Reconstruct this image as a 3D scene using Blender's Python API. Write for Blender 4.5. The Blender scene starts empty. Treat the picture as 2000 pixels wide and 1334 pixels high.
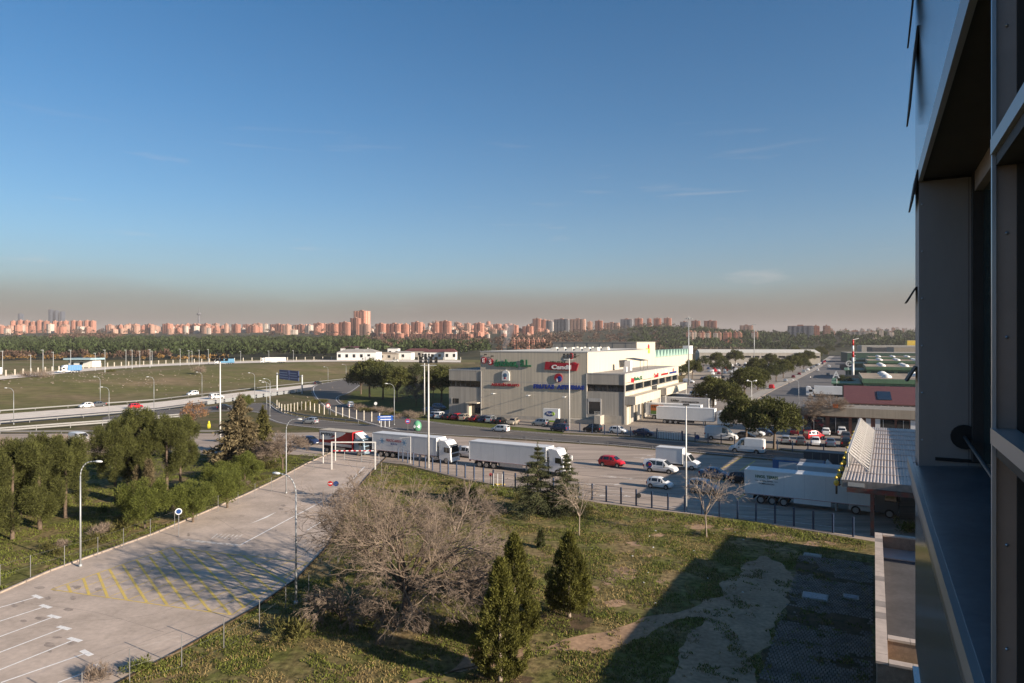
import bpy, bmesh, math, random
import numpy as np
from mathutils import Vector, Matrix
from mathutils.noise import noise as pnoise

# ------------------------------------------------------------------ camera, sky, sun, exposure
sc = bpy.context.scene
C = sc.collection
H = 19.6                      # eye height above the road, metres
F = 4/3                       # focal length / half... (24 mm lens on a 36 mm frame = 1333 px of 2000)
cam = bpy.data.objects.new('camera', bpy.data.cameras.new('camera'))
cam.data.lens = 24.0; cam.data.sensor_width = 36.0
cam.data.clip_start = 0.05; cam.data.clip_end = 20000
cam.location = (0, 0, H); cam.rotation_euler = (math.radians(90), 0, 0)
C.objects.link(cam); sc.camera = cam

SUN_AZ = math.radians(122.3)          # clockwise from +Y : the sun stands behind and to the side
SUN_EL = math.radians(17.0)
world = bpy.data.worlds.new('World'); sc.world = world; world.use_nodes = True
nt = world.node_tree; nt.nodes.clear()
wo = nt.nodes.new('ShaderNodeOutputWorld'); bg = nt.nodes.new('ShaderNodeBackground')
sky = nt.nodes.new('ShaderNodeTexSky'); sky.sky_type = 'NISHITA'; sky.sun_disc = False
sky.sun_elevation = SUN_EL; sky.sun_rotation = SUN_AZ
sky.altitude = 600; sky.air_density = 1.0; sky.dust_density = 0.6; sky.ozone_density = 2.2
def wn(t, **k):
    n = nt.nodes.new(t)
    for a, b in k.items(): setattr(n, a, b)
    return n
tc = wn('ShaderNodeTexCoord'); sep = wn('ShaderNodeSeparateXYZ')
nt.links.new(tc.outputs['Generated'], sep.inputs[0])
# thin high wisps of cirrus, everywhere in the lower sky
mp = wn('ShaderNodeMapping'); mp.inputs['Scale'].default_value = (5.0, 5.0, 46.0)
nt.links.new(tc.outputs['Generated'], mp.inputs[0])
nz = wn('ShaderNodeTexNoise'); nz.inputs['Scale'].default_value = 1.15; nz.inputs['Detail'].default_value = 7; nz.inputs['Distortion'].default_value = .5
nt.links.new(mp.outputs[0], nz.inputs['Vector'])
cr = wn('ShaderNodeValToRGB'); cr.color_ramp.elements[0].position = .63; cr.color_ramp.elements[1].position = .86
cr.color_ramp.elements[0].color = (0, 0, 0, 1); cr.color_ramp.elements[1].color = (.5, .5, .5, 1)
nt.links.new(nz.outputs['Fac'], cr.inputs[0])
el = wn('ShaderNodeValToRGB'); E = el.color_ramp.elements          # only low in the sky
E[0].position = 0.02; E[0].color = (0, 0, 0, 1); E[1].position = .34; E[1].color = (0, 0, 0, 1)
e = E.new(.10); e.color = (1, 1, 1, 1); e = E.new(.2); e.color = (.7, .7, .7, 1)
nt.links.new(sep.outputs['Z'], el.inputs[0])
mu = wn('ShaderNodeMath', operation='MULTIPLY'); nt.links.new(cr.outputs[0], mu.inputs[0]); nt.links.new(el.outputs[0], mu.inputs[1])
mx = wn('ShaderNodeMixRGB'); mx.inputs[2].default_value = (5.2, 4.9, 4.8, 1)
nt.links.new(mu.outputs[0], mx.inputs[0])
# the brown layer of town smog that lies along the whole horizon
sm = wn('ShaderNodeValToRGB'); E = sm.color_ramp.elements
E[0].position = 0.0; E[0].color = (.97, .97, .97, 1); E[1].position = .5; E[1].color = (0, 0, 0, 1)
for p, v in ((.035, .93), (.058, .80), (.078, .58), (.10, .43), (.14, .29), (.2, .17), (.3, .07)):
    e = E.new(p); e.color = (v, v, v, 1)
wv = wn('ShaderNodeTexNoise'); wv.inputs['Scale'].default_value = 2.6; wv.inputs['Detail'].default_value = 4
mpw = wn('ShaderNodeMapping'); mpw.inputs['Scale'].default_value = (1, 1, 5.0); nt.links.new(tc.outputs['Generated'], mpw.inputs[0]); nt.links.new(mpw.outputs[0], wv.inputs['Vector'])
wm = wn('ShaderNodeMath', operation='MULTIPLY_ADD'); wm.inputs[1].default_value = .045; wm.inputs[2].default_value = -.0225; nt.links.new(wv.outputs['Fac'], wm.inputs[0])
wa = wn('ShaderNodeMath', operation='ADD'); nt.links.new(sep.outputs['Z'], wa.inputs[0]); nt.links.new(wm.outputs[0], wa.inputs[1])
nt.links.new(wa.outputs[0], sm.inputs[0])
sc_col = wn('ShaderNodeValToRGB'); E = sc_col.color_ramp.elements
E[0].position = 0.0; E[0].color = (.21, .163, .14, 1); E[1].position = .15; E[1].color = (.40, .43, .45, 1)
e = E.new(.045); e.color = (.232, .183, .155, 1); e = E.new(.066); e.color = (.285, .245, .218, 1); e = E.new(.085); e.color = (.345, .33, .315, 1)
nt.links.new(sep.outputs['Z'], sc_col.inputs[0])
scl = wn('ShaderNodeVectorMath', operation='SCALE'); scl.inputs['Scale'].default_value = 6.5
nt.links.new(sc_col.outputs[0], scl.inputs[0])
hs = wn('ShaderNodeHueSaturation'); hs.inputs['Saturation'].default_value = 1.2; hs.inputs['Value'].default_value = 1.0
tint = wn('ShaderNodeMixRGB', blend_type='MULTIPLY'); tint.inputs[0].default_value = 1.0; tint.inputs[2].default_value = (.80, .93, 1.0, 1)
nt.links.new(sky.outputs[0], tint.inputs[1]); nt.links.new(tint.outputs[0], hs.inputs['Color'])
mx2 = wn('ShaderNodeMixRGB'); nt.links.new(sm.outputs[0], mx2.inputs[0]); nt.links.new(hs.outputs[0], mx2.inputs[1]); nt.links.new(scl.outputs[0], mx2.inputs[2])
nt.links.new(mx2.outputs[0], mx.inputs[1])
nt.links.new(mx.outputs[0], bg.inputs[0]); bg.inputs[1].default_value = 0.066
nt.links.new(bg.outputs[0], wo.inputs[0])

sun = bpy.data.objects.new('sun', bpy.data.lights.new('sun', 'SUN'))
sun.data.energy = 5.0; sun.data.angle = math.radians(0.53); sun.data.color = (1.0, .87, .73)
sd = Vector((math.sin(SUN_AZ)*math.cos(SUN_EL), math.cos(SUN_AZ)*math.cos(SUN_EL), math.sin(SUN_EL)))
sun.rotation_euler = sd.to_track_quat('Z', 'Y').to_euler(); C.objects.link(sun)
sc.view_settings.view_transform = 'Standard'; sc.view_settings.look = 'None'
sc.view_settings.exposure = 1.0; sc.view_settings.gamma = 1.0; sc.view_settings.use_curve_mapping = False
sc.render.engine = 'CYCLES'
sc.cycles.use_denoising = True; sc.cycles.max_bounces = 5; sc.cycles.diffuse_bounces = 2; sc.cycles.glossy_bounces = 2
sc.cycles.transmission_bounces = 2; sc.cycles.transparent_max_bounces = 6; sc.cycles.volume_bounces = 0
sc.cycles.caustics_reflective = False; sc.cycles.caustics_refractive = False

# ------------------------------------------------------------------ helpers
FP = 4000/3                                    # focal length in photo pixels
def P(u, v, z=0.0):                            # a point of the photograph on the level z, in metres
    Y = FP*(H-z)/(v-667.0)
    return Vector(((u-1000)/FP*Y, Y, z))
def PD(u, Y, z=0.0): return Vector(((u-1000)/FP*Y, Y, z))
def S(t): t = min(1.0, max(0.0, t)); return t*t*(3-2*t)
rnd = random.Random(7)
MATS = {}
def node(t, n, **k):
    x = t.nodes.new(n)
    for a, b in k.items(): setattr(x, a, b)
    return x
def mat(name, col, rough=.6, metal=0.0, var=.12, scale=1.5, bump=0.0, bscale=40, col2=None, lo=.35, hi=.65, stretch=(1, 1, 1), rot=0.0,
        coords='pos', trans=0.0, island=0.0, spec=.5, alpha=1.0, emit=None, fine=0.0):
    m = bpy.data.materials.new(name); m.use_nodes = True; t = m.node_tree; b = t.nodes['Principled BSDF']
    b.inputs['Roughness'].default_value = rough; b.inputs['Metallic'].default_value = metal
    b.inputs['Specular IOR Level'].default_value = spec
    c = tuple(col)+(1,)
    if coords == 'pos': g = node(t, 'ShaderNodeNewGeometry'); vec = g.outputs['Position']
    else: g = node(t, 'ShaderNodeTexCoord'); vec = g.outputs['Object']
    mpn = node(t, 'ShaderNodeMapping'); mpn.inputs['Scale'].default_value = stretch; mpn.inputs['Rotation'].default_value = (0, 0, rot)
    t.links.new(vec, mpn.inputs[0])
    out = None
    if var or col2:
        n = node(t, 'ShaderNodeTexNoise'); n.inputs['Scale'].default_value = scale; n.inputs['Detail'].default_value = 8; n.inputs['Roughness'].default_value = .62
        t.links.new(mpn.outputs[0], n.inputs['Vector'])
        r = node(t, 'ShaderNodeMapRange'); r.inputs['From Min'].default_value = lo; r.inputs['From Max'].default_value = hi
        t.links.new(n.outputs['Fac'], r.inputs['Value'])
        mm = node(t, 'ShaderNodeMixRGB')
        if col2: mm.inputs[1].default_value = c; mm.inputs[2].default_value = tuple(col2)+(1,)
        else:
            mm.inputs[1].default_value = tuple(x*(1-var) for x in col)+(1,); mm.inputs[2].default_value = tuple(min(1, x*(1+var)) for x in col)+(1,)
        t.links.new(r.outputs[0], mm.inputs[0]); out = mm.outputs[0]
    if fine:
        n2 = node(t, 'ShaderNodeTexNoise'); n2.inputs['Scale'].default_value = scale*9; n2.inputs['Detail'].default_value = 6
        t.links.new(mpn.outputs[0], n2.inputs['Vector'])
        r2 = node(t, 'ShaderNodeMapRange'); r2.inputs['From Min'].default_value = .3; r2.inputs['From Max'].default_value = .7
        r2.inputs['To Min'].default_value = 1-fine; r2.inputs['To Max'].default_value = 1+fine
        t.links.new(n2.outputs['Fac'], r2.inputs['Value'])
        sv = node(t, 'ShaderNodeVectorMath', operation='SCALE')
        if out: t.links.new(out, sv.inputs[0])
        else: sv.inputs[0].default_value = col
        t.links.new(r2.outputs[0], sv.inputs['Scale']); out = sv.outputs[0]
    if island:
        gi = node(t, 'ShaderNodeNewGeometry'); ri = node(t, 'ShaderNodeMapRange')
        ri.inputs['To Min'].default_value = 1-island; ri.inputs['To Max'].default_value = 1+island
        t.links.new(gi.outputs['Random Per Island'], ri.inputs['Value'])
        sv = node(t, 'ShaderNodeVectorMath', operation='SCALE')
        if out: t.links.new(out, sv.inputs[0])
        else: sv.inputs[0].default_value = col
        t.links.new(ri.outputs[0], sv.inputs['Scale']); out = sv.outputs[0]
    if out: t.links.new(out, b.inputs['Base Color'])
    else: b.inputs['Base Color'].default_value = c
    if bump:
        nb = node(t, 'ShaderNodeTexNoise'); nb.inputs['Scale'].default_value = bscale; nb.inputs['Detail'].default_value = 5
        t.links.new(mpn.outputs[0], nb.inputs['Vector'])
        bp = node(t, 'ShaderNodeBump'); bp.inputs['Strength'].default_value = bump; bp.inputs['Distance'].default_value = .05
        t.links.new(nb.outputs['Fac'], bp.inputs['Height']); t.links.new(bp.outputs[0], b.inputs['Normal'])
    if trans:
        tr = node(t, 'ShaderNodeBsdfTranslucent'); ms = node(t, 'ShaderNodeMixShader'); ms.inputs[0].default_value = trans
        if out: t.links.new(out, tr.inputs[0])
        else: tr.inputs[0].default_value = c
        o = t.nodes['Material Output']
        t.links.new(b.outputs[0], ms.inputs[1]); t.links.new(tr.outputs[0], ms.inputs[2]); t.links.new(ms.outputs[0], o.inputs[0])
    if emit:
        b.inputs['Emission Color'].default_value = tuple(emit[:3])+(1,); b.inputs['Emission Strength'].default_value = emit[3]
    if alpha < 1: b.inputs['Alpha'].default_value = alpha
    MATS[name] = m
    return m
def M(x): return MATS[x] if isinstance(x, str) else x

class MB:
    "collects shapes; build() links them as ONE mesh object"
    def __init__(s): s.v = []; s.f = []; s.m = []; s.cur = 0
    def quad(s, a, b, c, d): n = len(s.v); s.v += [tuple(a), tuple(b), tuple(c), tuple(d)]; s.f.append((n, n+1, n+2, n+3)); s.m.append(s.cur); return s
    def poly(s, pts): n = len(s.v); s.v += [tuple(p) for p in pts]; s.f.append(tuple(range(n, n+len(pts)))); s.m.append(s.cur); return s
    def box(s, x0, x1, y0, y1, z0, z1):
        n = len(s.v); s.v += [(x0, y0, z0), (x1, y0, z0), (x1, y1, z0), (x0, y1, z0), (x0, y0, z1), (x1, y0, z1), (x1, y1, z1), (x0, y1, z1)]
        for f in ((0, 3, 2, 1), (4, 5, 6, 7), (0, 1, 5, 4), (1, 2, 6, 5), (2, 3, 7, 6), (3, 0, 4, 7)): s.f.append(tuple(n+i for i in f)); s.m.append(s.cur)
        return s
    def hexa(s, pts):       # 8 points: bottom ring, top ring
        n = len(s.v); s.v += [tuple(p) for p in pts]
        for f in ((0, 3, 2, 1), (4, 5, 6, 7), (0, 1, 5, 4), (1, 2, 6, 5), (2, 3, 7, 6), (3, 0, 4, 7)): s.f.append(tuple(n+i for i in f)); s.m.append(s.cur)
        return s
    def prism(s, poly, z0, z1):
        n = len(s.v); k = len(poly); s.v += [(p[0], p[1], z0) for p in poly]+[(p[0], p[1], z1) for p in poly]
        s.f.append(tuple(n+i for i in reversed(range(k)))); s.f.append(tuple(n+k+i for i in range(k))); s.m += [s.cur]*2
        for i in range(k): j = (i+1) % k; s.f.append((n+i, n+j, n+k+j, n+k+i)); s.m.append(s.cur)
        return s
    def yprism(s, poly, y0, y1):   # polygon in x,z extruded along y
        n = len(s.v); k = len(poly); s.v += [(p[0], y0, p[1]) for p in poly]+[(p[0], y1, p[1]) for p in poly]
        s.f.append(tuple(n+i for i in range(k))); s.f.append(tuple(n+k+i for i in reversed(range(k)))); s.m += [s.cur]*2
        for i in range(k): j = (i+1) % k; s.f.append((n+i, n+k+i, n+k+j, n+j)); s.m.append(s.cur)
        return s
    def tube(s, p0, p1, r0, r1=None, n=6, caps=True):
        r1 = r0 if r1 is None else r1; p0 = Vector(p0); p1 = Vector(p1); d = (p1-p0).normalized()
        a = d.orthogonal().normalized(); b = d.cross(a); k = len(s.v)
        for p, r in ((p0, r0), (p1, r1)):
            for i in range(n): t = 2*math.pi*i/n; s.v.append(tuple(p+a*(r*math.cos(t))+b*(r*math.sin(t))))
        for i in range(n): j = (i+1) % n; s.f.append((k+i, k+j, k+n+j, k+n+i)); s.m.append(s.cur)
        if caps: s.f.append(tuple(k+i for i in reversed(range(n)))); s.f.append(tuple(k+n+i for i in range(n))); s.m += [s.cur]*2
        return s
    def path(s, pts, r, n=6):
        for a, b in zip(pts, pts[1:]): s.tube(a, b, r, r, n)
        return s
    def ball(s, c, rx, ry, rz, nu=8, nv=5):
        k = len(s.v)
        for j in range(nv+1):
            th = math.pi*j/nv
            for i in range(nu): ph = 2*math.pi*i/nu; s.v.append((c[0]+rx*math.sin(th)*math.cos(ph), c[1]+ry*math.sin(th)*math.sin(ph), c[2]+rz*math.cos(th)))
        for j in range(nv):
            for i in range(nu): i2 = (i+1) % nu; s.f.append((k+j*nu+i, k+(j+1)*nu+i, k+(j+1)*nu+i2, k+j*nu+i2)); s.m.append(s.cur)
        return s
    def mesh(s, name, mats, smooth=False):
        me = bpy.data.meshes.new(name); me.from_pydata(s.v, [], s.f)
        for m in (mats if isinstance(mats, (list, tuple)) else [mats]): me.materials.append(M(m) if m else None)
        if any(s.m): me.polygons.foreach_set('material_index', s.m)
        if smooth: me.polygons.foreach_set('use_smooth', [True]*len(me.polygons))
        me.update(); return me
    def build(s, name, mats, parent=None, smooth=False): return link(name, s.mesh(name, mats, smooth), parent)

def link(name, me, parent=None):
    o = bpy.data.objects.new(name, me); C.objects.link(o)
    if parent: o.parent = parent
    return o
def tag(o, label=None, cat=None, group=None, kind=None):
    if label: o['label'] = label
    if cat: o['category'] = cat
    if group: o['group'] = group
    if kind: o['kind'] = kind
    return o
def thing(name, label, cat, loc=(0, 0, 0), rz=0.0, group=None, scale=1.0):
    o = bpy.data.objects.new(name, None); C.objects.link(o); o.location = loc; o.rotation_euler = (0, 0, rz); o.scale = (scale,)*3
    o.empty_display_size = .3
    return tag(o, label, cat, group)
def copy_tree(o, parent=None):
    c = o.copy(); C.objects.link(c)
    if parent: c.parent = parent
    for ch in o.children: copy_tree(ch, c)
    return c
def ang(d): return math.atan2(d[1], d[0])
def struct(name, mb, m): return tag(mb.build(name, m), kind='structure')
def text(name, body, m, size, parent, loc, rot, extrude=.05, align='LEFT', shear=0.0, sx=1.0, offset=0.0, space=1.0):
    cu = bpy.data.curves.new(name, 'FONT'); cu.body = body; cu.size = size; cu.extrude = extrude; cu.align_x = align; cu.shear = shear; cu.offset = offset
    cu.space_character = space; cu.resolution_u = 3
    tmp = bpy.data.objects.new('tmp_text', cu); C.objects.link(tmp); bpy.context.view_layer.update()
    me = bpy.data.meshes.new_from_object(tmp.evaluated_get(bpy.context.evaluated_depsgraph_get())); bpy.data.objects.remove(tmp); bpy.data.curves.remove(cu)
    me.materials.clear(); me.materials.append(M(m)); me.name = name
    o = link(name, me, parent); o.location = loc; o.rotation_euler = rot; o.scale = (sx, 1, 1)
    return o
def np_mesh(name, V, T, m, mi=None):
    V = np.asarray(V, dtype=np.float32); T = np.asarray(T, dtype=np.int32); me = bpy.data.meshes.new(name)
    me.vertices.add(len(V)); me.vertices.foreach_set('co', V.ravel())
    me.loops.add(T.size); me.loops.foreach_set('vertex_index', T.ravel())
    k = T.shape[1]; me.polygons.add(len(T)); me.polygons.foreach_set('loop_start', np.arange(0, T.size, k, dtype=np.int32))
    for x in (m if isinstance(m, (list, tuple)) else [m]): me.materials.append(M(x))
    if mi is not None: me.polygons.foreach_set('material_index', np.asarray(mi, dtype=np.int32))
    me.update(calc_edges=True); return me

# ------------------------------------------------------------------ materials
GRASS = (.062, .072, .020)
mat('asphalt_pale', (.56, .445, .355), .9, scale=.3, fine=.09, bump=.15, bscale=30, col2=(.41, .325, .255), lo=.38, hi=.66)
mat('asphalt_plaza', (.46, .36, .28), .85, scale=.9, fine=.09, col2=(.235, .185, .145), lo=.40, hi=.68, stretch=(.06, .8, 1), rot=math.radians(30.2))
mat('asphalt_dark', (.092, .078, .066), .85, scale=.8, fine=.08, col2=(.145, .122, .102), stretch=(.08, .7, 1), rot=math.radians(29))
mat('asphalt_motor', (.050, .050, .054), .85, var=.15, scale=.3, fine=.08)
mat('asphalt_street', (.155, .138, .124), .85, var=.15, scale=.2, fine=.1, col2=(.11, .1, .092))
mat('concrete_pale', (.74, .64, .53), .9, var=.12, scale=.4, fine=.05)
mat('concrete', (.36, .32, .27), .9, var=.15, scale=1.2, fine=.06)
mat('concrete_post', (.55, .49, .40), .9, var=.12, scale=2)
mat('kerb', (.36, .29, .23), .9, var=.2, scale=2)
mat('yard', (.285, .24, .195), .9, var=.15, scale=.25, fine=.06, col2=(.22, .185, .155))
mat('white_paint', (.86, .82, .76), .7, var=.15, scale=6)
mat('white_paint_worn', (.74, .68, .60), .8, scale=2.5, col2=(.42, .34, .27), lo=.42, hi=.62)
mat('yellow_paint', (.70, .50, .10), .8, scale=2.2, col2=(.56, .42, .2), lo=.45, hi=.68)
mat('lawn', (.115, .115, .032), 1.0, scale=.22, fine=.55, col2=(.23, .165, .08), lo=.40, hi=.62, bump=.8, bscale=5, spec=.1)
mat('dirt', (.44, .285, .175), 1.0, scale=.35, fine=.22, col2=(.29, .19, .118), spec=.1)
mat('soil_dark', (.14, .092, .055), 1.0, scale=.9, fine=.3, col2=(.06, .05, .026), spec=.1)
mat('field', (.135, .125, .045), 1.0, scale=.028, fine=.22, col2=(.22, .16, .09), lo=.44, hi=.66, spec=.1, stretch=(1, 1.0, 1))
mat('hill_land', (.075, .068, .042), 1.0, scale=.006, fine=.35, col2=(.05, .055, .03), spec=.1)
mat('verge', (.092, .086, .032), 1.0, scale=.16, fine=.25, col2=(.16, .12, .068), lo=.42, hi=.66, spec=.1)
mat('park_grass', (.115, .125, .028), 1.0, scale=.18, fine=.22, col2=(.075, .085, .026), spec=.1)
mat('blade_green', (.135, .15, .03), .9, var=.3, scale=.5, island=.45, trans=.25, spec=.2)
mat('blade_dry', (.27, .20, .085), .9, var=.3, scale=.5, island=.35, trans=.2, spec=.2)
mat('galv', (.21, .205, .20), .55, .3, var=.1, scale=5)
mat('pole_white', (.62, .60, .56), .5, 0.1, var=.1, scale=3)
mat('pole_grey', (.36, .37, .37), .5, .3, var=.1, scale=3)
mat('lamp_glass', (.75, .75, .72), .25, var=0)
mat('blue_paint', (.020, .040, .085), .5, var=.2, scale=4)
mat('sign_blue', (.012, .085, .36), .45, var=.06, scale=3)
mat('sign_blue_dark', (.010, .045, .17), .45, var=.1, scale=1)
mat('sign_white', (.72, .72, .70), .45, var=.05, scale=3)
mat('sign_red', (.50, .018, .020), .45, var=.06, scale=3)
mat('black', (.012, .012, .013), .5, var=.1, scale=4)
mat('rubber', (.016, .016, .017), .85, var=.15, scale=8)
mat('rim', (.42, .42, .42), .3, .8, var=.1, scale=12)
mat('glass_dark', (.012, .016, .020), .06, var=0, spec=.9)
mat('glass_green', (.02, .045, .05), .06, var=0, spec=.9)
mat('lamp_red', (.38, .012, .012), .25, var=0)
mat('lamp_clear', (.75, .76, .78), .12, .2, var=0)
mat('chassis', (.020, .020, .021), .7, var=.2, scale=5)
def paint(n, c, r=.28, metal=.0): return mat(n, c, r, metal, var=.05, scale=1.4, coords='obj', spec=.6)
paint('paint_white', (.74, .73, .71)); paint('paint_red', (.46, .012, .022)); paint('paint_black', (.012, .013, .016)); paint('paint_navy', (.018, .03, .075))
paint('paint_silver', (.42, .44, .46), .3, .55); paint('paint_bluegrey', (.16, .21, .28), .28, .5); paint('paint_grey', (.11, .115, .12), .3, .4)
paint('paint_darkred', (.11, .010, .016)); paint('paint_beige', (.42, .36, .28), .3, .3); paint('paint_blue', (.02, .085, .26)); paint('paint_green', (.03, .09, .06))
mat('box_white', (.70, .69, .67), .45, var=.06, scale=.5, coords='obj', fine=.02, stretch=(1.0, 1, .4))
mat('box_grey', (.50, .50, .50), .5, var=.08, scale=.6, coords='obj')
mat('alu', (.50, .50, .49), .4, .6, var=.1, scale=3, coords='obj')
mat('wood_bark', (.125, .088, .060), .95, var=.3, scale=5, bump=.5, bscale=20)
mat('bark_pale', (.26, .205, .155), .95, var=.25, scale=6)
mat('twig', (.215, .162, .12), .95, var=.3, scale=1.2, island=.25)
mat('twig_grey', (.32, .25, .19), .95, var=.25, scale=2, island=.25)
mat('leaf_pine', (.082, .086, .022), .8, var=.25, scale=.6, island=.5, trans=.22, spec=.25)
mat('leaf_dark', (.052, .060, .018), .8, var=.25, scale=.6, island=.5, trans=.2, spec=.25)
mat('leaf_thuja', (.118, .115, .024), .8, var=.3, scale=.8, island=.5, trans=.25, spec=.25)
mat('leaf_bright', (.115, .130, .026), .8, var=.25, scale=.8, island=.5, trans=.25, spec=.25)
mat('leaf_dull', (.150, .118, .062), .9, var=.3, scale=.7, island=.5, trans=.2, spec=.2)
mat('leaf_cedar', (.082, .088, .038), .85, var=.25, scale=.7, island=.5, trans=.2, spec=.25)
mat('leaf_brown', (.30, .165, .085), .9, var=.3, scale=.7, island=.4, trans=.3, spec=.2)
mat('leaf_olive', (.10, .092, .028), .9, var=.3, scale=.7, island=.5, trans=.2, spec=.2)
mat('forest_leaf', (.050, .066, .026), 1.0, var=.35, scale=.03, island=.55, trans=.15, spec=.1)
mat('forest_hill', (.115, .092, .064), 1.0, var=.3, scale=.03, island=.5, trans=.15, spec=.1)
mat('forest_brown', (.12, .078, .056), 1.0, var=.3, scale=.03, island=.5, trans=.15, spec=.1)
mat('forest_gold', (.26, .155, .055), 1.0, var=.3, scale=.05, island=.5, trans=.15, spec=.1)
def brick_city(name, wall, win, rough=.9):
    m = bpy.data.materials.new(name); m.use_nodes = True; t = m.node_tree; b = t.nodes['Principled BSDF']; b.inputs['Roughness'].default_value = rough
    tcn = node(t, 'ShaderNodeTexCoord'); sp = node(t, 'ShaderNodeSeparateXYZ'); t.links.new(tcn.outputs['Object'], sp.inputs[0])
    ad = node(t, 'ShaderNodeMath', operation='ADD'); t.links.new(sp.outputs['X'], ad.inputs[0]); t.links.new(sp.outputs['Y'], ad.inputs[1])
    cb = node(t, 'ShaderNodeCombineXYZ'); t.links.new(ad.outputs[0], cb.inputs[0]); t.links.new(sp.outputs['Z'], cb.inputs[1])
    br = node(t, 'ShaderNodeTexBrick'); br.offset = 0; br.inputs['Scale'].default_value = 1; br.inputs['Brick Width'].default_value = 4.6; br.inputs['Row Height'].default_value = 3.1
    br.inputs['Mortar Size'].default_value = .92; br.inputs['Mortar Smooth'].default_value = .1
    br.inputs['Color1'].default_value = tuple(win)+(1,); br.inputs['Color2'].default_value = tuple(min(1, x*2.2) for x in win)+(1,); br.inputs['Mortar'].default_value = tuple(wall)+(1,)
    t.links.new(cb.outputs[0], br.inputs['Vector'])
    oi = node(t, 'ShaderNodeObjectInfo'); mr = node(t, 'ShaderNodeMapRange'); mr.inputs['To Min'].default_value = .8; mr.inputs['To Max'].default_value = 1.2
    t.links.new(oi.outputs['Random'], mr.inputs['Value']); sv = node(t, 'ShaderNodeVectorMath', operation='SCALE')
    t.links.new(br.outputs['Color'], sv.inputs[0]); t.links.new(mr.outputs[0], sv.inputs['Scale']); t.links.new(sv.outputs[0], b.inputs['Base Color'])
    MATS[name] = m
brick_city('city_brick', (.40, .180, .120), (.08, .05, .045)); brick_city('city_pink', (.42, .245, .175), (.10, .08, .07)); brick_city('city_white', (.50, .42, .35), (.13, .115, .105))
brick_city('city_tower', (.50, .25, .17), (.25, .13, .10)); brick_city('city_blue', (.15, .15, .16), (.08, .085, .095)); brick_city('city_glass', (.055, .065, .085), (.04, .05, .065))  # city_blue: shade put into the wall colour of the shaded blocks
mat('city_roof', (.33, .18, .13), .9, var=.2, scale=.02)

# ------------------------------------------------------------------ the land
ML0 = P(0, 808); ML1 = Vector((-88, 326, 0))                       # far edge of the motorway
mdir = (ML1-ML0).normalized(); mnor = Vector((-mdir.y, mdir.x, 0))
PROF = [(0, 4.6), (600, 4.6), (1000, 11), (1500, 26), (2000, 44), (2500, 56), (3200, 66), (4500, 76), (9000, 90)]
def prof(Y):
    for (a, za), (b, zb) in zip(PROF, PROF[1:]):
        if Y <= b: t = (Y-a)/(b-a); return za+(zb-za)*t
    return PROF[-1][1]
def land(X, Y):
    a = X/max(Y, 1.0); d = (X-ML0.x)*mnor.x+(Y-ML0.y)*mnor.y
    z1 = 4.6*S((d-6)/95)
    z2 = 4.6*S((Y-385)/110)*(1-S((a+.03)/.05))
    near = max(z1, z2) if Y > 120 else 0.0
    left = prof(Y)
    far = left if Y > 600 else 4.6
    w = S((Y-520)/200)
    k = 1-S((a-.02)/.22)*(1-S((Y-900)/700))
    z = near*(1-w)+far*w*k
    if Y > 1200:
        ax = a*FP+1000
        z += (20*math.exp(-((ax-1300)/130)**2)+7*math.exp(-((ax-880)/110)**2))*S((Y-1300)/700) - 6*math.exp(-((ax-1560)/160)**2)*S((Y-1500)/700)
        z += 5*pnoise(Vector((X/420, Y/420, 0)))*S((Y-1200)/800)
    return z
def terrain():
    rows = [-60, 0, 20, 40, 60, 80, 100, 120, 140, 160, 180, 200]+list(range(206, 560, 7))+list(range(560, 1000, 24))+list(range(1000, 2400, 60))+list(range(2400, 7600, 300))
    rows = [float(r) for r in rows]; V = []; nc = 150
    for Y in rows:
        w = max(260, abs(Y)*1.35)
        for i in range(nc+1):
            X = w*(2*i/nc-1); V.append((X, Y, land(X, Y) if Y > 100 else 0.0))
    T = []; mi = []
    for j in range(len(rows)-1):
        for i in range(nc):
            a = j*(nc+1)+i; T.append((a, a+1, a+nc+2, a+nc+1))
            x = (V[a][0]+V[a+1][0])/2; y = (rows[j]+rows[j+1])/2; d = (x-ML0.x)*mnor.x+(y-ML0.y)*mnor.y
            mi.append(2 if y > 560 else (1 if d > -4 and y > 110 else (0 if y < 104 else 3)))
    return np_mesh('ground', V, T, ['lawn', 'field', 'hill_land', 'verge'], mi)
tag(link('ground', terrain()), kind='structure')

def sheet(name, pts, m, z=.02, kind='structure'):
    mb = MB(); mb.poly([(p[0], p[1], z) for p in pts]); o = mb.build(name, m); return tag(o, kind=kind)
def pxs(lst, z=0.0): return [P(u, v, z) for u, v in lst]
def ribbon(name, A, B, m, z=.02, n=6, zabs=None):
    "a road surface between two edge lines (world points), resampled"
    def rs(L):
        d = [0]
        for a, b in zip(L, L[1:]): d.append(d[-1]+(Vector(b[:2])-Vector(a[:2])).length)
        out = []; K = n*len(L)
        for i in range(K+1):
            t = d[-1]*i/K; j = 0
            while j < len(d)-2 and d[j+1] < t: j += 1
            f = (t-d[j])/max(1e-6, d[j+1]-d[j]); out.append((L[j][0]*(1-f)+L[j+1][0]*f, L[j][1]*(1-f)+L[j+1][1]*f))
        return out
    A = rs(A); B = rs(B); n2 = min(len(A), len(B)); mb = MB()
    for i in range(n2-1):
        g = (lambda p: (p[0], p[1], z if zabs is None else zabs))
        mb.quad(g(A[i]), g(B[i]), g(B[i+1]), g(A[i+1]))
    return tag(mb.build(name, m), kind='structure')
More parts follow.
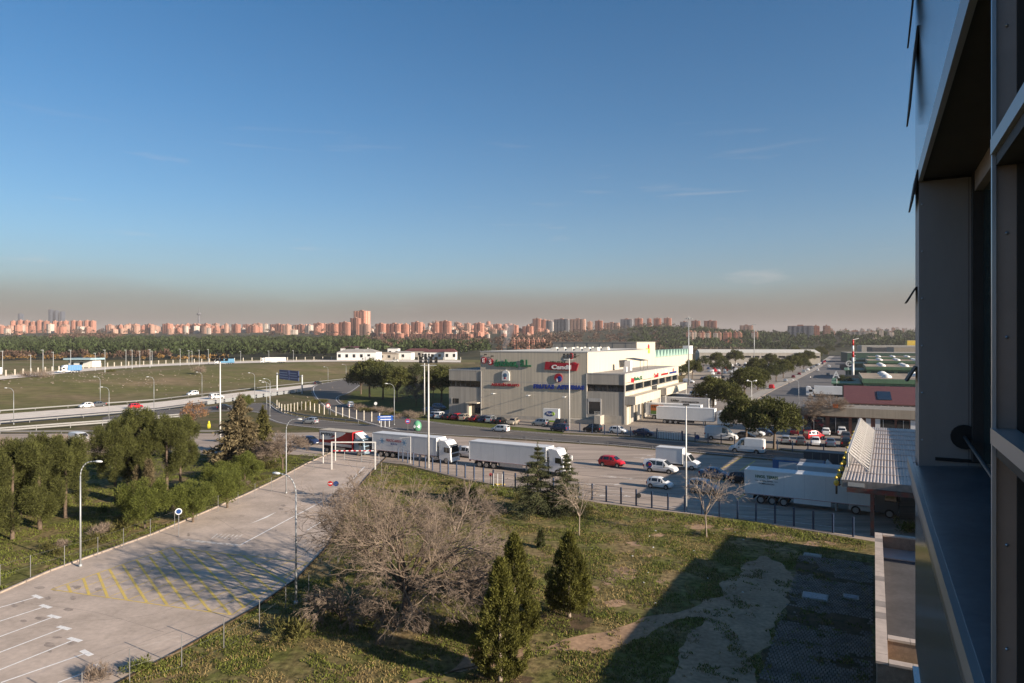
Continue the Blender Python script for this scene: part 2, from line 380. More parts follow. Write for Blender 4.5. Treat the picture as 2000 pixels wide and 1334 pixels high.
def line_mark(mb, a, b, w, z):
    a = Vector((a[0], a[1])); b = Vector((b[0], b[1])); d = (b-a).normalized(); n = Vector((-d.y, d.x))*w/2
    mb.quad((a.x-n.x, a.y-n.y, z), (b.x-n.x, b.y-n.y, z), (b.x+n.x, b.y+n.y, z), (a.x+n.x, a.y+n.y, z))
def smooth_line(pts, k=6):
    out = []; n = len(pts)
    for i in range(n-1):
        p0 = Vector(pts[max(0, i-1)][:2]); p1 = Vector(pts[i][:2]); p2 = Vector(pts[i+1][:2]); p3 = Vector(pts[min(n-1, i+2)][:2])
        for j in range(k):
            t = j/k; out.append(.5*((2*p1)+(-p0+p2)*t+(2*p0-5*p1+4*p2-p3)*t*t+(-p0+3*p1-3*p2+p3)*t**3))
    out.append(Vector(pts[-1][:2])); return out

def blob(u, v, ru, rv, seed=0, n=40):
    out = []
    for k in range(n):
        a = 2*math.pi*k/n; f = 1+.38*pnoise(Vector((math.cos(a)*1.6+seed*3.1, math.sin(a)*1.6, seed)))+.22*pnoise(Vector((math.cos(a)*5, math.sin(a)*5, seed+9)))
        out.append(P(u+ru*f*math.cos(a), v+rv*f*math.sin(a)))
    return out
def ragged(pts, amp=.35, seed=0.0, step=.5):
    out = []; pts = [Vector((p[0], p[1], 0)) for p in pts]
    for a, b in zip(pts, pts[1:]):
        d = b-a; k = max(1, int(d.length/step)); n = Vector((-d.y, d.x, 0)).normalized()
        for i in range(k):
            p = a+d*(i/k); out.append(p+n*amp*(1.2*pnoise(Vector((p.x*.28, p.y*.28, seed)))+.45*pnoise(Vector((p.x*.9, p.y*.9, seed)))+.2*pnoise(Vector((p.x*3.1, p.y*3.1, seed)))))
    return out
# ------------------------------------------------------------------ roads, lots, kerbs, markings
lotL = pxs([(-260, 1262), (-120, 1212), (0, 1160), (100, 1116), (200, 1080), (300, 1044), (390, 1006), (480, 967), (540, 938), (600, 906), (640, 888), (668, 872)])
lotR = pxs([(120, 1400), (230, 1334), (355, 1268), (500, 1186), (580, 1130), (640, 1066), (672, 1000), (700, 950), (722, 925), (742, 904), (752, 895), (760, 886)])
sheet('car_park_pavement', lotL+list(reversed(lotR)), 'asphalt_pale', .020)
plU = pxs([(-200, 848), (0, 847), (300, 846), (520, 846), (700, 843), (800, 847), (980, 858), (1187, 871), (1367, 887), (1640, 912), (1900, 935)])
plL = pxs([(-200, 884), (0, 884), (300, 884), (560, 887), (640, 893), (735, 902), (790, 907), (906, 936), (1085, 967), (1182, 984), (1314, 1000), (1458, 1016), (1690, 1055), (1900, 1090)])
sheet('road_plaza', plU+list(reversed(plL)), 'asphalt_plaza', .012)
avU = pxs([(800, 818), (880, 829), (1000, 841), (1100, 849), (1265, 857), (1425, 871), (1560, 885), (1700, 897), (1900, 915)])
avL = pxs([(772, 842), (860, 849.5), (980, 855.5), (1080, 862), (1187, 869), (1367, 885), (1500, 897), (1640, 909), (1900, 932)])
ribbon('road_avenue', avU, avL, 'asphalt_dark', .024, 4)
ramR = smooth_line(pxs([(740, 733), (712, 748), (688, 765), (665, 774), (661, 781), (672, 790), (700, 797), (731, 804), (772, 812), (802, 818.5)]))
ramL = smooth_line(pxs([(690, 739), (650, 745), (614, 753), (608, 764), (616, 780), (633, 796), (657, 808), (690, 819), (730, 831), (772, 842.5)]))
ribbon('road_ramp', ramR, ramL, 'asphalt_dark', .032, 1)
slU = smooth_line(pxs([(200, 815), (300, 803), (400, 794.5), (470, 790), (522, 787), (540, 797), (560, 808), (610, 818), (700, 828), (800, 838)]))
slL = smooth_line(pxs([(200, 828), (300, 815), (400, 806), (460, 803), (500, 806), (520, 818), (555, 829), (640, 838.5), (720, 845), (810, 850)]))
ribbon('road_slip', slU, slL, 'asphalt_dark', .028, 1)
mF = pxs([(-260, 832), (0, 809), (300, 786.5), (500, 762.5), (610, 750.5), (700, 740.5), (780, 731)])
mB = pxs([(-260, 848), (0, 821), (300, 797.5), (500, 771), (600, 757), (700, 745), (790, 734)])
mN = pxs([(-260, 858), (0, 828), (300, 803.5), (500, 777), (585, 765), (650, 756), (740, 745)])
ribbon('motorway_shoulder', mF, mB, 'concrete_pale', .022, 4); ribbon('motorway', mB, mN, 'asphalt_motor', .018, 4)
upA = smooth_line([P(u, v, 4.6) for u, v in ((-120, 752), (0, 742), (100, 732), (200, 722.5), (300, 716), (420, 711), (560, 707.5), (700, 706), (800, 707), (900, 708))])
upB = smooth_line([P(u, v, 4.6) for u, v in ((-120, 744), (0, 735), (100, 726), (200, 717.5), (300, 712), (420, 707), (560, 704), (700, 702.5), (800, 703.5), (900, 704))])
ribbon('road_upper', upA, upB, 'concrete_pale', 0, 1, zabs=4.72)
sheet('park_lawn', pxs([(690, 765), (760, 752), (876, 752), (878, 806), (838, 812), (802, 815), (740, 803), (690, 792), (672, 785)]), 'park_grass', .010)
sheet('yard', pxs([(838, 812), (876, 800), (1000, 792), (1330, 760), (1420, 745), (1560, 770), (1700, 770), (1900, 800), (1900, 911), (1700, 893), (1560, 881), (1425, 867), (1265, 853), (1100, 845), (1000, 838), (880, 827), (802, 818)]), 'yard', .014)
sheet('verge_strip', pxs([(780, 816), (838, 812), (1000, 833), (1100, 842), (1100, 847), (1000, 840), (880, 828), (800, 818)]), 'park_grass', .018)
stL = pxs([(1430, 808), (1513, 761), (1559, 740), (1602, 718), (1621, 703), (1634, 692)])
stR = pxs([(1800, 815), (1716, 770), (1690, 742), (1678, 717), (1668, 703), (1660, 692)])
ribbon('street', stL, stR, 'asphalt_street', .026, 5)
ribbon('pavement', pxs([(1400, 806), (1496, 757), (1545, 737), (1590, 715), (1613, 700), (1628, 690)]), stL, 'concrete', .05, 4)
sheet('car_park', pxs([(1330, 752), (1400, 795), (1500, 757), (1590, 715), (1560, 706), (1400, 705), (1350, 712)]), 'yard', .019)
sheet('dirt_path', ragged(smooth_line(pxs([(820, 1334), (900, 1310), (1000, 1288), (1070, 1275), (1180, 1262), (1250, 1240), (1330, 1215), (1400, 1210), (1500, 1190), (1560, 1170), (1530, 1100), (1480, 1085), (1440, 1120), (1395, 1165), (1330, 1188), (1240, 1215), (1150, 1245), (1060, 1262), (960, 1268), (860, 1310), (800, 1334), (810, 1345)]), 4), .9), 'dirt', .008)
sheet('dirt_track', ragged(smooth_line(pxs([(1290, 1360), (1330, 1270), (1370, 1215), (1420, 1180), (1500, 1165), (1530, 1150), (1535, 1180), (1505, 1230), (1480, 1300), (1470, 1360)]), 4), .9, 4.0), 'dirt', .013)
for k, (u, v, ru, rv) in enumerate(((1110, 1212, 62, 20), (965, 1335, 75, 18), (760, 1205, 40, 14))): sheet('bare_soil', blob(u, v, ru, rv, k), 'soil_dark', .011)
for k, (u, v, ru, rv) in enumerate(((1222, 1120, 26, 12), (1190, 1135, 14, 6), (1240, 1062, 16, 5), (1368, 1029, 28, 5), (1302, 1015, 22, 4), (1200, 1178, 22, 7), (1520, 1050, 36, 8), (955, 957, 24, 6), (1160, 1150, 12, 5), (1262, 1085, 12, 4), (1285, 1045, 14, 3), (1430, 1032, 18, 4), (1600, 1062, 30, 5), (1085, 1165, 12, 5), (620, 1170, 26, 9), (1290, 1135, 9, 4))): sheet('bare_patch', blob(u, v, ru, rv, k+20), 'dirt', .009)
# painted markings
def marks(name, segs, w, m, z=.026):
    mb = MB()
    for a, b in segs: line_mark(mb, P(*a), P(*b), w, z)
    return tag(mb.build(name, m), kind='structure')
bays = [((-90, 1213), (73, 1166)), ((-90, 1243), (89, 1185)), ((-90, 1277), (106, 1205)), ((-90, 1309), (125, 1227)), ((-90, 1345), (146, 1250)), ((2, 1334), (169, 1276)), ((113, 1334), (194, 1304))]
marks('bay_line', bays, .14, 'white_paint')
mb = MB()
for a, b in bays:
    A = P(*a); B = P(*b); d = (B-A).normalized(); n = Vector((-d.y, d.x, 0)); line_mark(mb, B-n*.62, B+n*.62, .34, .030)
tag(mb.build('bay_end_mark', 'white_paint'), kind='structure')
yA, yB, yC, yD = P(100, 1152), P(333, 1070), P(600, 1099), P(453, 1202)
stripes = [((131.5, 1142.7), (139, 1158)), ((162.8, 1130), (174, 1161.5)), ((191.6, 1120), (210, 1166.5)), ((214, 1112.7), (248, 1172.8)), ((240, 1104), (286.7, 1176.6)), ((266.7, 1094.5), (326.5, 1182)), ((292, 1087.6), (369, 1188.8)), ((312.7, 1077.3), (411.6, 1195.7)), ((335.7, 1070.4), (450.7, 1201.5)), ((369, 1073.5), (478, 1187.7)), ((402.4, 1078), (506, 1171.6)), ((443.8, 1083), (533, 1155.5)), ((476, 1087), (559, 1140))]
marks('hatch_stripe', stripes, .20, 'yellow_paint', .028)
mb = MB()
for a, b in ((yA, yB), (yB, yC), (yC, yD), (yD, yA)): line_mark(mb, a, b, .11, .032)
d = (yB-yA)
for k in range(1, 9):
    p = yA.lerp(yD, k/9); L = 1.0+.05*k; q = p+d*L
    q = p + d*(.98+.02*k); line_mark(mb, p, q, .07, .034)
tag(mb.build('hatch_outline', 'yellow_paint'), kind='structure')
marks('lane_line', [((471, 1064), (632, 978)), ((600, 1036), (640, 1012)), ((690, 935), (712, 912))], .16, 'white_paint')
marks('stop_line', [((360, 1055), (471, 1066))], .5, 'white_paint_worn', .027)
mb = MB(); a, b, c = P(487, 1024), P(540, 1000), P(522, 1011); mb.poly([(q.x, q.y, .027) for q in (a, c, b)])
tag(mb.build('arrow_mark', 'white_paint'), kind='structure')
marks('road_lettering', [((413+k*8, 1052+k*.3), (425+k*8, 1043+k*.3)) for k in range(7)], .15, 'white_paint_worn', .027)
RD = Vector((.864, -.504, 0)); RN = Vector((-.504, -.864, 0))
def along(u, v, L, w): a = P(u, v); return (a, a+RD*L)
mb = MB()
for u, v, L in ((1000, 899, 14), (1150, 903, 6), (1225, 935, 9), (1232, 906, 14), (1340, 885+18, 12), (1330, 920, 12), (1300, 938, 9), (1262, 966, 16), (1170, 955, 10), (1410, 957, 12), (1260, 985, 10), (1390, 1000, 14), (560, 868, 30), (200, 862, 40)):
    a = P(u, v); line_mark(mb, a, a+RD*L, .14, .017)
tag(mb.build('lane_dash', 'white_paint_worn'), kind='structure')
mb = MB()
for u, v in ((1172, 929), (1208, 933), (1235, 893), (1248, 888), (1180, 944), (1150, 965), (1196, 966), (1128, 943)):      # worn turning arrows
    a = P(u, v); mb.poly([(q.x, q.y, .017) for q in (a, a+RD*1.6+RN*.1, a+RD*1.6+RN*.5, a+RD*2.7, a+RD*1.6-RN*.5, a+RD*1.6-RN*.1, a-RN*.12)])
tag(mb.build('arrow_mark', 'white_paint_worn'), kind='structure')
mb = MB()
for (u, v), (u2, v2) in (((1388, 928), (1450, 893)), ((1412, 940), (1475, 900)), ((1380, 950), (1405, 936)), ((1440, 975), (1478, 948))): line_mark(mb, P(u, v), P(u2, v2), .22, .020)
tag(mb.build('yellow_line', 'yellow_paint'), kind='structure')
mb = MB()
for L, w, off in ((ramL, .22, .9), (ramR, .16, -.7), ([Vector((q.x, q.y)) for q in avL], .15, .8), ([Vector((q.x, q.y)) for q in avU], .15, -.7), (slL, .14, .8), (slU, .14, -.6)):
    for a, b in zip(L, L[1:]):
        dd = Vector((b[0]-a[0], b[1]-a[1])); 
        if dd.length < 1e-3: continue
        n = Vector((-dd.y, dd.x)).normalized()*off; line_mark(mb, (a[0]+n.x, a[1]+n.y), (b[0]+n.x, b[1]+n.y), w, .042)
tag(mb.build('edge_line', 'white_paint'), kind='structure')
def kerb(name, pts, w=.25, h=.13, m='kerb', gap=None):
    mb = MB(); pts = [Vector((p[0], p[1], 0)) for p in pts]
    for a, b in zip(pts, pts[1:]):
        L = (b-a).length; k = max(1, int(L/(gap or 9e9))); d = (b-a)/k; n = Vector((-d.y, d.x, 0)).normalized()*w
        for i in range(k):
            p = a+d*i; q = a+d*(i+.96 if gap else i+1); mb.hexa([p, q, q+n, p+n]+[x+Vector((0, 0, h)) for x in (p, q, q+n, p+n)])
    return struct(name, mb, m)
kerb('kerb', lotL[1:], .22, .14, gap=1.9); kerb('kerb', [p for p in reversed(lotR)], .16, .10, 'soil_dark')  # right kerb's dark colour stands in for the shadow line along the fence
kerb('kerb', [p for p in reversed(avU)], .3, .13); kerb('kerb', stL, .3, .13); kerb('kerb', [Vector((p.x, p.y, 0)) for p in ramR[20:]], .25, .13)

# ------------------------------------------------------------------ roadside furniture
def guard_rail(label, pts, z=0, step=4.0, two=False, panels=False, mt='galv'):
    t = thing('guard_rail', label, 'guard rail', pts[0]); o = Vector(pts[0]); mb = MB(); L = [Vector(p)-o for p in pts]
    for a, b in zip(L, L[1:]):
        d = (b-a).normalized(); n = Vector((-d.y, d.x, 0))*.05
        for z0, z1 in (((.5, .82),) if not two else ((.35, .55), (.68, .88))):
            mb.hexa([a+n+Vector((0, 0, z0)), b+n+Vector((0, 0, z0)), b-n+Vector((0, 0, z0)), a-n+Vector((0, 0, z0)), a+n+Vector((0, 0, z1)), b+n+Vector((0, 0, z1)), b-n+Vector((0, 0, z1)), a-n+Vector((0, 0, z1))])
    mb.build('rail', mt, t)
    pm = None; rest = 0.0
    for a, b in zip(L, L[1:]):
        d = (b-a); n = int(d.length/step)
        for i in range(n+1):
            p = a+d*(i/max(1, n))
            if pm is None: pm = MB().box(-.06, .06, -.13, -.06, 0, .8).mesh('post', mt)
            q = link('post', pm, t); q.location = p; q.rotation_euler = (0, 0, ang(d))
    if panels:
        pm2 = MB().box(-1.7, 1.7, -.09, -.07, .1, 1.3).mesh('panel', 'pole_grey')
        for a, b in zip(L, L[1:]):
            d = b-a; n = int(d.length/4)
            for i in range(n): q = link('panel', pm2, t); q.location = a+d*((i+.5)/n); q.rotation_euler = (0, 0, ang(d))
    return t
guard_rail('galvanised guard rail along the far edge of the motorway below the grass field', pxs([(-40, 810), (0, 806.5), (300, 784.5), (500, 760.5), (605, 749.5), (700, 739.5)]), step=8)
guard_rail('galvanised guard rail on the near edge of the motorway, red car passing behind it', pxs([(-40, 834), (0, 830), (300, 804.5), (460, 783)]), step=6)
guard_rail('crash barrier with grey screen panels between the motorway and the slip road', pxs([(403, 791), (500, 778), (590, 765.5)]), step=8, panels=True)
guard_rail('upper of the two parallel guard rails on the brown verge behind the pines', pxs([(-40, 846), (0, 842), (200, 827), (350, 814)]), step=6)
guard_rail('lower of the two parallel guard rails on the brown verge behind the pines', pxs([(-40, 850), (0, 846.5), (200, 831), (350, 818)]), step=6)
guard_rail('low guard rail dividing the toll plaza from the dark avenue', pxs([(976, 857), (1080, 863.5), (1187, 870.5), (1367, 886.5), (1500, 898.5), (1640, 910.5)]), step=4, two=True)
guard_rail('guard rail behind the white van at the edge of the brown scrub', pxs([(0, 848.5), (300, 847.5), (500, 848)]), step=6)
guard_rail('guard rail with pale posts round the foot of the gore island', [Vector((p.x, p.y, 0)) for p in slU[24:50:3]], step=4)

def lamp_post(label, base, h, arm, L=1.9, group=None, head=.75, r=.085):
    a = Vector((arm[0], arm[1], 0)).normalized(); t = thing('street_lamp', label, 'street lamp', base, ang(a), group)
    MB().tube((0, 0, 0), (0, 0, .25), .16, .14, 8).tube((0, 0, .25), (0, 0, h*.86), r, r*.62, 8).build('pole', 'pole_grey', t, True)
    pts = [(0, 0, h*.86)]+[(L*.62*(1-math.cos(k*math.pi/12)), 0, h*.86+h*.14*math.sin(k*math.pi/12)) for k in range(1, 7)]+[(L*.8, 0, h*1.0+.02)]
    MB().path(pts, r*.55, 6).build('arm', 'pole_grey', t, True)
    mb = MB(); mb.ball((L*.8+head*.45, 0, h+.03), head*.55, .16, .10, 8, 5); mb.build('lamp_head', 'lamp_glass', t, True)
    return t
def ad(u, v, u2, v2): a = P(u, v); b = P(u2, v2); return (b-a)
LOTX = (P(300, 1044)-P(0, 1160)).normalized(); LOTN = Vector((LOTX.y, -LOTX.x, 0))
lamp_post('tall grey street lamp at the left kerb of the empty car park', P(157, 1107), 9.2, LOTN)
lamp_post('street lamp beside the big bare tree, leaning over the yellow hatching', P(578, 1180), 9.6, -LOTN+LOTX*.2)
lamp_post('street lamp on the grass verge just short of the white height barrier', P(559, 964), 9.6, LOTN)
lamp_post('street lamp on the gore island behind the white-post fence', P(527, 813), 8.9, (-1, 0))
lamp_post('street lamp beside the blue arrow sign, standing on the traffic island', P(770, 830), 9.7, (-1, -.1))
for u, v, h, lab in ((520.7, 803.5, 8.6, 'street lamp by the slip road, nearest of the close pair at the dark bush'), (528, 797, 8.6, 'street lamp by the slip road, farther of the close pair'), (497.5, 784, 9.3, 'street lamp at the screen-panel barrier beside the motorway'),
                     (26.7, 829, 8.6, 'street lamp by the motorway at the left edge of the picture'), (213, 823, 8.4, 'street lamp between the two rails, above the tall pines'), (195.7, 788, 8.4, 'street lamp behind the white car and dark car on the motorway'), (300.7, 800, 9.4, 'street lamp on the motorway just ahead of the red car'), (394.5, 774, 8.6, 'street lamp on the motorway beside the white van and the tall mast'),
                     (640.7, 748, 7.6, 'street lamp past the overhead sign where the ramp leaves'), (676, 740, 7.6, 'street lamp at the far bend of the motorway by the dark trees'), (1560, 788, 7.4, 'curved street lamp on the market street near the bare tree')):
    lamp_post(lab, P(u, v), h, (-1, 0), 1.9)
def mast(label, base, h, r=.17, n=8):
    t = thing('light_mast', label, 'light mast', base); mb = MB(); mb.tube((0, 0, 0), (0, 0, h), r, r*.55, 10); mb.build('pole', 'pole_white', t, True)
    mb = MB()
    for k in range(3): mb.box(-1.25, 1.25, -.05+.0*k, .05, h-.15-.45*k, h-.05-.45*k)
    mb.build('crossbar', 'pole_grey', t)
    for k in range(n):
        x = -1.2+2.4*(k % 4)/3; z = h+.1-.5*(k//4); q = MB().hexa([(x-.24, -.30, z-.24), (x+.24, -.30, z-.24), (x+.18, .12, z-.12), (x-.18, .12, z-.12), (x-.24, -.36, z+.2), (x+.24, -.36, z+.2), (x+.18, .12, z+.2), (x-.18, .12, z+.2)]).build('floodlight', 'black', t)
    return t
mast('pale floodlight mast in front of the long white trailer, nearer of the pair', P(837, 914), 16.9)
mast('pale floodlight mast beside the parked cars, farther of the pair', P(829, 816), 16.2)
mast('pale floodlight mast before the printed warehouse wall', P(1112, 839), 16.6)
mast('pale floodlight mast rising out of the brown conifer', P(430, 884), 16.8)
def high_mast(label, base, h):
    t = thing('high_mast', label, 'light mast', base); MB().tube((0, 0, 0), (0, 0, h), .32, .14, 10).build('pole', 'pole_grey', t, True)
    MB().tube((0, 0, h-.6), (0, 0, h-.3), .9, .9, 12).tube((0, 0, h-.3), (0, 0, h+1.2), .06, .03, 5).build('ring', 'pole_grey', t)
    for k in range(8): a = k*math.pi/4; q = MB().box(.9, 1.7, -.25, .25, h-.75, h-.45).build('floodlight', 'pole_grey', t); q.rotation_euler = (0, 0, a)
high_mast('very tall lighting mast beyond the loading canopies, crowned with a ring of floodlights', P(1345, 752), 30.5)
high_mast('very tall lighting mast farther off among the pines of the car park', P(1473, 722), 32)
t = thing('light_column', 'plain white column at the blue fence, reaching up before the trailers', 'light column', P(1340, 996)); MB().tube((0, 0, 0), (0, 0, 12.2), .12, .07, 8).build('pole', 'pole_white', t, True); MB().box(-.35, .35, -.15, .15, 12.15, 12.35).build('floodlight', 'black', t)
t = thing('street_lamp', 'four-globe street lamp between the umbrella pines', 'street lamp', P(1468, 800)); MB().tube((0, 0, 0), (0, 0, 8.2), .11, .07, 8).build('pole', 'pole_white', t, True)
for k in range(4): a = k*math.pi/2+.4; q = MB().tube((0, 0, 8.1), (1.5*math.cos(a), 1.5*math.sin(a), 8.4), .035, .03, 5).ball((1.6*math.cos(a), 1.6*math.sin(a), 8.35), .3, .3, .18).build('lamp_head', 'lamp_glass', t, True)
for k, (u, v, Y) in enumerate([(5, 686, 300), (60, 694, 300), (84, 684, 310), (104, 688, 340), (138, 684, 330), (186, 690, 350), (205, 684, 330), (246, 684, 380), (258, 684, 370), (273, 686, 400), (293, 683, 390), (297, 686, 420), (352, 682, 420), (369, 685, 430), (375, 686, 440), (389, 684, 430), (407, 683, 450), (470, 690, 480), (525, 688, 500), (573, 688, 520), (712, 706-20, 520)]):
    g = PD(u, Y, 4.6); t = thing('street_lamp', 'thin street lamp in the row along the upper road before the wood', 'street lamp', g, 0, 'lamps along the upper road'); hh = min(15, max(8, H+(667-v)*Y/FP-4.6))
    MB().tube((0, 0, 0), (0, 0, hh), .13, .08, 6).build('pole', 'pole_grey', t); MB().box(-.9, .2, -.15, .15, hh, hh+.14).build('lamp_head', 'lamp_glass', t)

def post_fence(name, label, pts, ph, pw, m, wire=None, cat='fence', rails=(), railm=None, round_=False, top=None):
    o = Vector((pts[0][0], pts[0][1], 0)); t = thing(name, label, cat, Vector(pts[0])); L = [Vector(p)-Vector(pts[0]) for p in pts]
    pm = (MB().tube((0, 0, 0), (0, 0, ph), pw/2, pw/2, 6) if round_ else MB().box(-pw/2, pw/2, -pw/2, pw/2, 0, ph)).mesh('post', m)
    for a, b in zip(L, L[1:]+[L[-1]+(L[-1]-L[-2])]):
        q = link('post', pm, t); q.location = a; q.rotation_euler = (0, 0, ang(b-a))
    for z in rails:
        mb = MB()
        for a, b in zip(L, L[1:]): mb.tube(a+Vector((0, 0, z)), b+Vector((0, 0, z)), wire or .02, None, 4, False)
        mb.build('rail', railm or m, t)
    return t
def resample(pts, step):
    out = []; pts = [Vector((p[0], p[1], p[2] if len(p) > 2 else 0)) for p in pts]; acc = 0
    for a, b in zip(pts, pts[1:]):
        L = (b-a).length; s = acc
        while s < L: out.append(a.lerp(b, s/L)); s += step
        acc = s-L
    return out
bf = pxs([(778, 898), (793, 904), (835, 917), (876, 926.5), (936, 940), (985, 950), (1085, 964), (1133, 972.5), (1182, 980), (1260, 991), (1314, 998), (1429, 1012), (1521, 1023), (1600, 1036), (1690, 1053)])
post_fence('blue_fence', 'blue steel post fence between the lawn and the toll plaza', resample(bf, 1.95), 2.0, .16, 'blue_paint', .012, rails=(.12, 1.0, 1.95))
f2 = pxs([(1108, 842), (1135, 844), (1265, 855.5), (1282, 857)]); f3 = pxs([(1333, 862), (1385, 867), (1425, 871), (1500, 878.5), (1560, 884), (1640, 892)])
post_fence('blue_fence', 'dark blue post fence in front of the parked cars below the warehouse', resample(f2, 3.0), 2.0, .15, 'blue_paint', .014, rails=(.12, 1.95))
post_fence('blue_fence', 'dark blue post fence in front of the pale van and the pines', resample(f3, 2.6), 2.0, .15, 'blue_paint', .014, rails=(.12, 1.95))
t = thing('sliding_gate', 'gate of white pickets closed between two dark blue posts', 'gate', P(1283, 857)); g = P(1332, 862)-P(1283, 857)
pk = MB().box(-.05, .05, -.03, .03, .1, 1.75).mesh('picket', 'sign_white')
for k in range(15): q = link('picket', pk, t); q.location = g*((k+.5)/15); q.rotation_euler = (0, 0, ang(g))
for z in (.12, 1.7): mb = MB().tube((0, 0, z), g+Vector((0, 0, z)), .05, None, 4); mb.build('rail', 'blue_paint', t)
for s_ in (0, 1): q = MB().box(-.11, .11, -.11, .11, 0, 2.1).build('gate_post', 'blue_paint', t); q.location = g*s_
lf = pxs([(-60, 1172), (0, 1148), (59.4, 1128), (125.8, 1107), (191, 1088.5), (241, 1069.5), (293.6, 1050), (341, 1033), (385, 1014.6), (426, 999), (465, 985), (498, 973), (530, 960), (575, 938), (612, 917), (640, 905)])
post_fence('wire_fence', 'thin galvanised wire fence along the grass left of the car park', lf, 1.85, .06, 'galv', .005, rails=(.05, .95, 1.8), round_=True)
rf = pxs([(160, 1385), (253, 1334), (354.7, 1303), (437, 1266), (506.6, 1228), (558, 1190), (603, 1168), (660, 1100), (705, 1010), (745, 930)])
post_fence('wire_fence', 'thin galvanised wire fence on the lawn side of the car park', rf, 1.95, .06, 'galv', .005, rails=(.05, .95, 1.9), round_=True)
gp = pxs([(541, 797), (545, 803), (550, 806), (556, 807), (562, 806), (568, 805), (575, 803.5), (581, 802), (589, 800.5), (597, 801), (606, 801), (614, 805), (623.5, 806.5), (633, 809.5), (644.5, 811), (656, 812), (669, 814), (682, 816.5), (696, 819), (710.7, 821), (725.8, 823.5), (741, 826)])
post_fence('post_fence', 'fence of pale concrete posts curving round the gore island', gp, 2.4, .20, 'concrete_post', .012, rails=(1.2, 2.2), railm='galv')
uf = resample([Vector((p.x, p.y, 4.6)) for p in upB], 7.0)
post_fence('post_fence', 'long fence of pale concrete posts beyond the upper road', [p+Vector((.0, 3.0, 0)) for p in uf], 2.6, .42, 'concrete_post', .05, rails=(.4,), railm='concrete_post')

def round_sign(label, base, h, r, face, facing=(0, -1), ring=None, bar=None, pole='galv'):
    t = thing('road_sign', label, 'road sign', base, ang(facing)); MB().tube((0, 0, 0), (0, 0, h), .04, .04, 6).build('post', pole, t)
    mb = MB().tube((.05, 0, h-r), (.08, 0, h-r), r, r, 16); mb.build('face', ring or face, t)
    if ring: MB().tube((.081, 0, h-r), (.09, 0, h-r), r*.74, r*.74, 16).build('centre', face, t)
    if bar: MB().box(.091, .10, -r*.6, r*.6, h-r-.07, h-r+.07).build('bar', bar, t)
    return t
round_sign('round red-ringed speed sign on the gore island before the ramp', P(641, 809), 2.9, .55, 'sign_white', (0, -1), 'sign_red')
round_sign('round grey-backed sign at the right kerb of the ramp', P(733.5, 803), 2.6, .45, 'pole_grey', (.5, -1))
round_sign('round red and blue keep-right sign by the green bollard', P(796.5, 841), 2.6, .55, 'sign_blue', (0, -1), 'sign_red', 'sign_white')
round_sign('round dark sign hung on the blue fence above the lawn', P(1247, 988), 1.55, .3, 'black', (0, -1))
round_sign('round blue sign on the dark fence by the pale van', P(1362, 865.5), 1.6, .42, 'sign_blue_dark', (0, -1))
round_sign('round dark sign with a white rim at the kerb of the car park', P(349, 1049), 2.9, .32, 'sign_blue_dark', (.4, -1), 'sign_white')
t = thing('road_sign', 'pair of round no-entry and blue signs at the edge of the bare tree', 'road sign', P(651, 975)); MB().tube((0, 0, 0), (0, 0, 2.3), .04, .04, 6).build('post', 'galv', t)
for x, m in ((-.36, 'sign_red'), (.36, 'sign_blue_dark')): MB().tube((x, -.06, 1.95), (x, -.09, 1.95), .33, .33, 16).build('face', m, t)
MB().box(-.58, -.14, -.11, -.095, 1.89, 2.01).build('bar', 'sign_white', t)
t = thing('bollard', 'bulbous green gore bollard with white arrows on the traffic island', 'bollard', P(815, 841)); MB().ball((0, 0, 1.0), .95, .95, 1.25, 12, 8).build('body', mat('green_plastic', (.10, .30, .17), .5), t, True)
for s_ in (-1, 1): MB().poly([(s_*.35-.3*s_, -.97, 1.0), (s_*.55, -.92, 1.45), (s_*.75, -.75, 1.0), (s_*.55, -.92, .6)]).build('arrow', 'sign_white', t)
t = thing('direction_sign', 'blue arrow-ended direction sign on white posts before the avenue', 'road sign', P(754, 834), math.radians(12))
for x in (-1.1, -.2, .75): MB().box(x-.06, x+.06, .02, .1, 0, 2.6).build('post', 'sign_white', t)
for z, m in ((1.75, 'sign_blue'), (2.35, 'sign_blue')):
    q = MB().yprism([(-1.7, z-.27), (1.4, z-.27), (1.75, z), (1.4, z+.27), (-1.7, z+.27), (-2.0, z)], -.05, .01).build('panel', m, t)
    MB().box(-1.3, 1.1, -.07, -.055, z-.08, z+.08).build('lettering', 'sign_white', q)
g0, g1 = P(541, 762), P(590, 769); gd = g1-g0; t = thing('overhead_sign', 'big blue overhead direction sign on grey legs beside the motorway', 'road sign', g0, ang(gd)); LG = gd.length
for x in (0, LG): MB().box(x-.2, x+.2, -.2, .2, 0, 7.0).build('leg', 'pole_grey', t)
MB().box(-.2, LG+.2, -.1, .2, 6.3, 6.7).build('beam', 'pole_grey', t)
for a, b in ((LG*.13, LG*.52), (LG*.535, LG*.90)):
    q = MB().box(a, b, -.32, -.14, 4.6, 8.4).build('panel', 'sign_blue_dark', t)
    for k in range(3): MB().box(a+.5, b-.7-.5*k, -.345, -.325, 5.3+k*.95, 5.62+k*.95).build('lettering', mat('sign_letters%d' % k, (.25, .32, .45), .5), q)
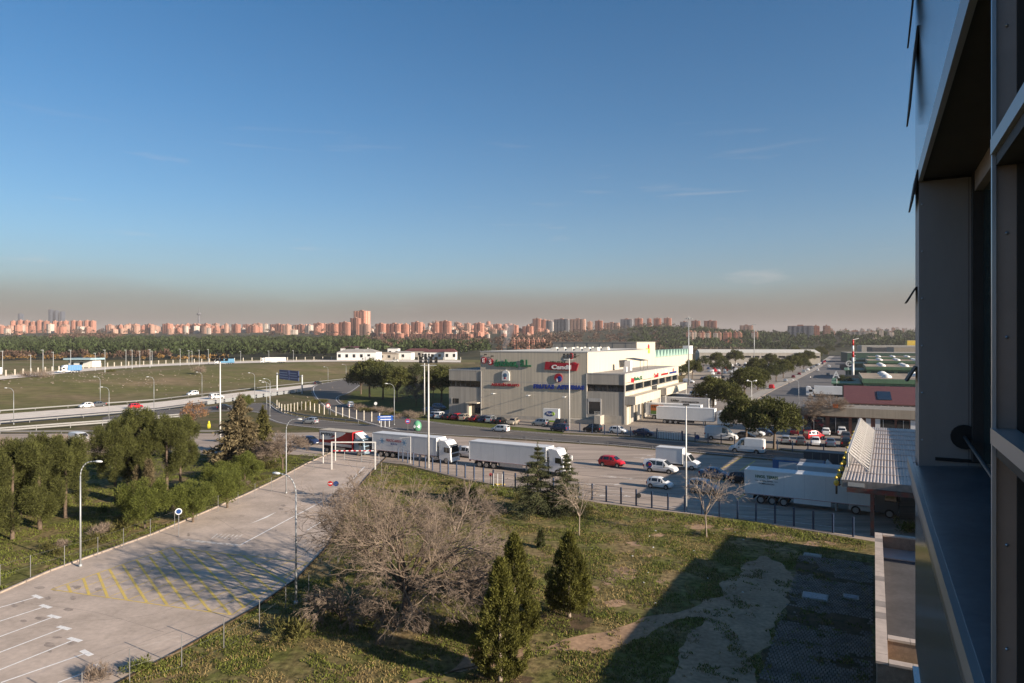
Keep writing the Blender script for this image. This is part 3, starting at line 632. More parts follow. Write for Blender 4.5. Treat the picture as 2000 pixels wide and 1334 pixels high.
# tar seams and tyre sweeps on the old pavement
mat('tar_seam', (.20, .165, .14), .9, var=.3, scale=1.5)
def seam(pts, w): 
    mb = MB(); L = smooth_line(pxs(pts), 8)
    for i, (a, b) in enumerate(zip(L, L[1:])): line_mark(mb, a, b, w*(.6+.8*abs(pnoise(Vector((i*.37, w*50, 0))))), .0215+.0002*(i % 5))
    tag(mb.build('tar_seam', 'tar_seam'), kind='structure')
for pts, w in (([(10, 1235), (150, 1215), (300, 1200), (400, 1160)], .035), ([(120, 1320), (260, 1262), (380, 1222), (470, 1215)], .04), ([(60, 1180), (180, 1195), (320, 1235)], .03), ([(420, 1010), (470, 1040), (560, 1085)], .035), ([(560, 935), (600, 960), (640, 985)], .04)): seam(pts, w)
mat('oil_stain', (.34, .27, .215), .7, var=.25, scale=2.0, fine=.15); R_o = random.Random(31)
for k in range(34):
    u = R_o.uniform(20, 640); v0 = 1150-(u)*.36; v = v0+R_o.uniform(25, 200)*(1-u/900)
    if not (P(u, v).y < 95): continue
    f = (v-667)/500; sheet('oil_stain', blob(u, v, R_o.uniform(2.5, 12)*f, R_o.uniform(1.2, 4.5)*f, k+60, 22), 'oil_stain', .0205+.00004*k)
for k in range(20):
    p = P(R_o.uniform(950, 1300), R_o.uniform(890, 960)); L = R_o.uniform(4, 14); mb = MB(); line_mark(mb, p, p+RD*L, R_o.uniform(.18, .5), .0135+.0001*k); tag(mb.build('tyre_mark', 'tar_seam'), kind='structure')
# white height barrier over the car park exit
a, b = P(648, 917), P(733, 917); d = b-a; t = thing('height_barrier', 'white height barrier frame with a hanging red and white bar', 'barrier', a, ang(d)); L = d.length
for x in (0, L): MB().box(x-.085, x+.085, -.085, .085, 0, 4.1).build('post', 'pole_white', t)
MB().box(-.085, L+.085, -.08, .08, 4.1, 4.27).build('beam', 'pole_white', t)
for k in range(16): MB().tube((.25+(L-.5)*k/16, 0, 2.86), (.25+(L-.5)*(k+1)/16, 0, 2.86), .09, None, 8).build('bar', 'sign_white' if k % 2 else 'sign_red', t)
for x in (.5, L-.5): MB().tube((x, 0, 2.9), (x, 0, 4.1), .015, None, 4).build('chain', 'galv', t)
a, b = P(673, 899), P(740, 906); d = b-a; L = d.length; t = thing('swing_gate', 'low double swing gate of thin grey tube across the exit', 'gate', a, ang(d))
for x in (0, L/2-.05, L/2+.05, L): MB().tube((x, 0, 0), (x, 0, 1.5), .05, None, 6).build('post', 'pole_grey', t)
for z in (.15, .8, 1.4): MB().tube((0, 0, z), (L, 0, z), .035, None, 5).build('rail', 'pole_grey', t)
for u, v, h in ((631, 905, 4.6), (655, 900, 4.6)):
    t = thing('steel_post', 'slim bare steel post on the grass, %s the height barrier' % ('left of' if u < 640 else 'seen through'), 'post', P(u, v)); MB().tube((0, 0, 0), (0, 0, h), .09, .08, 8).build('shaft', 'pole_white', t); MB().tube((0, 0, h), (0, 0, h+.06), .11, .11, 8).build('cap', 'pole_white', t)
t = thing('gallows_post', 'thin white post with a side arm by the pale trailer', 'post', P(802, 905)); MB().tube((0, 0, 0), (0, 0, 4.3), .05, .05, 6).build('shaft', 'pole_white', t); MB().tube((0, 0, 4.25), (-1.9, .3, 4.0), .035, .03, 6).build('arm', 'pole_white', t)
t = thing('wrapped_post', 'bright yellow wrapped roadside post by the orange-leaved tree', 'post', P(408, 837)); MB().ball((0, 0, 1.35), .26, .22, .38, 8, 6).ball((-.17, 0, .62), .2, .22, .66, 8, 6).ball((.17, 0, .62), .2, .22, .66, 8, 6).build('cover', mat('hivis', (.58, .52, .03), .7), t, True); MB().tube((0, 0, 0), (0, 0, 1.9), .05, None, 6).build('shaft', 'galv', t)

t = thing('kerb_gate', 'small white post gate with a yellow kerb inside the blue fence', 'gate', P(964, 949))
for k, (u, v) in enumerate(((964, 949), (972, 949.5), (981, 950))): q = MB().tube((0, 0, 0), (0, 0, 1.7), .035, None, 6).build('post', 'sign_white', t); q.location = P(u, v)-P(964, 949)
q = MB().box(0, 1.5, -.15, .15, 0, .16).build('kerb_stone', 'yellow_paint', t); q.location = P(965, 947)-P(964, 949)
round_sign('round dark red sign leaning by the small white post gate', P(958, 946), 1.6, .24, mat('sign_dark_red', (.16, .015, .018), .6), (.3, -1))
# ------------------------------------------------------------------ the warehouse
def clad(name, col, rough=.55, scale=2.2, stripes=.15, axis='X', metal=0.0, pitch=9.0):
    m = bpy.data.materials.new(name); m.use_nodes = True; t = m.node_tree; b = t.nodes['Principled BSDF']; b.inputs['Roughness'].default_value = rough; b.inputs['Metallic'].default_value = metal
    tcn = node(t, 'ShaderNodeTexCoord'); mpn = node(t, 'ShaderNodeMapping'); mpn.inputs['Scale'].default_value = (scale, scale, .06); t.links.new(tcn.outputs['Object'], mpn.inputs[0])
    n = node(t, 'ShaderNodeTexNoise'); n.inputs['Scale'].default_value = 1; n.inputs['Detail'].default_value = 4; t.links.new(mpn.outputs[0], n.inputs['Vector'])
    r = node(t, 'ShaderNodeMapRange'); r.inputs['From Min'].default_value = .3; r.inputs['From Max'].default_value = .7; r.inputs['To Min'].default_value = 1-stripes; r.inputs['To Max'].default_value = 1+stripes; t.links.new(n.outputs['Fac'], r.inputs['Value'])
    sv = node(t, 'ShaderNodeVectorMath', operation='SCALE'); sv.inputs[0].default_value = col; t.links.new(r.outputs[0], sv.inputs['Scale']); t.links.new(sv.outputs[0], b.inputs['Base Color'])
    w = node(t, 'ShaderNodeTexWave'); w.bands_direction = axis; w.inputs['Scale'].default_value = pitch; t.links.new(tcn.outputs['Object'], w.inputs['Vector'])
    bp = node(t, 'ShaderNodeBump'); bp.inputs['Strength'].default_value = .25; bp.inputs['Distance'].default_value = .03; t.links.new(w.outputs['Fac'], bp.inputs['Height']); t.links.new(bp.outputs[0], b.inputs['Normal'])
    MATS[name] = m
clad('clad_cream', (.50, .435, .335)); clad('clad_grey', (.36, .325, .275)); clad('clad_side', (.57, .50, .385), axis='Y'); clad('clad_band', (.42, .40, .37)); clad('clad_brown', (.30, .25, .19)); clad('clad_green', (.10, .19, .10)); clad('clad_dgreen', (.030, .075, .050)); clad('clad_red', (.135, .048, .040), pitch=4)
mat('roof_white', (.62, .58, .50), .8, var=.08, scale=.4); mat('roof_grey', (.34, .31, .27), .9, var=.15, scale=.4); mat('roof_tan', (.34, .26, .18), .95, var=.15, scale=.3, fine=.1); mat('plinth', (.40, .36, .30), .9, var=.12, scale=1)
mat('let_green', (.018, .13, .055), .5, var=.05); mat('let_red', (.34, .010, .022), .5, var=.05); mat('let_bright_red', (.42, .010, .018), .5, var=.05); mat('let_blue', (.010, .035, .22), .5, var=.05); mat('let_white', (.74, .72, .68), .5, var=.03); mat('let_lime', (.30, .45, .05), .5, var=.03); mat('let_black', (.02, .02, .018), .6, var=.1)
mat('let_orange', (.55, .14, .03), .5, var=.05); mat('steel_dark', (.07, .075, .08), .5, .3, var=.1)
WX = Vector((.902, -.431, 0)); WY = Vector((.431, .902, 0)); WO = Vector((26.5, 160.3, 0))-WX*47.9
def wall_xz(u, v):
    r = (u-1000)/FP; x = (r*WO.y-WO.x)/(WX.x-r*WX.y); Y = WO.y+WX.y*x; return x, H-(v-667)/FP*Y
wh = thing('warehouse', 'large cream fruit warehouse with big company signs and dock canopies', 'warehouse', WO, ang(WX))
ZM, ZR, ZL = 16.9, 11.9, 12.1
MB().box(9.5, 38.5, 0, 58, 0, ZM).build('main_hall', 'clad_cream', wh)
q = MB().box(9.3, 38.7, -.06, 58.1, ZM, ZM+.22).build('roof_edge', 'clad_band', wh)
MB().poly([(9.8, .3, ZM+.24), (38.2, .3, ZM+.24), (38.2, 57.8, ZM+.5), (9.8, 57.8, ZM+.5)]).build('roof', 'roof_white', wh)
sv_ = MB().hexa([(-.9, -1.1, 0), (.9, -1.1, 0), (.9, 1.1, 0), (-.9, 1.1, 0), (-.7, -.7, .75), (.7, -.7, .9), (.7, .7, .9), (-.7, .7, .75)]).mesh('roof_vent', 'roof_white')
for k in range(11): o = link('roof_vent', sv_, wh); o.location = (24.5+(k % 6)*2.3, 14+(k//6)*16, ZM+.3)
MB().box(38.55, 38.62, .1, 57.9, 11.9, ZM-.02).build('side_wall', 'clad_side', wh)
def wing(x0, x1, y1, zt, nm, windows, side_m):
    MB().box(x0, x1, 0.02, y1, 0, 7.6).box(x0, x1, .02, y1, 9.35, zt).box(x0+.3, x1-.3, .5, y1-.3, 7.6, 9.35).build(nm, 'clad_grey', wh)
    MB().poly([(x0+.2, .2, zt+.02), (x1-.2, .2, zt+.02), (x1-.2, y1-.2, zt+.02), (x0+.2, y1-.2, zt+.02)]).build('wing_roof', 'roof_grey', wh)
    MB().box(x0-.05, x1+.05, -.03, .1, zt-.12, zt+.15).box(x0-.05, x0+.1, .1, y1, zt-.12, zt+.15).box(x1-.1, x1+.05, .1, y1, zt-.12, zt+.15).build('parapet', 'clad_band', wh)
    n = windows
    for k in range(n):
        a = x0+.35+(x1-x0-.7)*k/n; b = x0+.35+(x1-x0-.7)*(k+1)/n
        g = MB().box(a+.05, b-.05, .42, .49, 7.75, 9.2).build('window', 'glass_dark', wh); MB().box(a-.03, a+.05, .36, .5, 7.6, 9.35).build('frame', 'steel_dark', g)
wing(0, 9.45, 40, ZL, 'office_wing', 6, 'clad_grey'); wing(38.55, 47.9, 59.5, ZR, 'dock_wing', 5, 'clad_side')
# sunlit long side of the dock wing
MB().box(47.9, 47.95, .05, 59.4, 9.35, ZR-.15).build('sign_band', 'clad_side', wh); MB().box(47.9, 47.95, .05, 59.4, 5.9, 7.55).build('side_band', 'clad_side', wh)
for k in range(22):
    a = .6+58*k/22; MB().box(47.66, 47.72, a+.1, a+2.5, 7.75, 9.2).build('window', 'glass_dark', wh)
for k in range(8): MB().box(47.7, 47.96, .2+8.3*k, .45+8.3*k, 7.6, 9.35).build('mullion', 'clad_side', wh)
MB().box(47.93, 47.99, 25.3, 31.2, 5.95, 7.6).build('window', 'glass_dark', wh)
for y0, y1, z0, z1 in ((0.05, 25.2, 4.75, 6.75), (32, 60, 4.75, 6.75)):
    MB().box(47.98, 50.4, y0, y1, z0, z1).build('dock_canopy', 'clad_side', wh)
    MB().box(48.0, 50.35, y0-.03, y0-.005, z0, z1).build('canopy_end', 'clad_grey', wh)
MB().box(47.92, 48.3, .1, 2.5, 0, 4.7).build('dock_pier', 'clad_side', wh)
for y in (2.6, 8.6, 14.6, 20.6, 33, 39, 45, 51):
    MB().box(47.91, 48.0, y+1.0, y+4.6, 1.1, 4.5).build('dock_door', 'steel_dark', wh); MB().box(48.0, 48.3, y+.4, y+.95, 0, 4.7).build('dock_pier', 'clad_side', wh)
for y in (25, 31.9, 59.8): MB().tube((50.2, y, 0), (50.2, y, 4.75), .12, None, 8).build('column', 'pole_white', wh)
MB().box(.01, 38.5, -.05, 0, 0, .9).box(38.5, 47.95, -.06, .02, 0, 2.1).build('plinth', 'plinth', wh)
MB().box(39.0, 41.9, -.10, 0.0, 2.3, 5.7).build('dock_door', 'glass_dark', wh); MB().box(38.9, 42.0, -.16, -.1, 5.2, 6.0).box(38.75, 39.0, -.14, 0, 2.2, 5.9).box(41.9, 42.1, -.14, 0, 2.2, 5.9).build('door_frame', 'clad_band', wh)
MB().box(41.4, 42.9, -3.2, -.2, 0, 2.2).box(34.5, 41.4, -2.6, -.2, 0, 1.0).build('ramp', 'plinth', wh)
for k in range(5): MB().tube((41.45+.33*k, -3.1, 2.2), (41.45+.33*k, -3.1, 3.2), .03, None, 4).build('railing_bar', 'pole_white', wh)
MB().tube((41.4, -3.1, 3.2), (42.9, -3.1, 3.2), .03, None, 4).tube((41.4, -3.1, 2.7), (42.9, -3.1, 2.7), .03, None, 4).build('railing', 'pole_white', wh)
MB().box(1.0, 3.0, -.05, .02, 3.3, 4.6).build('window', 'glass_dark', wh); MB().box(.85, 1.0, -.12, 0, 3.2, 4.7).build('window_jamb', 'clad_band', wh)
MB().box(7.0, 9.4, -.05, .02, 0.0, 3.6).build('entrance', 'glass_dark', wh); MB().box(6.3, 6.9, -1.6, -.05, 0, 3.5).box(6.0, 9.4, -1.8, .0, 3.6, 3.9).build('porch', 'clad_cream', wh)
for k in range(20): MB().tube((.4+.47*k, .3, ZL), (.4+.47*k, .3, ZL+.55), .035, None, 4).build('railing_bar', 'steel_dark', wh)
MB().tube((.4, .3, ZL+.55), (9.4, .3, ZL+.55), .04, None, 4).build('railing', 'steel_dark', wh)
for u, v in ((968, 768.5), (1036, 772), (1106, 775)):
    x, z = wall_xz(u, v); q = MB().tube((x, 0, z), (x, -1.5, z+.12), .05, None, 6).box(x-.35, x+.35, -1.9, -1.4, z-.02, z+.2).build('wall_lamp', 'lamp_glass', wh)
MB().box(42.0, 43.6, 20, 21.6, ZR, ZR+2.6).box(44.0, 44.8, 12, 13, ZR, ZR+1.3).build('roof_unit', 'box_white', wh)
MB().hexa([(40.5, 26, ZR+3.0), (44.8, 26, ZR+2.4), (44.8, 34, ZR+2.4), (40.5, 34, ZR+3.0), (40.5, 26, ZR+3.1), (44.8, 26, ZR+2.5), (44.8, 34, ZR+2.5), (40.5, 34, ZR+3.1)]).build('shelter_roof', 'steel_dark', wh)
for x, y in ((44.6, 26.2), (44.6, 33.8), (44.6, 30)): MB().tube((x, y, ZR), (x, y, ZR+2.4), .06, None, 5).build('shelter_post', 'steel_dark', wh)
for k in range(6): MB().box(9.5+5.8*k-.02, 9.5+5.8*k+.02, -.012, -.003, .9, ZM).build('cladding_seam', 'clad_band', wh)
MB().box(9.5, 38.5, -.02, -.003, 9.38, 9.46).build('cladding_seam', 'clad_band', wh)
for x in (9.6, 38.35, 47.75): MB().box(x, x+.16, -.14, -.02, .2, ZL-.2).build('downpipe', 'clad_band', wh)
# company signs
RF = (math.radians(90), 0, 0)
def fit(o, w):
    bpy.context.view_layer.update(); o.scale[0] *= w/max(.01, o.dimensions[0])
def fit_h(o, h):
    bpy.context.view_layer.update(); d = o.dimensions[1]; o.scale[1] *= h/max(.01, d)
def ftext(body, m, u0, u1, vb, vt, ext=.09, dy=-.22, bold=.02, name='lettering', **k):
    x0, z0 = wall_xz(u0, vb); x1, z1 = wall_xz(u1, vt); x0b, zt = wall_xz(u0, vt)
    o = text(name, body, m, 1.0, wh, (x0, dy, z0), RF, ext, offset=bold, **k); bpy.context.view_layer.update(); w, h = o.dimensions[0], o.dimensions[1]; o.scale = ((x1-x0)/w, (zt-z0)/h, 1); return o
def disc(cx, cz, r, m, dy=-.25, name='sign_disc', th=.2, n=20, rz=None):
    mb = MB(); mb.tube((cx, dy, cz), (cx, dy+th, cz), r, None, n); return mb.build(name, m, wh)
for u, v, r, ch in ((945.2, 703.6, .84, 'E'), (958.4, 706.6, .84, 'S')):
    x, z = wall_xz(u, v); dk = disc(x, z, r, 'let_red'); tt = text('lettering', ch, 'let_white', 1.5, dk, (x-.42, -.28, z-.5), RF, .05, offset=.03)
    MB().tube((x+.05, -.15, z+.8), (x+.15, -.15, z+1.5), .07, None, 5).box(x+.15, x+.9, -.17, -.13, z+1.35, z+1.6).build('stalk', 'let_black', dk)
ftext('\u00e1nchez, S.L.', 'let_green', 966.5, 1038.5, 714.5, 698, ext=.1, bold=.05)
ftext('AGUST\u00cdN BRAVO', 'let_red', 960.5, 1015, 753, 746.8, ext=.09, bold=.05)
x, z = wall_xz(981.3, 743); x1, z1 = wall_xz(995.5, 722.5); w = x1-x; hh = z1-z
q = MB().yprism([(x, z), (x1, z), (x1, z+hh*.62), (x+w*.9, z+hh*.85), (x+w*.5, z1), (x+w*.1, z+hh*.85), (x, z+hh*.62)], -.3, -.02).build('house_emblem', 'let_white', wh)
MB().ball((x+w*.45, -.32, z+hh*.5), w*.27, .05, hh*.2, 10, 6).build('figure', mat('emblem_blue', (.06, .13, .22), .5), q); MB().ball((x+w*.42, -.32, z+hh*.22), w*.14, .05, hh*.09, 8, 5).build('apple', 'let_red', q)
x, z = wall_xz(1064.7, 721.5); x1, z1 = wall_xz(1130, 709.5)
q = MB().yprism([(x-.1, z+.0), (x1-.5, z-.2), (x1+.1, z1-.05), (x1-4.2, z1+.05), (x+1.2, z1+.25), (x+.2, z1+.3)], -.28, -.02).build('red_banner', 'let_red', wh)
ftext('Candil', 'let_white', 1077.8, 1116, 720.4, 711.6, ext=.03, dy=-.32, bold=.045); ftext('FRUTAS', mat('let_dgreen', (.012, .05, .02), .5), 1074.6, 1104.5, 709.2, 705.3, ext=.08, dy=-.2, bold=.03)
x, z = wall_xz(1119, 706); MB().ball((x-.4, -.2, z+1.3), .55, .12, .8, 10, 7).ball((x+.3, -.2, z-.6), .9, .12, .45, 10, 6).build('red_pepper', 'let_red', wh, True); MB().tube((x-.1, -.2, z+1.0), (x+1.7, -.2, z+1.5), .12, .05, 6).build('stalk', 'let_black', wh)
x, z = wall_xz(1091, 738); q = disc(x, z, 1.08, 'let_red', -.25); MB().ball((x+.3, -.25, z-.25), .62, .06, .72, 12, 8).build('blue_swirl', 'let_blue', q, True); MB().ball((x-.35, -.25, z-.55), .3, .05, .45, 10, 6).build('pale_swirl', 'let_white', q, True)
ftext('FRUTAS  ASTURIAS', 'let_blue', 1042.5, 1141.5, 757.8, 749, ext=.1, bold=.07)
RS = (math.radians(90), 0, math.radians(90))
def stext(body, m, y0, y1, z, h, bold=.03, ext=.05):
    o = text('side_lettering', body, m, 1.0, wh, (48.02, y0, z), RS, ext, offset=bold); bpy.context.view_layer.update(); w, hh = o.dimensions[0], o.dimensions[1]; o.scale = ((y1-y0)/w, h/hh, 1)
stext('S\u00e1nchez, S.L.', 'let_green', 7.6, 15.5, 10.0, 1.1); stext('Candil', 'let_bright_red', 27.5, 32.5, 9.8, 1.2); stext('AGUSTIN BRAVO', 'let_bright_red', 36, 44.5, 10.0, .55); stext('FRUTAS ASTURIAS', 'let_blue', 46.5, 56, 10.0, .6)
for y, z in ((5.6, 10.2), (6.9, 10.1)): MB().tube((47.98, y, z), (48.06, y, z), .62, None, 14).build('sign_disc', 'let_bright_red', wh)
MB().tube((47.98, 51.5, 11.0), (48.06, 51.5, 11.0), .55, None, 14).build('sign_disc', 'let_red', wh); MB().box(47.97, 48.02, .2, 4.8, 9.75, 9.85).box(47.97, 48.02, 16, 27, 9.75, 9.85).build('red_line', 'let_bright_red', wh); MB().box(47.97, 48.03, 41, 43.2, 10.6, 11.6).build('white_panel', 'let_white', wh)
# advertising box in the yard before the wall
bx = P(1061, 828); t = thing('sign_box', 'white box sign with an oval blue and green logo in the warehouse yard', 'sign', bx+Vector((0, 0, 0)), ang(WX)); MB().box(0, 3.9, 0, 1.0, .5, 3.7).build('box', 'let_white', t); MB().box(.1, .3, .2, .8, 0, .5).box(3.6, 3.8, .2, .8, 0, .5).build('leg', 'steel_dark', t)
MB().box(3.25, 3.88, -.02, -.005, .6, 1.5).build('yellow_corner', mat('let_yellow', (.62, .42, .04), .5), t); MB().box(.1, 3.0, -.02, -.005, .55, .95).build('green_foot', 'let_lime', t)
q = MB().ball((1.75, -.02, 2.5), 1.25, .03, .62, 14, 8).build('logo', 'let_blue', t, True); MB().ball((2.5, -.04, 2.5), .5, .03, .45, 10, 6).build('logo_leaf', 'let_lime', q, True); text('lettering', 'Rijpe', 'let_white', .8, q, (.85, -.075, 2.28), RF, .01)

# ------------------------------------------------------------------ buildings behind and right of the warehouse
def hall(name, label, origin, d, w, dep, h, wall, roof, cat='building', parts=None, group=None):
    t = thing(name, label, cat, origin, ang(d), group); MB().box(0, w, 0, dep, 0, h).build('wall', wall, t)
    MB().box(-.15, w+.15, -.15, dep+.15, h, h+.3).build('roof', roof, t)
    return t
B2 = PD(1243, 250)-WX*33; t = hall('cold_store', 'tall grey hall with a white end wall behind the warehouse', B2, WX, 33, 28, 19.2, 'clad_grey', 'roof_grey')
MB().box(33.02, 33.1, .1, 27.9, 0, 19.3).build('end_wall', 'clad_side', t); MB().box(33.12, 33.2, 13, 19, 15.0, 17.0).build('sign', 'let_lime', t); MB().ball((33.2, 17.2, 17.6), .06, 1.3, 1.0).build('sign_apple', 'let_bright_red', t); MB().box(33.12, 33.2, 6, 24, 6.5, 8.0).build('sign_strip', 'let_lime', t)
for k in range(6): MB().box(4+5*k, 4.08+5*k, -.05, 0, 0, 19.1).build('seam', 'steel_dark', t)
t = hall('market_hall', 'cream hall with a green sawtooth roof behind the white end wall', Vector((66, 330, 0))-WX*34, WX, 34, 110, 11.5, 'clad_side', 'roof_grey')
for k in range(14): MB().hexa([(29, 2+7.4*k, 11.8), (34.1, 2+7.4*k, 11.8), (34.1, 8.6+7.4*k, 11.8), (29, 8.6+7.4*k, 11.8), (29, 4.6+7.4*k, 15.2), (34.1, 4.6+7.4*k, 15.2), (34.1, 6+7.4*k, 15.2), (29, 6+7.4*k, 15.2)]).build('sawtooth', mat('sawtooth%d' % k, (.30, .45, .36), .5), t)
MB().box(34.05, 34.15, 3, 100, 4, 5.2).build('window_strip', 'glass_dark', t); MB().box(30, 34.2, 100, 110.2, 11.9, 17).build('white_block', 'let_white', t)
t = hall('long_shed', 'long low shed with a white roof across the far end of the car park', PD(1366, 600), Vector((1, -.18, 0)), 100, 40, 9.5, 'clad_grey', 'roof_white')
MB().poly([(0, -.3, 9.85), (100, -.3, 9.85), (100, 20, 12.6), (0, 20, 12.6)]).poly([(0, -.3, 9.85), (0, 20, 12.6), (0, 40, 9.85)]).poly([(100, -.3, 9.85), (100, 40, 9.85), (100, 20, 12.6)]).build('pitched_roof', 'roof_white', t)
for k in range(14): MB().box(3+7*k, 8.4+7*k, -.08, -.02, 5.6, 7.2).build('window', 'glass_dark', t)
BR = PD(1566, 146); t = thing('shop_block', 'low brown shop building with a deep concrete fascia', 'building', BR, ang(WX))
MB().box(0, 46, 0, 9, 3.9, 5.7).build('fascia', 'clad_brown', t); MB().box(.4, 46, .6, 9, 0, 3.9).build('wall', mat('brick_red', (.20, .085, .06), .9, var=.2, scale=2), t)
for a, b in ((1.2, 4.6), (5.4, 9.0), (9.6, 12), (14.2, 17.4), (17.8, 20), (21, 24), (24.4, 30)): g = MB().box(a, b, .5, .58, .3, 3.6).build('window', 'glass_dark', t); MB().box(a+1.1, a+1.2, .44, .52, .3, 3.6).build('frame', 'alu', g)
for a in (12.2, 13.9, 20.2): MB().box(a, a+.9, .48, .58, .2, 3.7).build('panel', 'box_white', t)
MB().box(6, 7, -.2, 1.6, 5.7, 6.4).build('roof_unit', 'let_orange', t)
t = thing('canteen', 'long building with a dark red metal roof behind the shop block', 'building', PD(1648, 166), ang(WX)); MB().box(.5, 44, 1, 12, 0, 4.6).build('wall', 'let_white', t)
MB().hexa([(0, 0, 4.5), (45, 0, 4.5), (45, 13, 8.0), (0, 13, 8.0), (0, 0, 4.75), (45, 0, 4.75), (45, 13, 8.2), (0, 13, 8.2)]).build('roof', 'clad_red', t)
MB().hexa([(7.4, 2.6, 5.5), (10.4, 2.6, 5.5), (10.4, 8.6, 7.1), (7.4, 8.6, 7.1), (7.4, 2.6, 5.58), (10.4, 2.6, 5.58), (10.4, 8.6, 7.2), (7.4, 8.6, 7.2)]).build('skylight', 'glass_dark', t)
for k in range(14): MB().box(.8+1.5*k, 1.9+1.5*k, .9, .98, 2.6, 4.3).build('window', 'glass_green', t)
GE = Vector((.467, .884, 0)); g0 = PD(1687, 237)
for k, (dist, dep, let) in enumerate(((0, 48, 'A'), (128, 44, 'C'), (252, 44, 'E'), (370, 40, ''))):
    o = g0+GE*dist; words = ['first', 'second', 'third', 'fourth'][k]
    t = thing('market_building', '%s green market hall with tan flat roof and white domes, counted from the red roof' % words, 'building', o, ang(WX), 'green market halls')
    MB().box(0, 75, 0, dep, 0, 5.2).build('wall', 'clad_green', t); MB().box(-.4, 75.4, -.5, dep+.4, 5.2, 6.7).build('fascia', 'clad_green', t)
    MB().poly([(-.2, -.3, 6.72), (75, -.3, 6.72), (75, dep, 6.72), (-.2, dep, 6.72)]).build('roof', 'roof_tan', t); MB().box(-.4, -.1, -.5, dep+.4, 6.7, 6.95).box(-.1, 75, -.5, -.25, 6.7, 6.95).build('roof_edge', 'concrete', t)
    dm = MB().ball((0, 0, 0), 1.75, 1.75, 1.25, 12, 6).mesh('skylight_dome', 'let_white', True)
    for i in range(3):
        for j in range(3): o2 = link('skylight_dome', dm, t); o2.location = (7.5+10*i*1.05, dep*.2+dep*.3*j, 6.75)
    MB().box(16, 60, dep*.55, dep*.6, 6.7, 7.5).build('duct', 'clad_brown', t)
    for i in range(6): MB().box(2+6*i, 6.4+6*i, -.06, 0, 1.6, 4.4).build('window', 'glass_green', t)
    MB().box(-9.5, -.5, 4, dep-6, 0, 4.4).build('side_wing', 'clad_dgreen', t); MB().box(-10.2, -.5, 3.2, dep-5, 4.4, 4.75).build('wing_roof', 'clad_green', t)
    if let:
        MB().tube((-8.5, 4, 0), (-8.5, 4, 8.6), .15, None, 6).build('sign_post', 'pole_grey', t); text('sign_letter', let, 'let_white', 3.4+.9*k, t, (-9.8, 3.8, 6.6), RF, .15, offset=.06)
t = thing('chimney', 'slim chimney banded red and white rising among the green halls', 'chimney', PD(1666, 345)); h = 20.5
MB().tube((0, 0, 0), (0, 0, h*.42), .62, .55, 10).build('shaft', 'pole_white', t, True)
for k in range(4): MB().tube((0, 0, h*(.42+.145*k)), (0, 0, h*(.42+.145*(k+1))), .54-.03*k, .51-.03*k, 10).build('band', ('sign_red', 'sign_white')[(k+1) % 2], t, True)
MB().tube((0, 0, h), (3.0, 0, h+.7), .12, None, 5).build('antenna', 'sign_white', t)
for (u, Y, w, dep, h, wl, rf, lab) in ((1655, 640, 70, 50, 9, 'clad_dgreen', 'roof_grey', 'dark open hall with a grey roof at the end of the market street'), (1704, 760, 42, 40, 13, 'steel_dark', 'roof_grey', 'dark blue boxy hall beyond the green roofs'), (1746, 700, 60, 40, 13.5, 'clad_brown', 'roof_grey', 'brown ribbed hall beside the dark blue one beyond the green roofs'), (1683, 900, 80, 40, 14, 'clad_grey', 'roof_white', 'pale flat-roofed hall before the far pine belt'), (1772, 920, 12, 12, 21, 'let_yellow', 'roof_grey', 'small yellow tower block above the market roofs')):
    t = hall('market_shed', lab, PD(u, Y), Vector((1, -.35, 0)), w, dep, h, wl, rf)
    for k in range(int(w//9)): MB().box(2+9*k, 7+9*k, -.07, -.01, 1.5, 4).build('window', 'glass_dark', t)
# low houses and depots between the upper road and the wood
def house(label, org, d, w, dep, h, roof='clad_red', wall='let_white', rise=2.5, cat='house'):
    t = thing('house', label, cat, org, ang(d)); MB().box(0, w, 0, dep, 0, h).build('wall', wall, t)
    MB().hexa([(-.5, -.5, h), (w+.5, -.5, h), (w+.5, dep+.5, h), (-.5, dep+.5, h), (w*.2, dep*.45, h+rise), (w*.8, dep*.45, h+rise), (w*.8, dep*.55, h+rise), (w*.2, dep*.55, h+rise)]).build('roof', roof, t)
    for k in range(max(2, int(w//6))): g = MB().box(1+k*6, 3.2+k*6, -.08, -.01, h*.35, h*.75).build('window', 'glass_dark', t)
    return t
XA = Vector((1, -.1, 0))
house('long cream depot with a red-roofed block beside the upper road', PD(658, 545, 4.6), XA, 32, 16, 6.5, 'roof_grey'); house('small red-roofed block behind the cream depot', PD(665, 575, 4.6), XA, 22, 12, 9.5, 'clad_red', rise=1.5)
house('low tan shed joining the two cream depots', PD(699, 560, 4.6), XA, 34, 12, 5, 'roof_tan', 'concrete', 1.2); house('white flat-roofed hut behind the tan shed', PD(757, 590, 4.6), XA, 9, 8, 9, 'roof_grey', rise=.4); house('cream depot wing at the bend of the upper road', PD(768, 560, 4.6), XA, 15, 12, 6, 'roof_grey', rise=1)
house('white villa with a wide red roof near the floodlight masts', PD(826, 570, 4.6), XA, 26, 14, 6, 'clad_red'); house('red-roofed white house half hidden by bare trees near the office wing', PD(868, 560, 4.6), XA, 9, 9, 6.5, 'clad_red'); house('low red-roofed house behind the villa', PD(790, 640, 4.6), XA, 24, 12, 6, 'clad_red', 'concrete')
t = house('white petrol kiosk with a pale blue canopy roof by the upper road', PD(134, 400, 4.6), XA, 15, 7, 3.8, 'roof_white', rise=.3); MB().box(-1, 16, -3, 9, 4.3, 5.3).build('canopy', mat('pale_blue', (.30, .42, .46), .5), t)

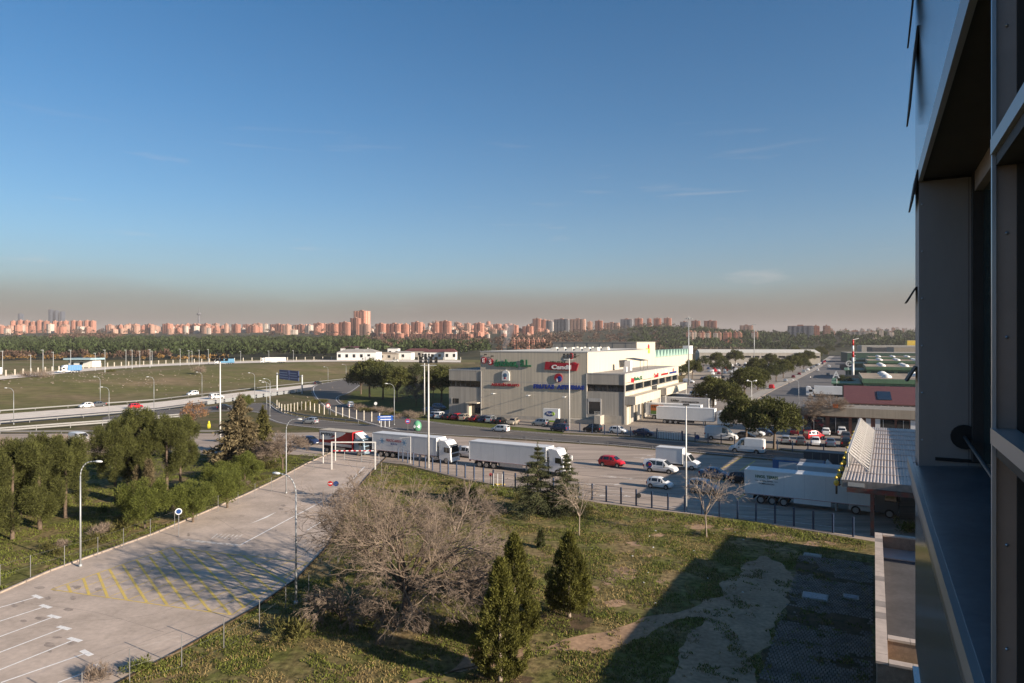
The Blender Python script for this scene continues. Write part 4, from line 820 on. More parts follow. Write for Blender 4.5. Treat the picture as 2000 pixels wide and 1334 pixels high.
# ------------------------------------------------------------------ the toll canopy
CA = Vector((.483, .876, 0)); CO = Vector((34.0, 70.0, 0)); t = tc_ = thing('toll_canopy', 'corrugated metal toll canopy with a lattice sign frame along its edge', 'canopy', CO, ang(CA)); CL, CW = 51.0, 17.0
mat('corr_metal', (.43, .365, .325), .5, .15, var=.18, scale=1.2, coords='obj', fine=.1); mat('fascia_red', (.16, .030, .022), .7, scale=1.3, col2=(.07, .055, .05), lo=.4, hi=.6, coords='obj'); mat('fascia_grey', (.20, .18, .17), .8, var=.2, scale=1.5, coords='obj'); mat('lattice', (.52, .49, .45), .6, var=.1, scale=4)
nb = 10
for k in range(nb):
    x0 = CL*k/nb; x1 = CL*(k+1)/nb+.12; mb = MB(); n = 220; yy = [-CW+CW*i/n for i in range(n+1)]
    zz = [5.28+.06*(1 if i % 4 < 2 else 0)+.010*(nb-k) for i in range(n+1)]
    for i in range(n): mb.quad((x0, yy[i], zz[i]), (x1, yy[i], zz[i]-.012), (x1, yy[i+1], zz[i+1]-.012), (x0, yy[i+1], zz[i+1]))
    mb.build('roof_sheet', 'corr_metal', t)
for k in range(1, nb): MB().box(CL*k/nb-.07, CL*k/nb+.07, -CW, 0, 5.36, 5.47).build('roof_batten', 'corr_metal', t)
MB().box(.1, CL-.1, -CW+.1, -.1, 4.75, 5.2).build('soffit', 'fascia_grey', t)
MB().box(-.12, .08, -CW, .1, 4.75, 5.45).build('fascia', 'fascia_grey', t); MB().box(-.02, CL, -.06, .22, 4.7, 5.42).build('fascia', mat('fascia_pale', (.50, .44, .34), .7, var=.15, scale=1), t)
MB().box(-.2, .1, -CW, -.3, 4.25, 4.7).build('beam', 'fascia_red', t); MB().box(-.16, -.13, -1.9, -.4, 4.85, 5.25).build('notice_plate', 'lattice', t)
for x in (.2, 17, 34, 50): 
    for y in (-2.6, -9, -15): MB().box(x-.17, x+.17, y-.17, y+.17, 0, 4.75).build('column', 'fascia_red', t)
# lattice frame that carries a sign seen edge-on
X0, X1 = 6.0, 44.0; mb = MB()
MB().box(X0, X1, -.15, .02, 5.75, 7.45).build('sign_panel', 'lattice', t)
n = 19
for k in range(n+1):
    x = X0+(X1-X0)*k/n; q = MB().tube((x, -.2, 7.4), (x, -2.2, 5.45), .06, None, 4).tube((x, -.25, 5.5), (x, -.25, 7.4), .05, None, 4).tube((x, -.2, 6.4), (x, -1.2, 6.35), .04, None, 4).build('strut', 'lattice', t)
    if k < n: x2 = X0+(X1-X0)*(k+1)/n; MB().tube((x, -.25, 7.4), (x2, -2.1, 5.5), .045, None, 4).build('brace', 'lattice', t)
MB().tube((X0, -2.2, 5.5), (X1, -2.2, 5.5), .07, None, 4).tube((X0, -.2, 7.42), (X1, -.2, 7.42), .07, None, 4).tube((X0, -1.2, 6.38), (X1, -1.2, 6.38), .05, None, 4).build('chord', 'lattice', t)
ylamp = mat('lamp_amber', (.75, .50, .05), .4, var=.1)
for k in range(10):
    q = thing('barrier_light', 'yellow barrier lamp in the row hung along the canopy edge', 'lamp', CO+CA*(1.5+4.6*k)+Vector((-.876, .483, 0))*.75, ang(CA), 'yellow lamps along the toll canopy'); MB().ball((0, 0, 4.75), .28, .28, .32, 8, 6).ball((0, .05, 5.3), .16, .16, .18, 8, 6).build('globe', ylamp, q, True); MB().box(-.05, .05, -.5, .06, 4.62, 4.7).tube((0, 0, 3.6), (0, 0, 4.5), .1, None, 6).build('bracket', 'black', q)
# ------------------------------------------------------------------ brick annex at the foot of the tower, and unseen shadow-casting blocks behind it
e1 = Vector((.468, .884, 0)); n1 = Vector((.884, -.468, 0))
def SN(s, n, z=0): return e1*s+n1*n+Vector((0, 0, z))
mat('brick_tan', (.30, .205, .145), .9, var=.2, scale=3, fine=.15, coords='obj'); mat('coping', (.46, .37, .30), .9, var=.15, scale=1.2, coords='obj'); mat('coping_dark', (.26, .215, .18), .9, var=.15, scale=1.2, coords='obj'); mat('bitumen', (.055, .052, .052), .9, var=.25, scale=.5, fine=.15); mat('moss_green', (.15, .18, .085), .9, var=.25, scale=1.2); mat('panel_grey', (.42, .40, .39), .35, .4, var=.08, scale=2)
t = thing('annex', 'low brick annex with a stone coping and dark flat roof below the window', 'building', SN(36.6, .1), ang(e1)); LA = 24.6; WA = 8.0; ZT = 4.5
MB().box(0, LA, -WA, -.05, 0, 3.3).build('wall', 'brick_tan', t)
MB().box(.05, .4, -WA, -.06, 3.3, ZT-.12).box(LA-.4, LA-.05, -WA, -.06, 3.3, ZT-.12).box(.4, LA-.4, -.42, -.06, 3.3, ZT-.12).box(3.1, 3.45, -WA, -.42, 3.3, ZT-.12).build('parapet', 'brick_tan', t)
k = 0; x = 0.0
while x < LA-.2:
    w = min(.95, LA-x); MB().box(x+.01, x+w-.01, -.52, 0, ZT-.12, ZT+rnd.uniform(-.006, .006)).build('coping_stone', 'coping' if rnd.random() < .72 else 'coping_dark', t); x += .95
for y in range(7): 
    for x in (-.02, 3.05, LA-.5): MB().box(x, x+.5, -.54-1.0*(y+1)+.01, -.54-1.0*y-.01, ZT-.13, ZT-.005).build('coping_stone', 'coping', t)
MB().poly([(3.5, -WA, 3.42), (LA-.4, -WA, 3.42), (LA-.4, -.45, 3.42), (3.5, -.45, 3.42)]).build('roof', 'bitumen', t); MB().poly([(.4, -WA, 3.38), (3.1, -WA, 3.38), (3.1, -.45, 3.38), (.4, -.45, 3.38)]).build('green_gutter', 'moss_green', t)
MB().box(LA-3.2, LA-.5, -WA, -.5, 3.425, 3.5).build('roof_slab', 'panel_grey', t)
MB().tube((1.7, -WA, 3.75), (1.6, -3.0, 3.7), .12, .12, 8).build('drain_pipe', mat('rust', (.12, .055, .035), .8, var=.2, scale=4), t)
q = thing('vent_pipe', 'bent orange pipe rising from the annex roof beside the tower', 'pipe', SN(36.6+LA-3.4, 4.6, 3.42), ang(e1)); MB().tube((0, 0, 0), (0, 0, 1.6), .11, None, 8).tube((0, 0, 1.6), (0, 1.0, 1.75), .11, None, 8).build('shaft', mat('orange', (.62, .12, .03), .6), q, True); MB().tube((0, 0, 0), (0, 0, .1), .18, None, 8).build('collar', 'orange', q)
def block(label, s0, s1, n0, n1_, h):
    t = thing('unseen_block', label, 'building', SN(s0, n0), ang(e1)); L = s1-s0; W = n1_-n0
    MB().box(0, L, -W, 0, 0, h).build('wall', 'brick_tan', t); MB().box(-.1, L+.1, -W-.1, .1, h, h+.12).build('roof', 'bitumen', t)
    for k in range(int(L//3)): MB().box(.8+3*k, 2.4+3*k, .01, .08, 1, 2.6).build('window', 'glass_dark', t)
block('unseen low brick block between the tower and the annex, casting shade on the lawn', 20, 36.3, 2.6, 12, 5.0); block('unseen low brick block past the annex, casting the farther lawn shadow', 57, 69.8, 5.2, 14, 5.5); block('unseen long brick block past the toll canopy, shading its roof', 76, 132, 12.5, 22, 8.4)  # blocks out of view, sized to throw the shadows on lawn and canopy

# ------------------------------------------------------------------ the office tower the picture is taken from
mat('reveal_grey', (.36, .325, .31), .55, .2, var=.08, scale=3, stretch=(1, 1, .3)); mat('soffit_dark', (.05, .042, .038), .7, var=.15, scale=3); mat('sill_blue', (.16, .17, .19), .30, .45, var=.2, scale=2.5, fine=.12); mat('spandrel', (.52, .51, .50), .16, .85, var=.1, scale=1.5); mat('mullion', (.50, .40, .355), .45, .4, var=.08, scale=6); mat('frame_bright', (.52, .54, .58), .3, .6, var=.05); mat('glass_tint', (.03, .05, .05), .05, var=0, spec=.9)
t = thing('office_tower', 'dark metal-clad office tower with a deep window reveal filling the edge of the view', 'building', (0, 0, 0), ang(e1))
nF, nW, SJ, SE = .291, .666, 5.74, 6.22; zS, zT = H-.83, H+1.167
def bx(s0, s1, n0, n1__, z0, z1): return MB().box(s0, s1, -n1__, -n0, z0, z1)
bx(-24, SE, 1.2, 14, 0, 32).build('core', 'panel_grey', t)
bx(SJ, SE, nF, 1.2, zS-.12, zT+.02).build('jamb', 'reveal_grey', t)
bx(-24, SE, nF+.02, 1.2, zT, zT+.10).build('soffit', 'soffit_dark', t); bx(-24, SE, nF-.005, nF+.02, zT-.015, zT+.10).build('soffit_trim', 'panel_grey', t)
MB().hexa([(-24, -1.2, zS-.16), (SJ+.0, -1.2, zS-.16), (SE, -nF+.03, zS-.3), (-24, -nF+.03, zS-.3), (-24, -1.2, zS), (SJ, -1.2, zS), (SJ, -nF+.03, zS-.07), (-24, -nF+.03, zS-.07)]).build('sill', 'sill_blue', t)
bx(-24, SE, nF-.055, nF-.03, zS-.155, zS-.075).build('sill_edge', 'panel_grey', t)
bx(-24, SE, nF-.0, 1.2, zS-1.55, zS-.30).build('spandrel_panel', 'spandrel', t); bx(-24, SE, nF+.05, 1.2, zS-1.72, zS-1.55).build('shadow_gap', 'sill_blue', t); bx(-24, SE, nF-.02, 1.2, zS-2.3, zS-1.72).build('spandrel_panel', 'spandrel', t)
for d_ in (.30,): bx(SJ-.002, SJ+.001, nF+d_, nF+d_+.002, zS-.08, zT).build('panel_joint', 'soffit_dark', t)
bx(SJ-.006, SJ, nF+.03, nW, zT-.012, zT+.001).build('seal', 'black', t); bx(SJ-.012, SJ, nF+.1, nW, zS-.02, zS+.003).build('seal', 'black', t)
for k in range(6): z = zS+.12+k*.34; MB().ball((SJ-.002, -nF-.02, z), .006, .008, .008, 6, 4).build('screw', 'frame_bright', t)
for fl in range(1, 6):
    zz = zS-3.6*fl; bx(-24, SE, nF-.02, 1.2, zz-2.2, zz).build('spandrel_panel', 'spandrel', t); bx(-24, SE-.1, .7, 1.2, zz, zz+1.35).build('window', 'glass_tint', t)
    bx(SE-.35, SE-.02, nF-.18, nF+.1, zz-.02, zz+.22).build('bracket', 'sill_blue', t)
for fl in range(0, 3):
    zz = zT+.10+3.6*fl; bx(-24, SE, nF, 1.2, zz, zz+1.6).build('spandrel_panel', 'spandrel', t); bx(-24, SE, .7, 1.2, zz+1.6, zz+3.6).build('window', 'glass_tint', t)
    bx(SJ, SE, nF+.02, 1.2, zz+1.6, zz+3.6).build('jamb', 'reveal_grey', t)
    for sA in ((4.7,) if fl else ()):
        z0 = zz+.35; MB().hexa([(sA, -nF+.0, z0+.95), (sA+1.5, -nF, z0+.95), (sA+1.5, -nF+.03, z0+.95), (sA, -nF+.03, z0+.95), (sA, -nF, z0+1.0), (sA+1.5, -nF, z0+1.0), (sA+1.5, -nF+.03, z0+1.0), (sA, -nF+.03, z0+1.0)]).build('hinge_bar', 'soffit_dark', t)
        MB().hexa([(sA, -nF+.03, z0), (sA+1.5, -nF+.03, z0), (sA+1.5, -nF+.045, z0), (sA, -nF+.045, z0), (sA, -nF+.0, z0+.95), (sA+1.5, -nF, z0+.95), (sA+1.5, -nF+.03, z0+.97), (sA, -nF+.03, z0+.97)]).build('vent_flap', 'soffit_dark', t)
for z0, z1, w in ((H+2.32, H+2.80, .045), (H+1.70, H+2.28, .05), (H+1.02, H+1.24, .035)):
    MB().hexa([(SE-.5, -nF+w, z0), (SE+.02, -nF+w, z0), (SE+.02, -nF+w+.012, z0), (SE-.5, -nF+w+.012, z0), (SE-.5, -nF, z1), (SE+.02, -nF, z1), (SE+.02, -nF+.014, z1), (SE-.5, -nF+.014, z1)]).build('vent_fin', 'soffit_dark', t)
for z0 in (H+.30, H-.35+.05):
    MB().hexa([(SE-.3, -nF+.06, z0), (SE, -nF+.06, z0), (SE, -nF+.075, z0), (SE-.3, -nF+.075, z0), (SE-.3, -nF, z0+.11), (SE, -nF, z0+.11), (SE, -nF+.012, z0+.11), (SE-.3, -nF+.012, z0+.11)]).build('bracket', 'soffit_dark', t)
bx(1.0, SJ, nW, nW+.02, zS, zT).build('glass', 'glass_tint', t); bx(SJ-.10, SJ, nW-.06, nW, zS, zT).build('window_frame', 'soffit_dark', t); bx(1.0, SJ, nW-.05, nW, zT-.13, zT).build('window_frame', 'mullion', t)
bx(4.3, 4.42, nW-.05, nW, zS, zT).build('window_frame', 'soffit_dark', t)
bx(1.93, 1.985, .2505, .33, H-1.6, H+1.5).build('mullion', 'mullion', t); bx(1.915, 1.93, .2425, .2505, H-1.6, H+1.5).build('mullion_edge', 'frame_bright', t); bx(1.918, 1.93, .291, .33, H-1.6, H+1.5).build('mullion_edge', 'soffit_dark', t)
for z in (H+.455, H-.215): bx(-1, 1.925, .2405, .29, z-.022, z+.014).build('transom', 'panel_grey', t); bx(-1, 1.915, .25, .30, z-.05, z-.022).build('transom', 'soffit_dark', t)
bx(-1, 1.93, .315, .325, H-1.6, H+1.5).build('glass', 'glass_tint', t)
for k in range(9): z = H-.95+k*.24; MB().ball((1.927, -.272, z), .004, .004, .004, 6, 4).build('screw', 'frame_bright', t)
MB().tube((SJ-.01, -nW+.10, zS+.16), (SJ-.035, -nW+.10, zS+.16), .085, None, 18).build('stay_disc', 'black', t); MB().tube((SJ-.03, -nW+.10, zS+.16), (3.9, -.60, zS+.02), .012, None, 8).build('stay_rod', 'steel_dark', t)
# ------------------------------------------------------------------ vehicles
TYPES = {   # x, half width, sill z, belt z, roof z, roof half width ; window spans ; wheels x ; wheel radius
 'hatch': dict(st=[(-2.0, .66, .42, .70, .72, .62), (-1.93, .78, .30, .92, .95, .68), (-1.62, .84, .26, .97, 1.36, .58), (-1.15, .86, .26, .96, 1.47, .60), (-.1, .87, .26, .93, 1.50, .61), (.42, .87, .26, .92, 1.41, .59), (1.15, .86, .26, .90, .97, .70), (1.75, .80, .28, .74, .82, .64), (1.98, .66, .36, .58, .62, .55)], win=[(2, 3), (3, 4), (4, 5)], front=(5, 6), rear=(1, 2), wx=(-1.25, 1.22), wr=.30),
 'sedan': dict(st=[(-2.25, .66, .42, .78, .80, .6), (-2.18, .80, .3, .95, .98, .66), (-1.55, .86, .26, .97, 1.03, .66), (-.95, .87, .26, .95, 1.40, .58), (-.1, .88, .26, .93, 1.46, .60), (.45, .88, .26, .92, 1.38, .58), (1.2, .87, .26, .90, .96, .70), (1.95, .81, .28, .74, .80, .62), (2.2, .66, .36, .58, .62, .5)], win=[(3, 4), (4, 5)], front=(5, 6), rear=(2, 3), wx=(-1.35, 1.35), wr=.31),
 'mpv': dict(st=[(-2.1, .70, .42, .72, .74, .64), (-2.05, .82, .30, 1.0, 1.05, .70), (-1.85, .86, .26, 1.02, 1.56, .62), (-1.2, .87, .26, 1.0, 1.66, .64), (-.1, .88, .26, .98, 1.68, .65), (.5, .88, .26, .97, 1.55, .62), (1.3, .87, .26, .95, 1.02, .70), (1.9, .80, .28, .78, .85, .62), (2.1, .66, .36, .58, .62, .5)], win=[(2, 3), (3, 4), (4, 5)], front=(5, 6), rear=(1, 2), wx=(-1.3, 1.3), wr=.31),
 'van': dict(st=[(-2.6, .84, .42, 1.2, 1.24, .8), (-2.56, .94, .32, 1.25, 1.90, .80), (-2.3, .96, .30, 1.25, 2.0, .80), (-.2, .97, .30, 1.2, 2.02, .82), (.75, .97, .30, 1.15, 1.92, .78), (1.75, .95, .30, 1.08, 1.18, .78), (2.4, .88, .30, .85, .95, .7), (2.6, .72, .36, .62, .66, .6)], win=[(3, 4)], front=(4, 5), rear=None, wx=(-1.55, 1.6), wr=.33),
 'windowvan': dict(st=[(-2.5, .82, .42, 1.1, 1.14, .78), (-2.46, .92, .32, 1.12, 1.72, .78), (-1.6, .95, .30, 1.1, 1.86, .76), (-.5, .96, .30, 1.08, 1.88, .76), (.6, .96, .30, 1.06, 1.80, .74), (1.5, .94, .30, 1.0, 1.1, .76), (2.2, .86, .30, .82, .9, .68), (2.45, .7, .36, .6, .64, .6)], win=[(2, 3), (3, 4)], front=(4, 5), rear=(0, 1), wx=(-1.45, 1.5), wr=.32),
 'bigvan': dict(st=[(-3.0, .90, .45, 1.3, 1.34, .86), (-2.96, 1.0, .34, 1.35, 2.45, .86), (-2.6, 1.02, .32, 1.35, 2.58, .86), (.2, 1.02, .32, 1.3, 2.60, .88), (1.0, 1.02, .32, 1.25, 2.42, .84), (2.0, 1.0, .32, 1.15, 1.28, .84), (2.75, .92, .32, .92, 1.02, .74), (3.0, .76, .38, .66, .70, .62)], win=[(3, 4)], front=(4, 5), rear=None, wx=(-1.75, 1.9), wr=.36),
}
WHEEL = {}
def wheel_mesh(r, w=.2):
    if r not in WHEEL: WHEEL[r] = (MB().tube((0, -w/2, 0), (0, w/2, 0), r, r, 16).mesh('wheel', 'rubber'), MB().tube((0, -w/2-.012, 0), (0, -w/2+.02, 0), r*.62, r*.66, 12).tube((0, w/2-.02, 0), (0, w/2+.012, 0), r*.66, r*.62, 12).mesh('rim', 'rim'))
    return WHEEL[r]
def add_wheel(t, x, y, r, rim=True, w=.2):
    a, b = wheel_mesh(r, w); q = link('wheel', a, t); q.location = (x, y, r)
    if rim: link('rim', b, q)
    return q
CARM = {}
def arch_mesh(r):
    k = ('arch', r)
    if k not in WHEEL: WHEEL[k] = MB().tube((0, -.012, 0), (0, .012, 0), r*1.2, None, 16).mesh('wheel_arch', 'black')
    return WHEEL[k]
def car_meshes(tp):
    if tp in CARM: return CARM[tp]
    D = TYPES[tp]; st = D['st']; mb = MB()
    rings = []
    for x, w, zs, zb, zr, wr in st:
        zm = zs+.45*(zb-zs)
        pts = [(x, -w*.90, zs), (x, -w, zm), (x, -w*.985, zb), (x, -wr, zr), (x, -wr*.5, zr+.035), (x, wr*.5, zr+.035), (x, wr, zr), (x, w*.985, zb), (x, w, zm), (x, w*.90, zs)]
        rings.append(len(mb.v)); mb.v += pts
    for a, b in zip(rings, rings[1:]):
        for i in range(9): mb.f.append((a+i, b+i, b+i+1, a+i+1)); mb.m.append(0)
        mb.f.append((a, a+9, b+9, b)); mb.m.append(0)
    mb.f.append(tuple(rings[0]+i for i in range(10))); mb.f.append(tuple(rings[-1]+i for i in reversed(range(10)))); mb.m += [0, 0]
    body = mb.mesh('body', 'paint_white')
    def side(i, j, sgn):
        def pt(k, f, o=.014): x, w, zs, zb, zr, wr = st[k]; y = w*.985*(1-f)+wr*f; return Vector((x, sgn*(y+o), zb+(zr-zb)*f))
        a0, a1 = pt(i, .1), pt(j, .1); b0, b1 = pt(i, .86), pt(j, .86); g = .07/max(.2, (a1-a0).length)
        return [a0.lerp(a1, g), a0.lerp(a1, 1-g), b0.lerp(b1, 1-g), b0.lerp(b1, g)]
    sw = []
    for s in (-1, 1):
        m2 = MB()
        for i, j in D['win']:
            q = side(i, j, s); m2.quad(*(q if s < 0 else q[::-1]))
        if D['win'][-1][1] == D['front'][0]:      # small triangle light
            i, j = D['front']; q = side(i, j, s); tri = [q[0], q[0].lerp(q[1], .42), q[3]]; m2.poly(tri if s < 0 else tri[::-1])
        sw.append(m2.mesh('side_window', 'glass_dark'))
    def scr(i, j, name, f0, f1):
        a = st[i]; b = st[j]
        def pt(f, s): return Vector((a[0]*(1-f)+b[0]*f, s*(a[5]*(1-f)+b[5]*f)*.93, (a[4]*(1-f)+b[4]*f)+.05))
        m2 = MB(); m2.quad(pt(f0, -1), pt(f1, -1), pt(f1, 1), pt(f0, 1)); return m2.mesh(name, 'glass_dark')
    fs = scr(*D['front'], 'windscreen', .08, .94); rs = scr(*D['rear'], 'rear_window', .12, .88) if D['rear'] else None
    f = st[-2]; r = st[1]
    hl = MB(); hl.hexa([(f[0]-.18, .34, f[3]-.18), (f[0]+.10, .34, f[3]-.18), (f[0]+.02, .70, f[3]-.16), (f[0]-.30, .70, f[3]-.14), (f[0]-.18, .34, f[3]+.06), (f[0]+.06, .34, f[3]+.03), (f[0]-.02, .72, f[3]+.05), (f[0]-.3, .72, f[3]+.06)])
    hr = MB(); hr.v = [(x, -y, z) for x, y, z in hl.v]; hr.f = [t[::-1] for t in hl.f]; hr.m = hl.m
    tl = MB().box(r[0]-.05, r[0]+.16, r[1]*.72, r[1]*1.0+.012, r[3]-.34, r[3]-.02); tr = MB().box(r[0]-.05, r[0]+.16, -r[1]*1.0-.012, -r[1]*.72, r[3]-.34, r[3]-.02)
    CARM[tp] = dict(body=body, sw=sw, fs=fs, rs=rs, hl=[hl.mesh('headlight', 'lamp_clear'), hr.mesh('headlight', 'lamp_clear')], tl=[tl.mesh('tail_light', 'lamp_red'), tr.mesh('tail_light', 'lamp_red')], plate=MB().box(st[-1][0]-.02, st[-1][0]+.02, -.25, .25, .38, .5).mesh('number_plate', 'sign_white'), rplate=MB().box(st[0][0]-.03, st[0][0]+.02, -.25, .25, .55, .67).mesh('number_plate', 'sign_white'), mir=MB().box(D['st'][D['front'][0]][0]+.1, D['st'][D['front'][0]][0]+.26, -1.09*D['st'][4][1]-.08, -D['st'][4][1], .93, 1.08).box(D['st'][D['front'][0]][0]+.1, D['st'][D['front'][0]][0]+.26, D['st'][4][1], 1.09*D['st'][4][1]+.08, .93, 1.08).mesh('mirror', 'black'))
    return CARM[tp]
def car(tp, pm, label, loc, d, group=None, detail=2, scale=1.0, cat=None):
    t = thing({'van': 'van', 'bigvan': 'van', 'windowvan': 'van'}.get(tp, 'car'), label, cat or ('van' if 'van' in tp else 'car'), loc, ang(d), group, scale); K = car_meshes(tp); D = TYPES[tp]
    t.scale = (scale*.95, scale, scale*1.08) if 'van' not in tp else (scale,)*3
    b = link('body', K['body'], t); b.material_slots[0].link = 'OBJECT'; b.material_slots[0].material = M(pm)
    for m in K['sw']: link('side_window', m, t)
    link('windscreen', K['fs'], t)
    if K['rs']: link('rear_window', K['rs'], t)
    for x in D['wx']:
        for s in (-1, 1):
            if detail > 0: q = link('wheel_arch', arch_mesh(D['wr']), t); q.location = (x, s*(D['st'][3][1]+.004), D['wr']+.03)
            add_wheel(t, x, s*(D['st'][3][1]-.07), D['wr'], detail > 0)
    if detail > 0:
        for m in K['hl']: link('headlight', m, t)
        for m in K['tl']: link('tail_light', m, t)
    if detail > 1: link('number_plate', K['plate'], t); link('number_plate', K['rplate'], t); link('mirror', K['mir'], t)
    return t
def simple_car(tp, pm):        # far cars: one small mesh, shared
    k = (tp, pm)
    if k not in CARM:
        K = car_meshes(tp); bm = bmesh.new(); D = TYPES[tp]; ms = [M(pm), M('glass_dark'), M('rubber')]
        for me, i in [(K['body'], 0), (K['sw'][0], 1), (K['sw'][1], 1), (K['fs'], 1)]+([(K['rs'], 1)] if K['rs'] else []):
            n0 = len(bm.faces); bm.from_mesh(me); bm.faces.ensure_lookup_table()
            for f in bm.faces[n0:]: f.material_index = i
        me = bpy.data.meshes.new('car'); bm.to_mesh(me)
        mb = MB()
        for x in D['wx']:
            for s in (-1, 1): y = s*(D['st'][3][1]-.08); mb.tube((x, y-.1, D['wr']), (x, y+.1, D['wr']), D['wr'], None, 10)
        w = mb.mesh('w', 'rubber'); n0 = len(bm.faces); bm.from_mesh(w); bm.faces.ensure_lookup_table()
        for f in bm.faces[n0:]: f.material_index = 2
        bm.to_mesh(me); bm.free(); me.materials.clear()
        for m in ms: me.materials.append(m)
        CARM[k] = me
    return CARM[k]
RIGHT = RD; LEFT = -RD
def cab(t, x0, m, W=1.24, hgt=3.75, fair=None, dark=False, L=2.3):
    prof_ = [(x0, .55), (x0+L, .45), (x0+L+.06, 1.0), (x0+L, 1.75), (x0+L-.22, 2.85), (x0+L-.5, 3.05), (x0+L-1.0, hgt-.12), (x0+.5, hgt), (x0, hgt-.15)]
    c = MB().yprism(prof_, -W, W).build('cab', m, t)
    bv = c.modifiers.new('b', 'BEVEL'); bv.width = .09; bv.segments = 2
    MB().hexa([(x0+L+.01, -W*.9, 1.82), (x0+L+.03, -W*.9, 1.80), (x0+L+.03, W*.9, 1.80), (x0+L+.01, W*.9, 1.82), (x0+L-.20, -W*.88, 2.78), (x0+L-.16, -W*.88, 2.78), (x0+L-.16, W*.88, 2.78), (x0+L-.20, W*.88, 2.78)]).build('windscreen', 'glass_dark', c)
    for s in (-1, 1):
        y = s*(W+.012); q = [(x0+1.0, y, 1.85), (x0+L-.15, y, 1.80), (x0+L-.32, y, 2.62), (x0+1.0, y, 2.66)]; MB().poly(q if s < 0 else q[::-1]).build('side_window', 'glass_dark', c)
        MB().box(x0+L-.05, x0+L+.2, s*(W+.02) if s > 0 else s*(W+.3), s*(W+.3) if s > 0 else s*(W+.02), 1.95, 2.7).build('mirror', m if not dark else 'black', c)
        MB().box(x0+L-.02, x0+L+.08, min(s*W*.55, s*W*.92), max(s*W*.55, s*W*.92), .72, .98).build('headlight', 'lamp_clear', c)
    MB().box(x0+L+.02, x0+L+.09, -W*.8, W*.8, 1.08, 1.62).build('grille', 'black', c); MB().box(x0+L-.1, x0+L+.12, -W, W, .38, .7).build('bumper', m, c)
    MB().box(x0+L-.45, x0+L-.1, -W*.9, W*.9, 2.92, 3.0).build('sun_visor', 'black', c)
    return c
def axle(t, x, W, r=.5, dbl=False, rim=True):
    for s in (-1, 1): add_wheel(t, x, s*(W-.18), r, rim, .36)
def semi(label, rear, d, trailer='box_white', cabm='paint_white', deco=None, near=-1, TL=13.6, tz=4.0, skirt='box_grey', L=16.4, cat='truck', frame='box_white', group=None, cabh=3.75, dark=False):
    "rear: ground point under the rear corner on the side turned to the camera"
    rr = Vector((d[1], -d[0], 0))*(1 if near < 0 else -1); o = Vector(rear)-rr*1.28
    t = thing('semi_truck', label, cat, o, ang(d), group)
    b = MB().box(0, TL, -1.28, 1.28, 1.15, tz).build('trailer', trailer, t)
    mb = MB()
    for x in (0, TL-.12):
        for y in (-1.30, 1.22): mb.box(x-.01, x+.13, y, y+.08, 1.12, tz+.02)
    for y in (-1.30, 1.22): mb.box(0, TL, y, y+.08, tz-.1, tz+.03); mb.box(0, TL, y, y+.08, 1.08, 1.2)
    mb.build('trailer_frame', frame, b)
    MB().box(.3, TL-.3, -.5, .5, .85, 1.12).box(1.0, 1.1, -1.2, 1.2, .5, .9).box(TL-1.2, TL+2.2, -.45, .45, .6, .95).build('chassis', 'chassis', t)
    MB().box(5.6, 9.6, -1.24, -1.18, .55, 1.1).box(5.6, 9.6, 1.18, 1.24, .55, 1.1).build('side_guard', skirt, t)
    for x in (1.9, 3.2, 4.5): axle(t, x, 1.28)
    for s in (-.9, .9): MB().box(TL-3.6, TL-3.4, s-.08, s+.08, .1, 1.1).build('landing_leg', 'pole_grey', t)
    x0 = L-2.35; axle(t, x0+1.45, 1.24, .5); axle(t, x0-1.9, 1.24, .5)
    cab(t, x0, cabm, hgt=cabh, dark=dark)
    MB().box(x0-2.6, x0-.2, -1.2, -.6, .5, 1.0).box(x0-2.6, x0-.2, .6, 1.2, .5, 1.0).build('fuel_tank', 'alu', t)
    MB().box(TL+.02, TL+.5, -.85, .85, 2.6, 3.8).build('cooling_unit', 'box_white', t)
    for k in range(1, 6): MB().box(TL*k/6-.012, TL*k/6+.012, -1.284, -1.279, 1.2, tz-.1).box(TL*k/6-.012, TL*k/6+.012, 1.279, 1.284, 1.2, tz-.1).build('panel_seam', 'box_grey', b)
    MB().box(.1, TL-.1, -1.304, -1.300, 1.11, 1.15).build('reflective_strip', 'lamp_red', b)
    for s in (-1, 1): MB().box(-.06, .0, s*.9-.2, s*.9+.2, .8, 1.0).build('tail_light', 'lamp_red', b)
    if deco: deco(b)
    return t
def ttext(b, body, m, x0, x1, z, h, bold=.01, y=-1.315, **k):
    o = text('lettering', body, m, 1.0, b, (x0, y, z), RF, .004, offset=bold, **k); bpy.context.view_layer.update(); w, hh = o.dimensions[0], o.dimensions[1]; o.scale = ((x1-x0)/w, h/hh, 1); return o
def deco_frio(b):
    ttext(b, 'FRIOCARDI', 'let_red', 3.0, 6.3, 2.75, .42, .02, shear=.2); ttext(b, 'MURCIA', 'let_blue', 4.1, 5.5, 2.25, .26, .02)
    for x in (2.2, 7.0):
        mb = MB()
        for k in range(3): a = k*math.pi/3; mb.hexa([(x+math.cos(a)*.55*s1-math.sin(a)*.06*s2, -1.318+.01*s3, 2.75+math.sin(a)*.55*s1+math.cos(a)*.06*s2) for s3 in (0, 1) for s1, s2 in ((-1, -1), (1, -1), (1, 1), (-1, 1))])
        mb.build('snowflake', mat('flake_blue%d' % int(x*10), (.10, .28, .48), .5), b)
semi('white refrigerated articulated lorry with red lettering between blue snowflakes', P(727, 890.5), RIGHT, deco=deco_frio, cabm='paint_silver' if False else 'paint_white')
semi('long plain white articulated lorry with a white high-roofed cab, partly behind the cedars', P(916, 911), RIGHT, skirt='alu', cabh=3.9)
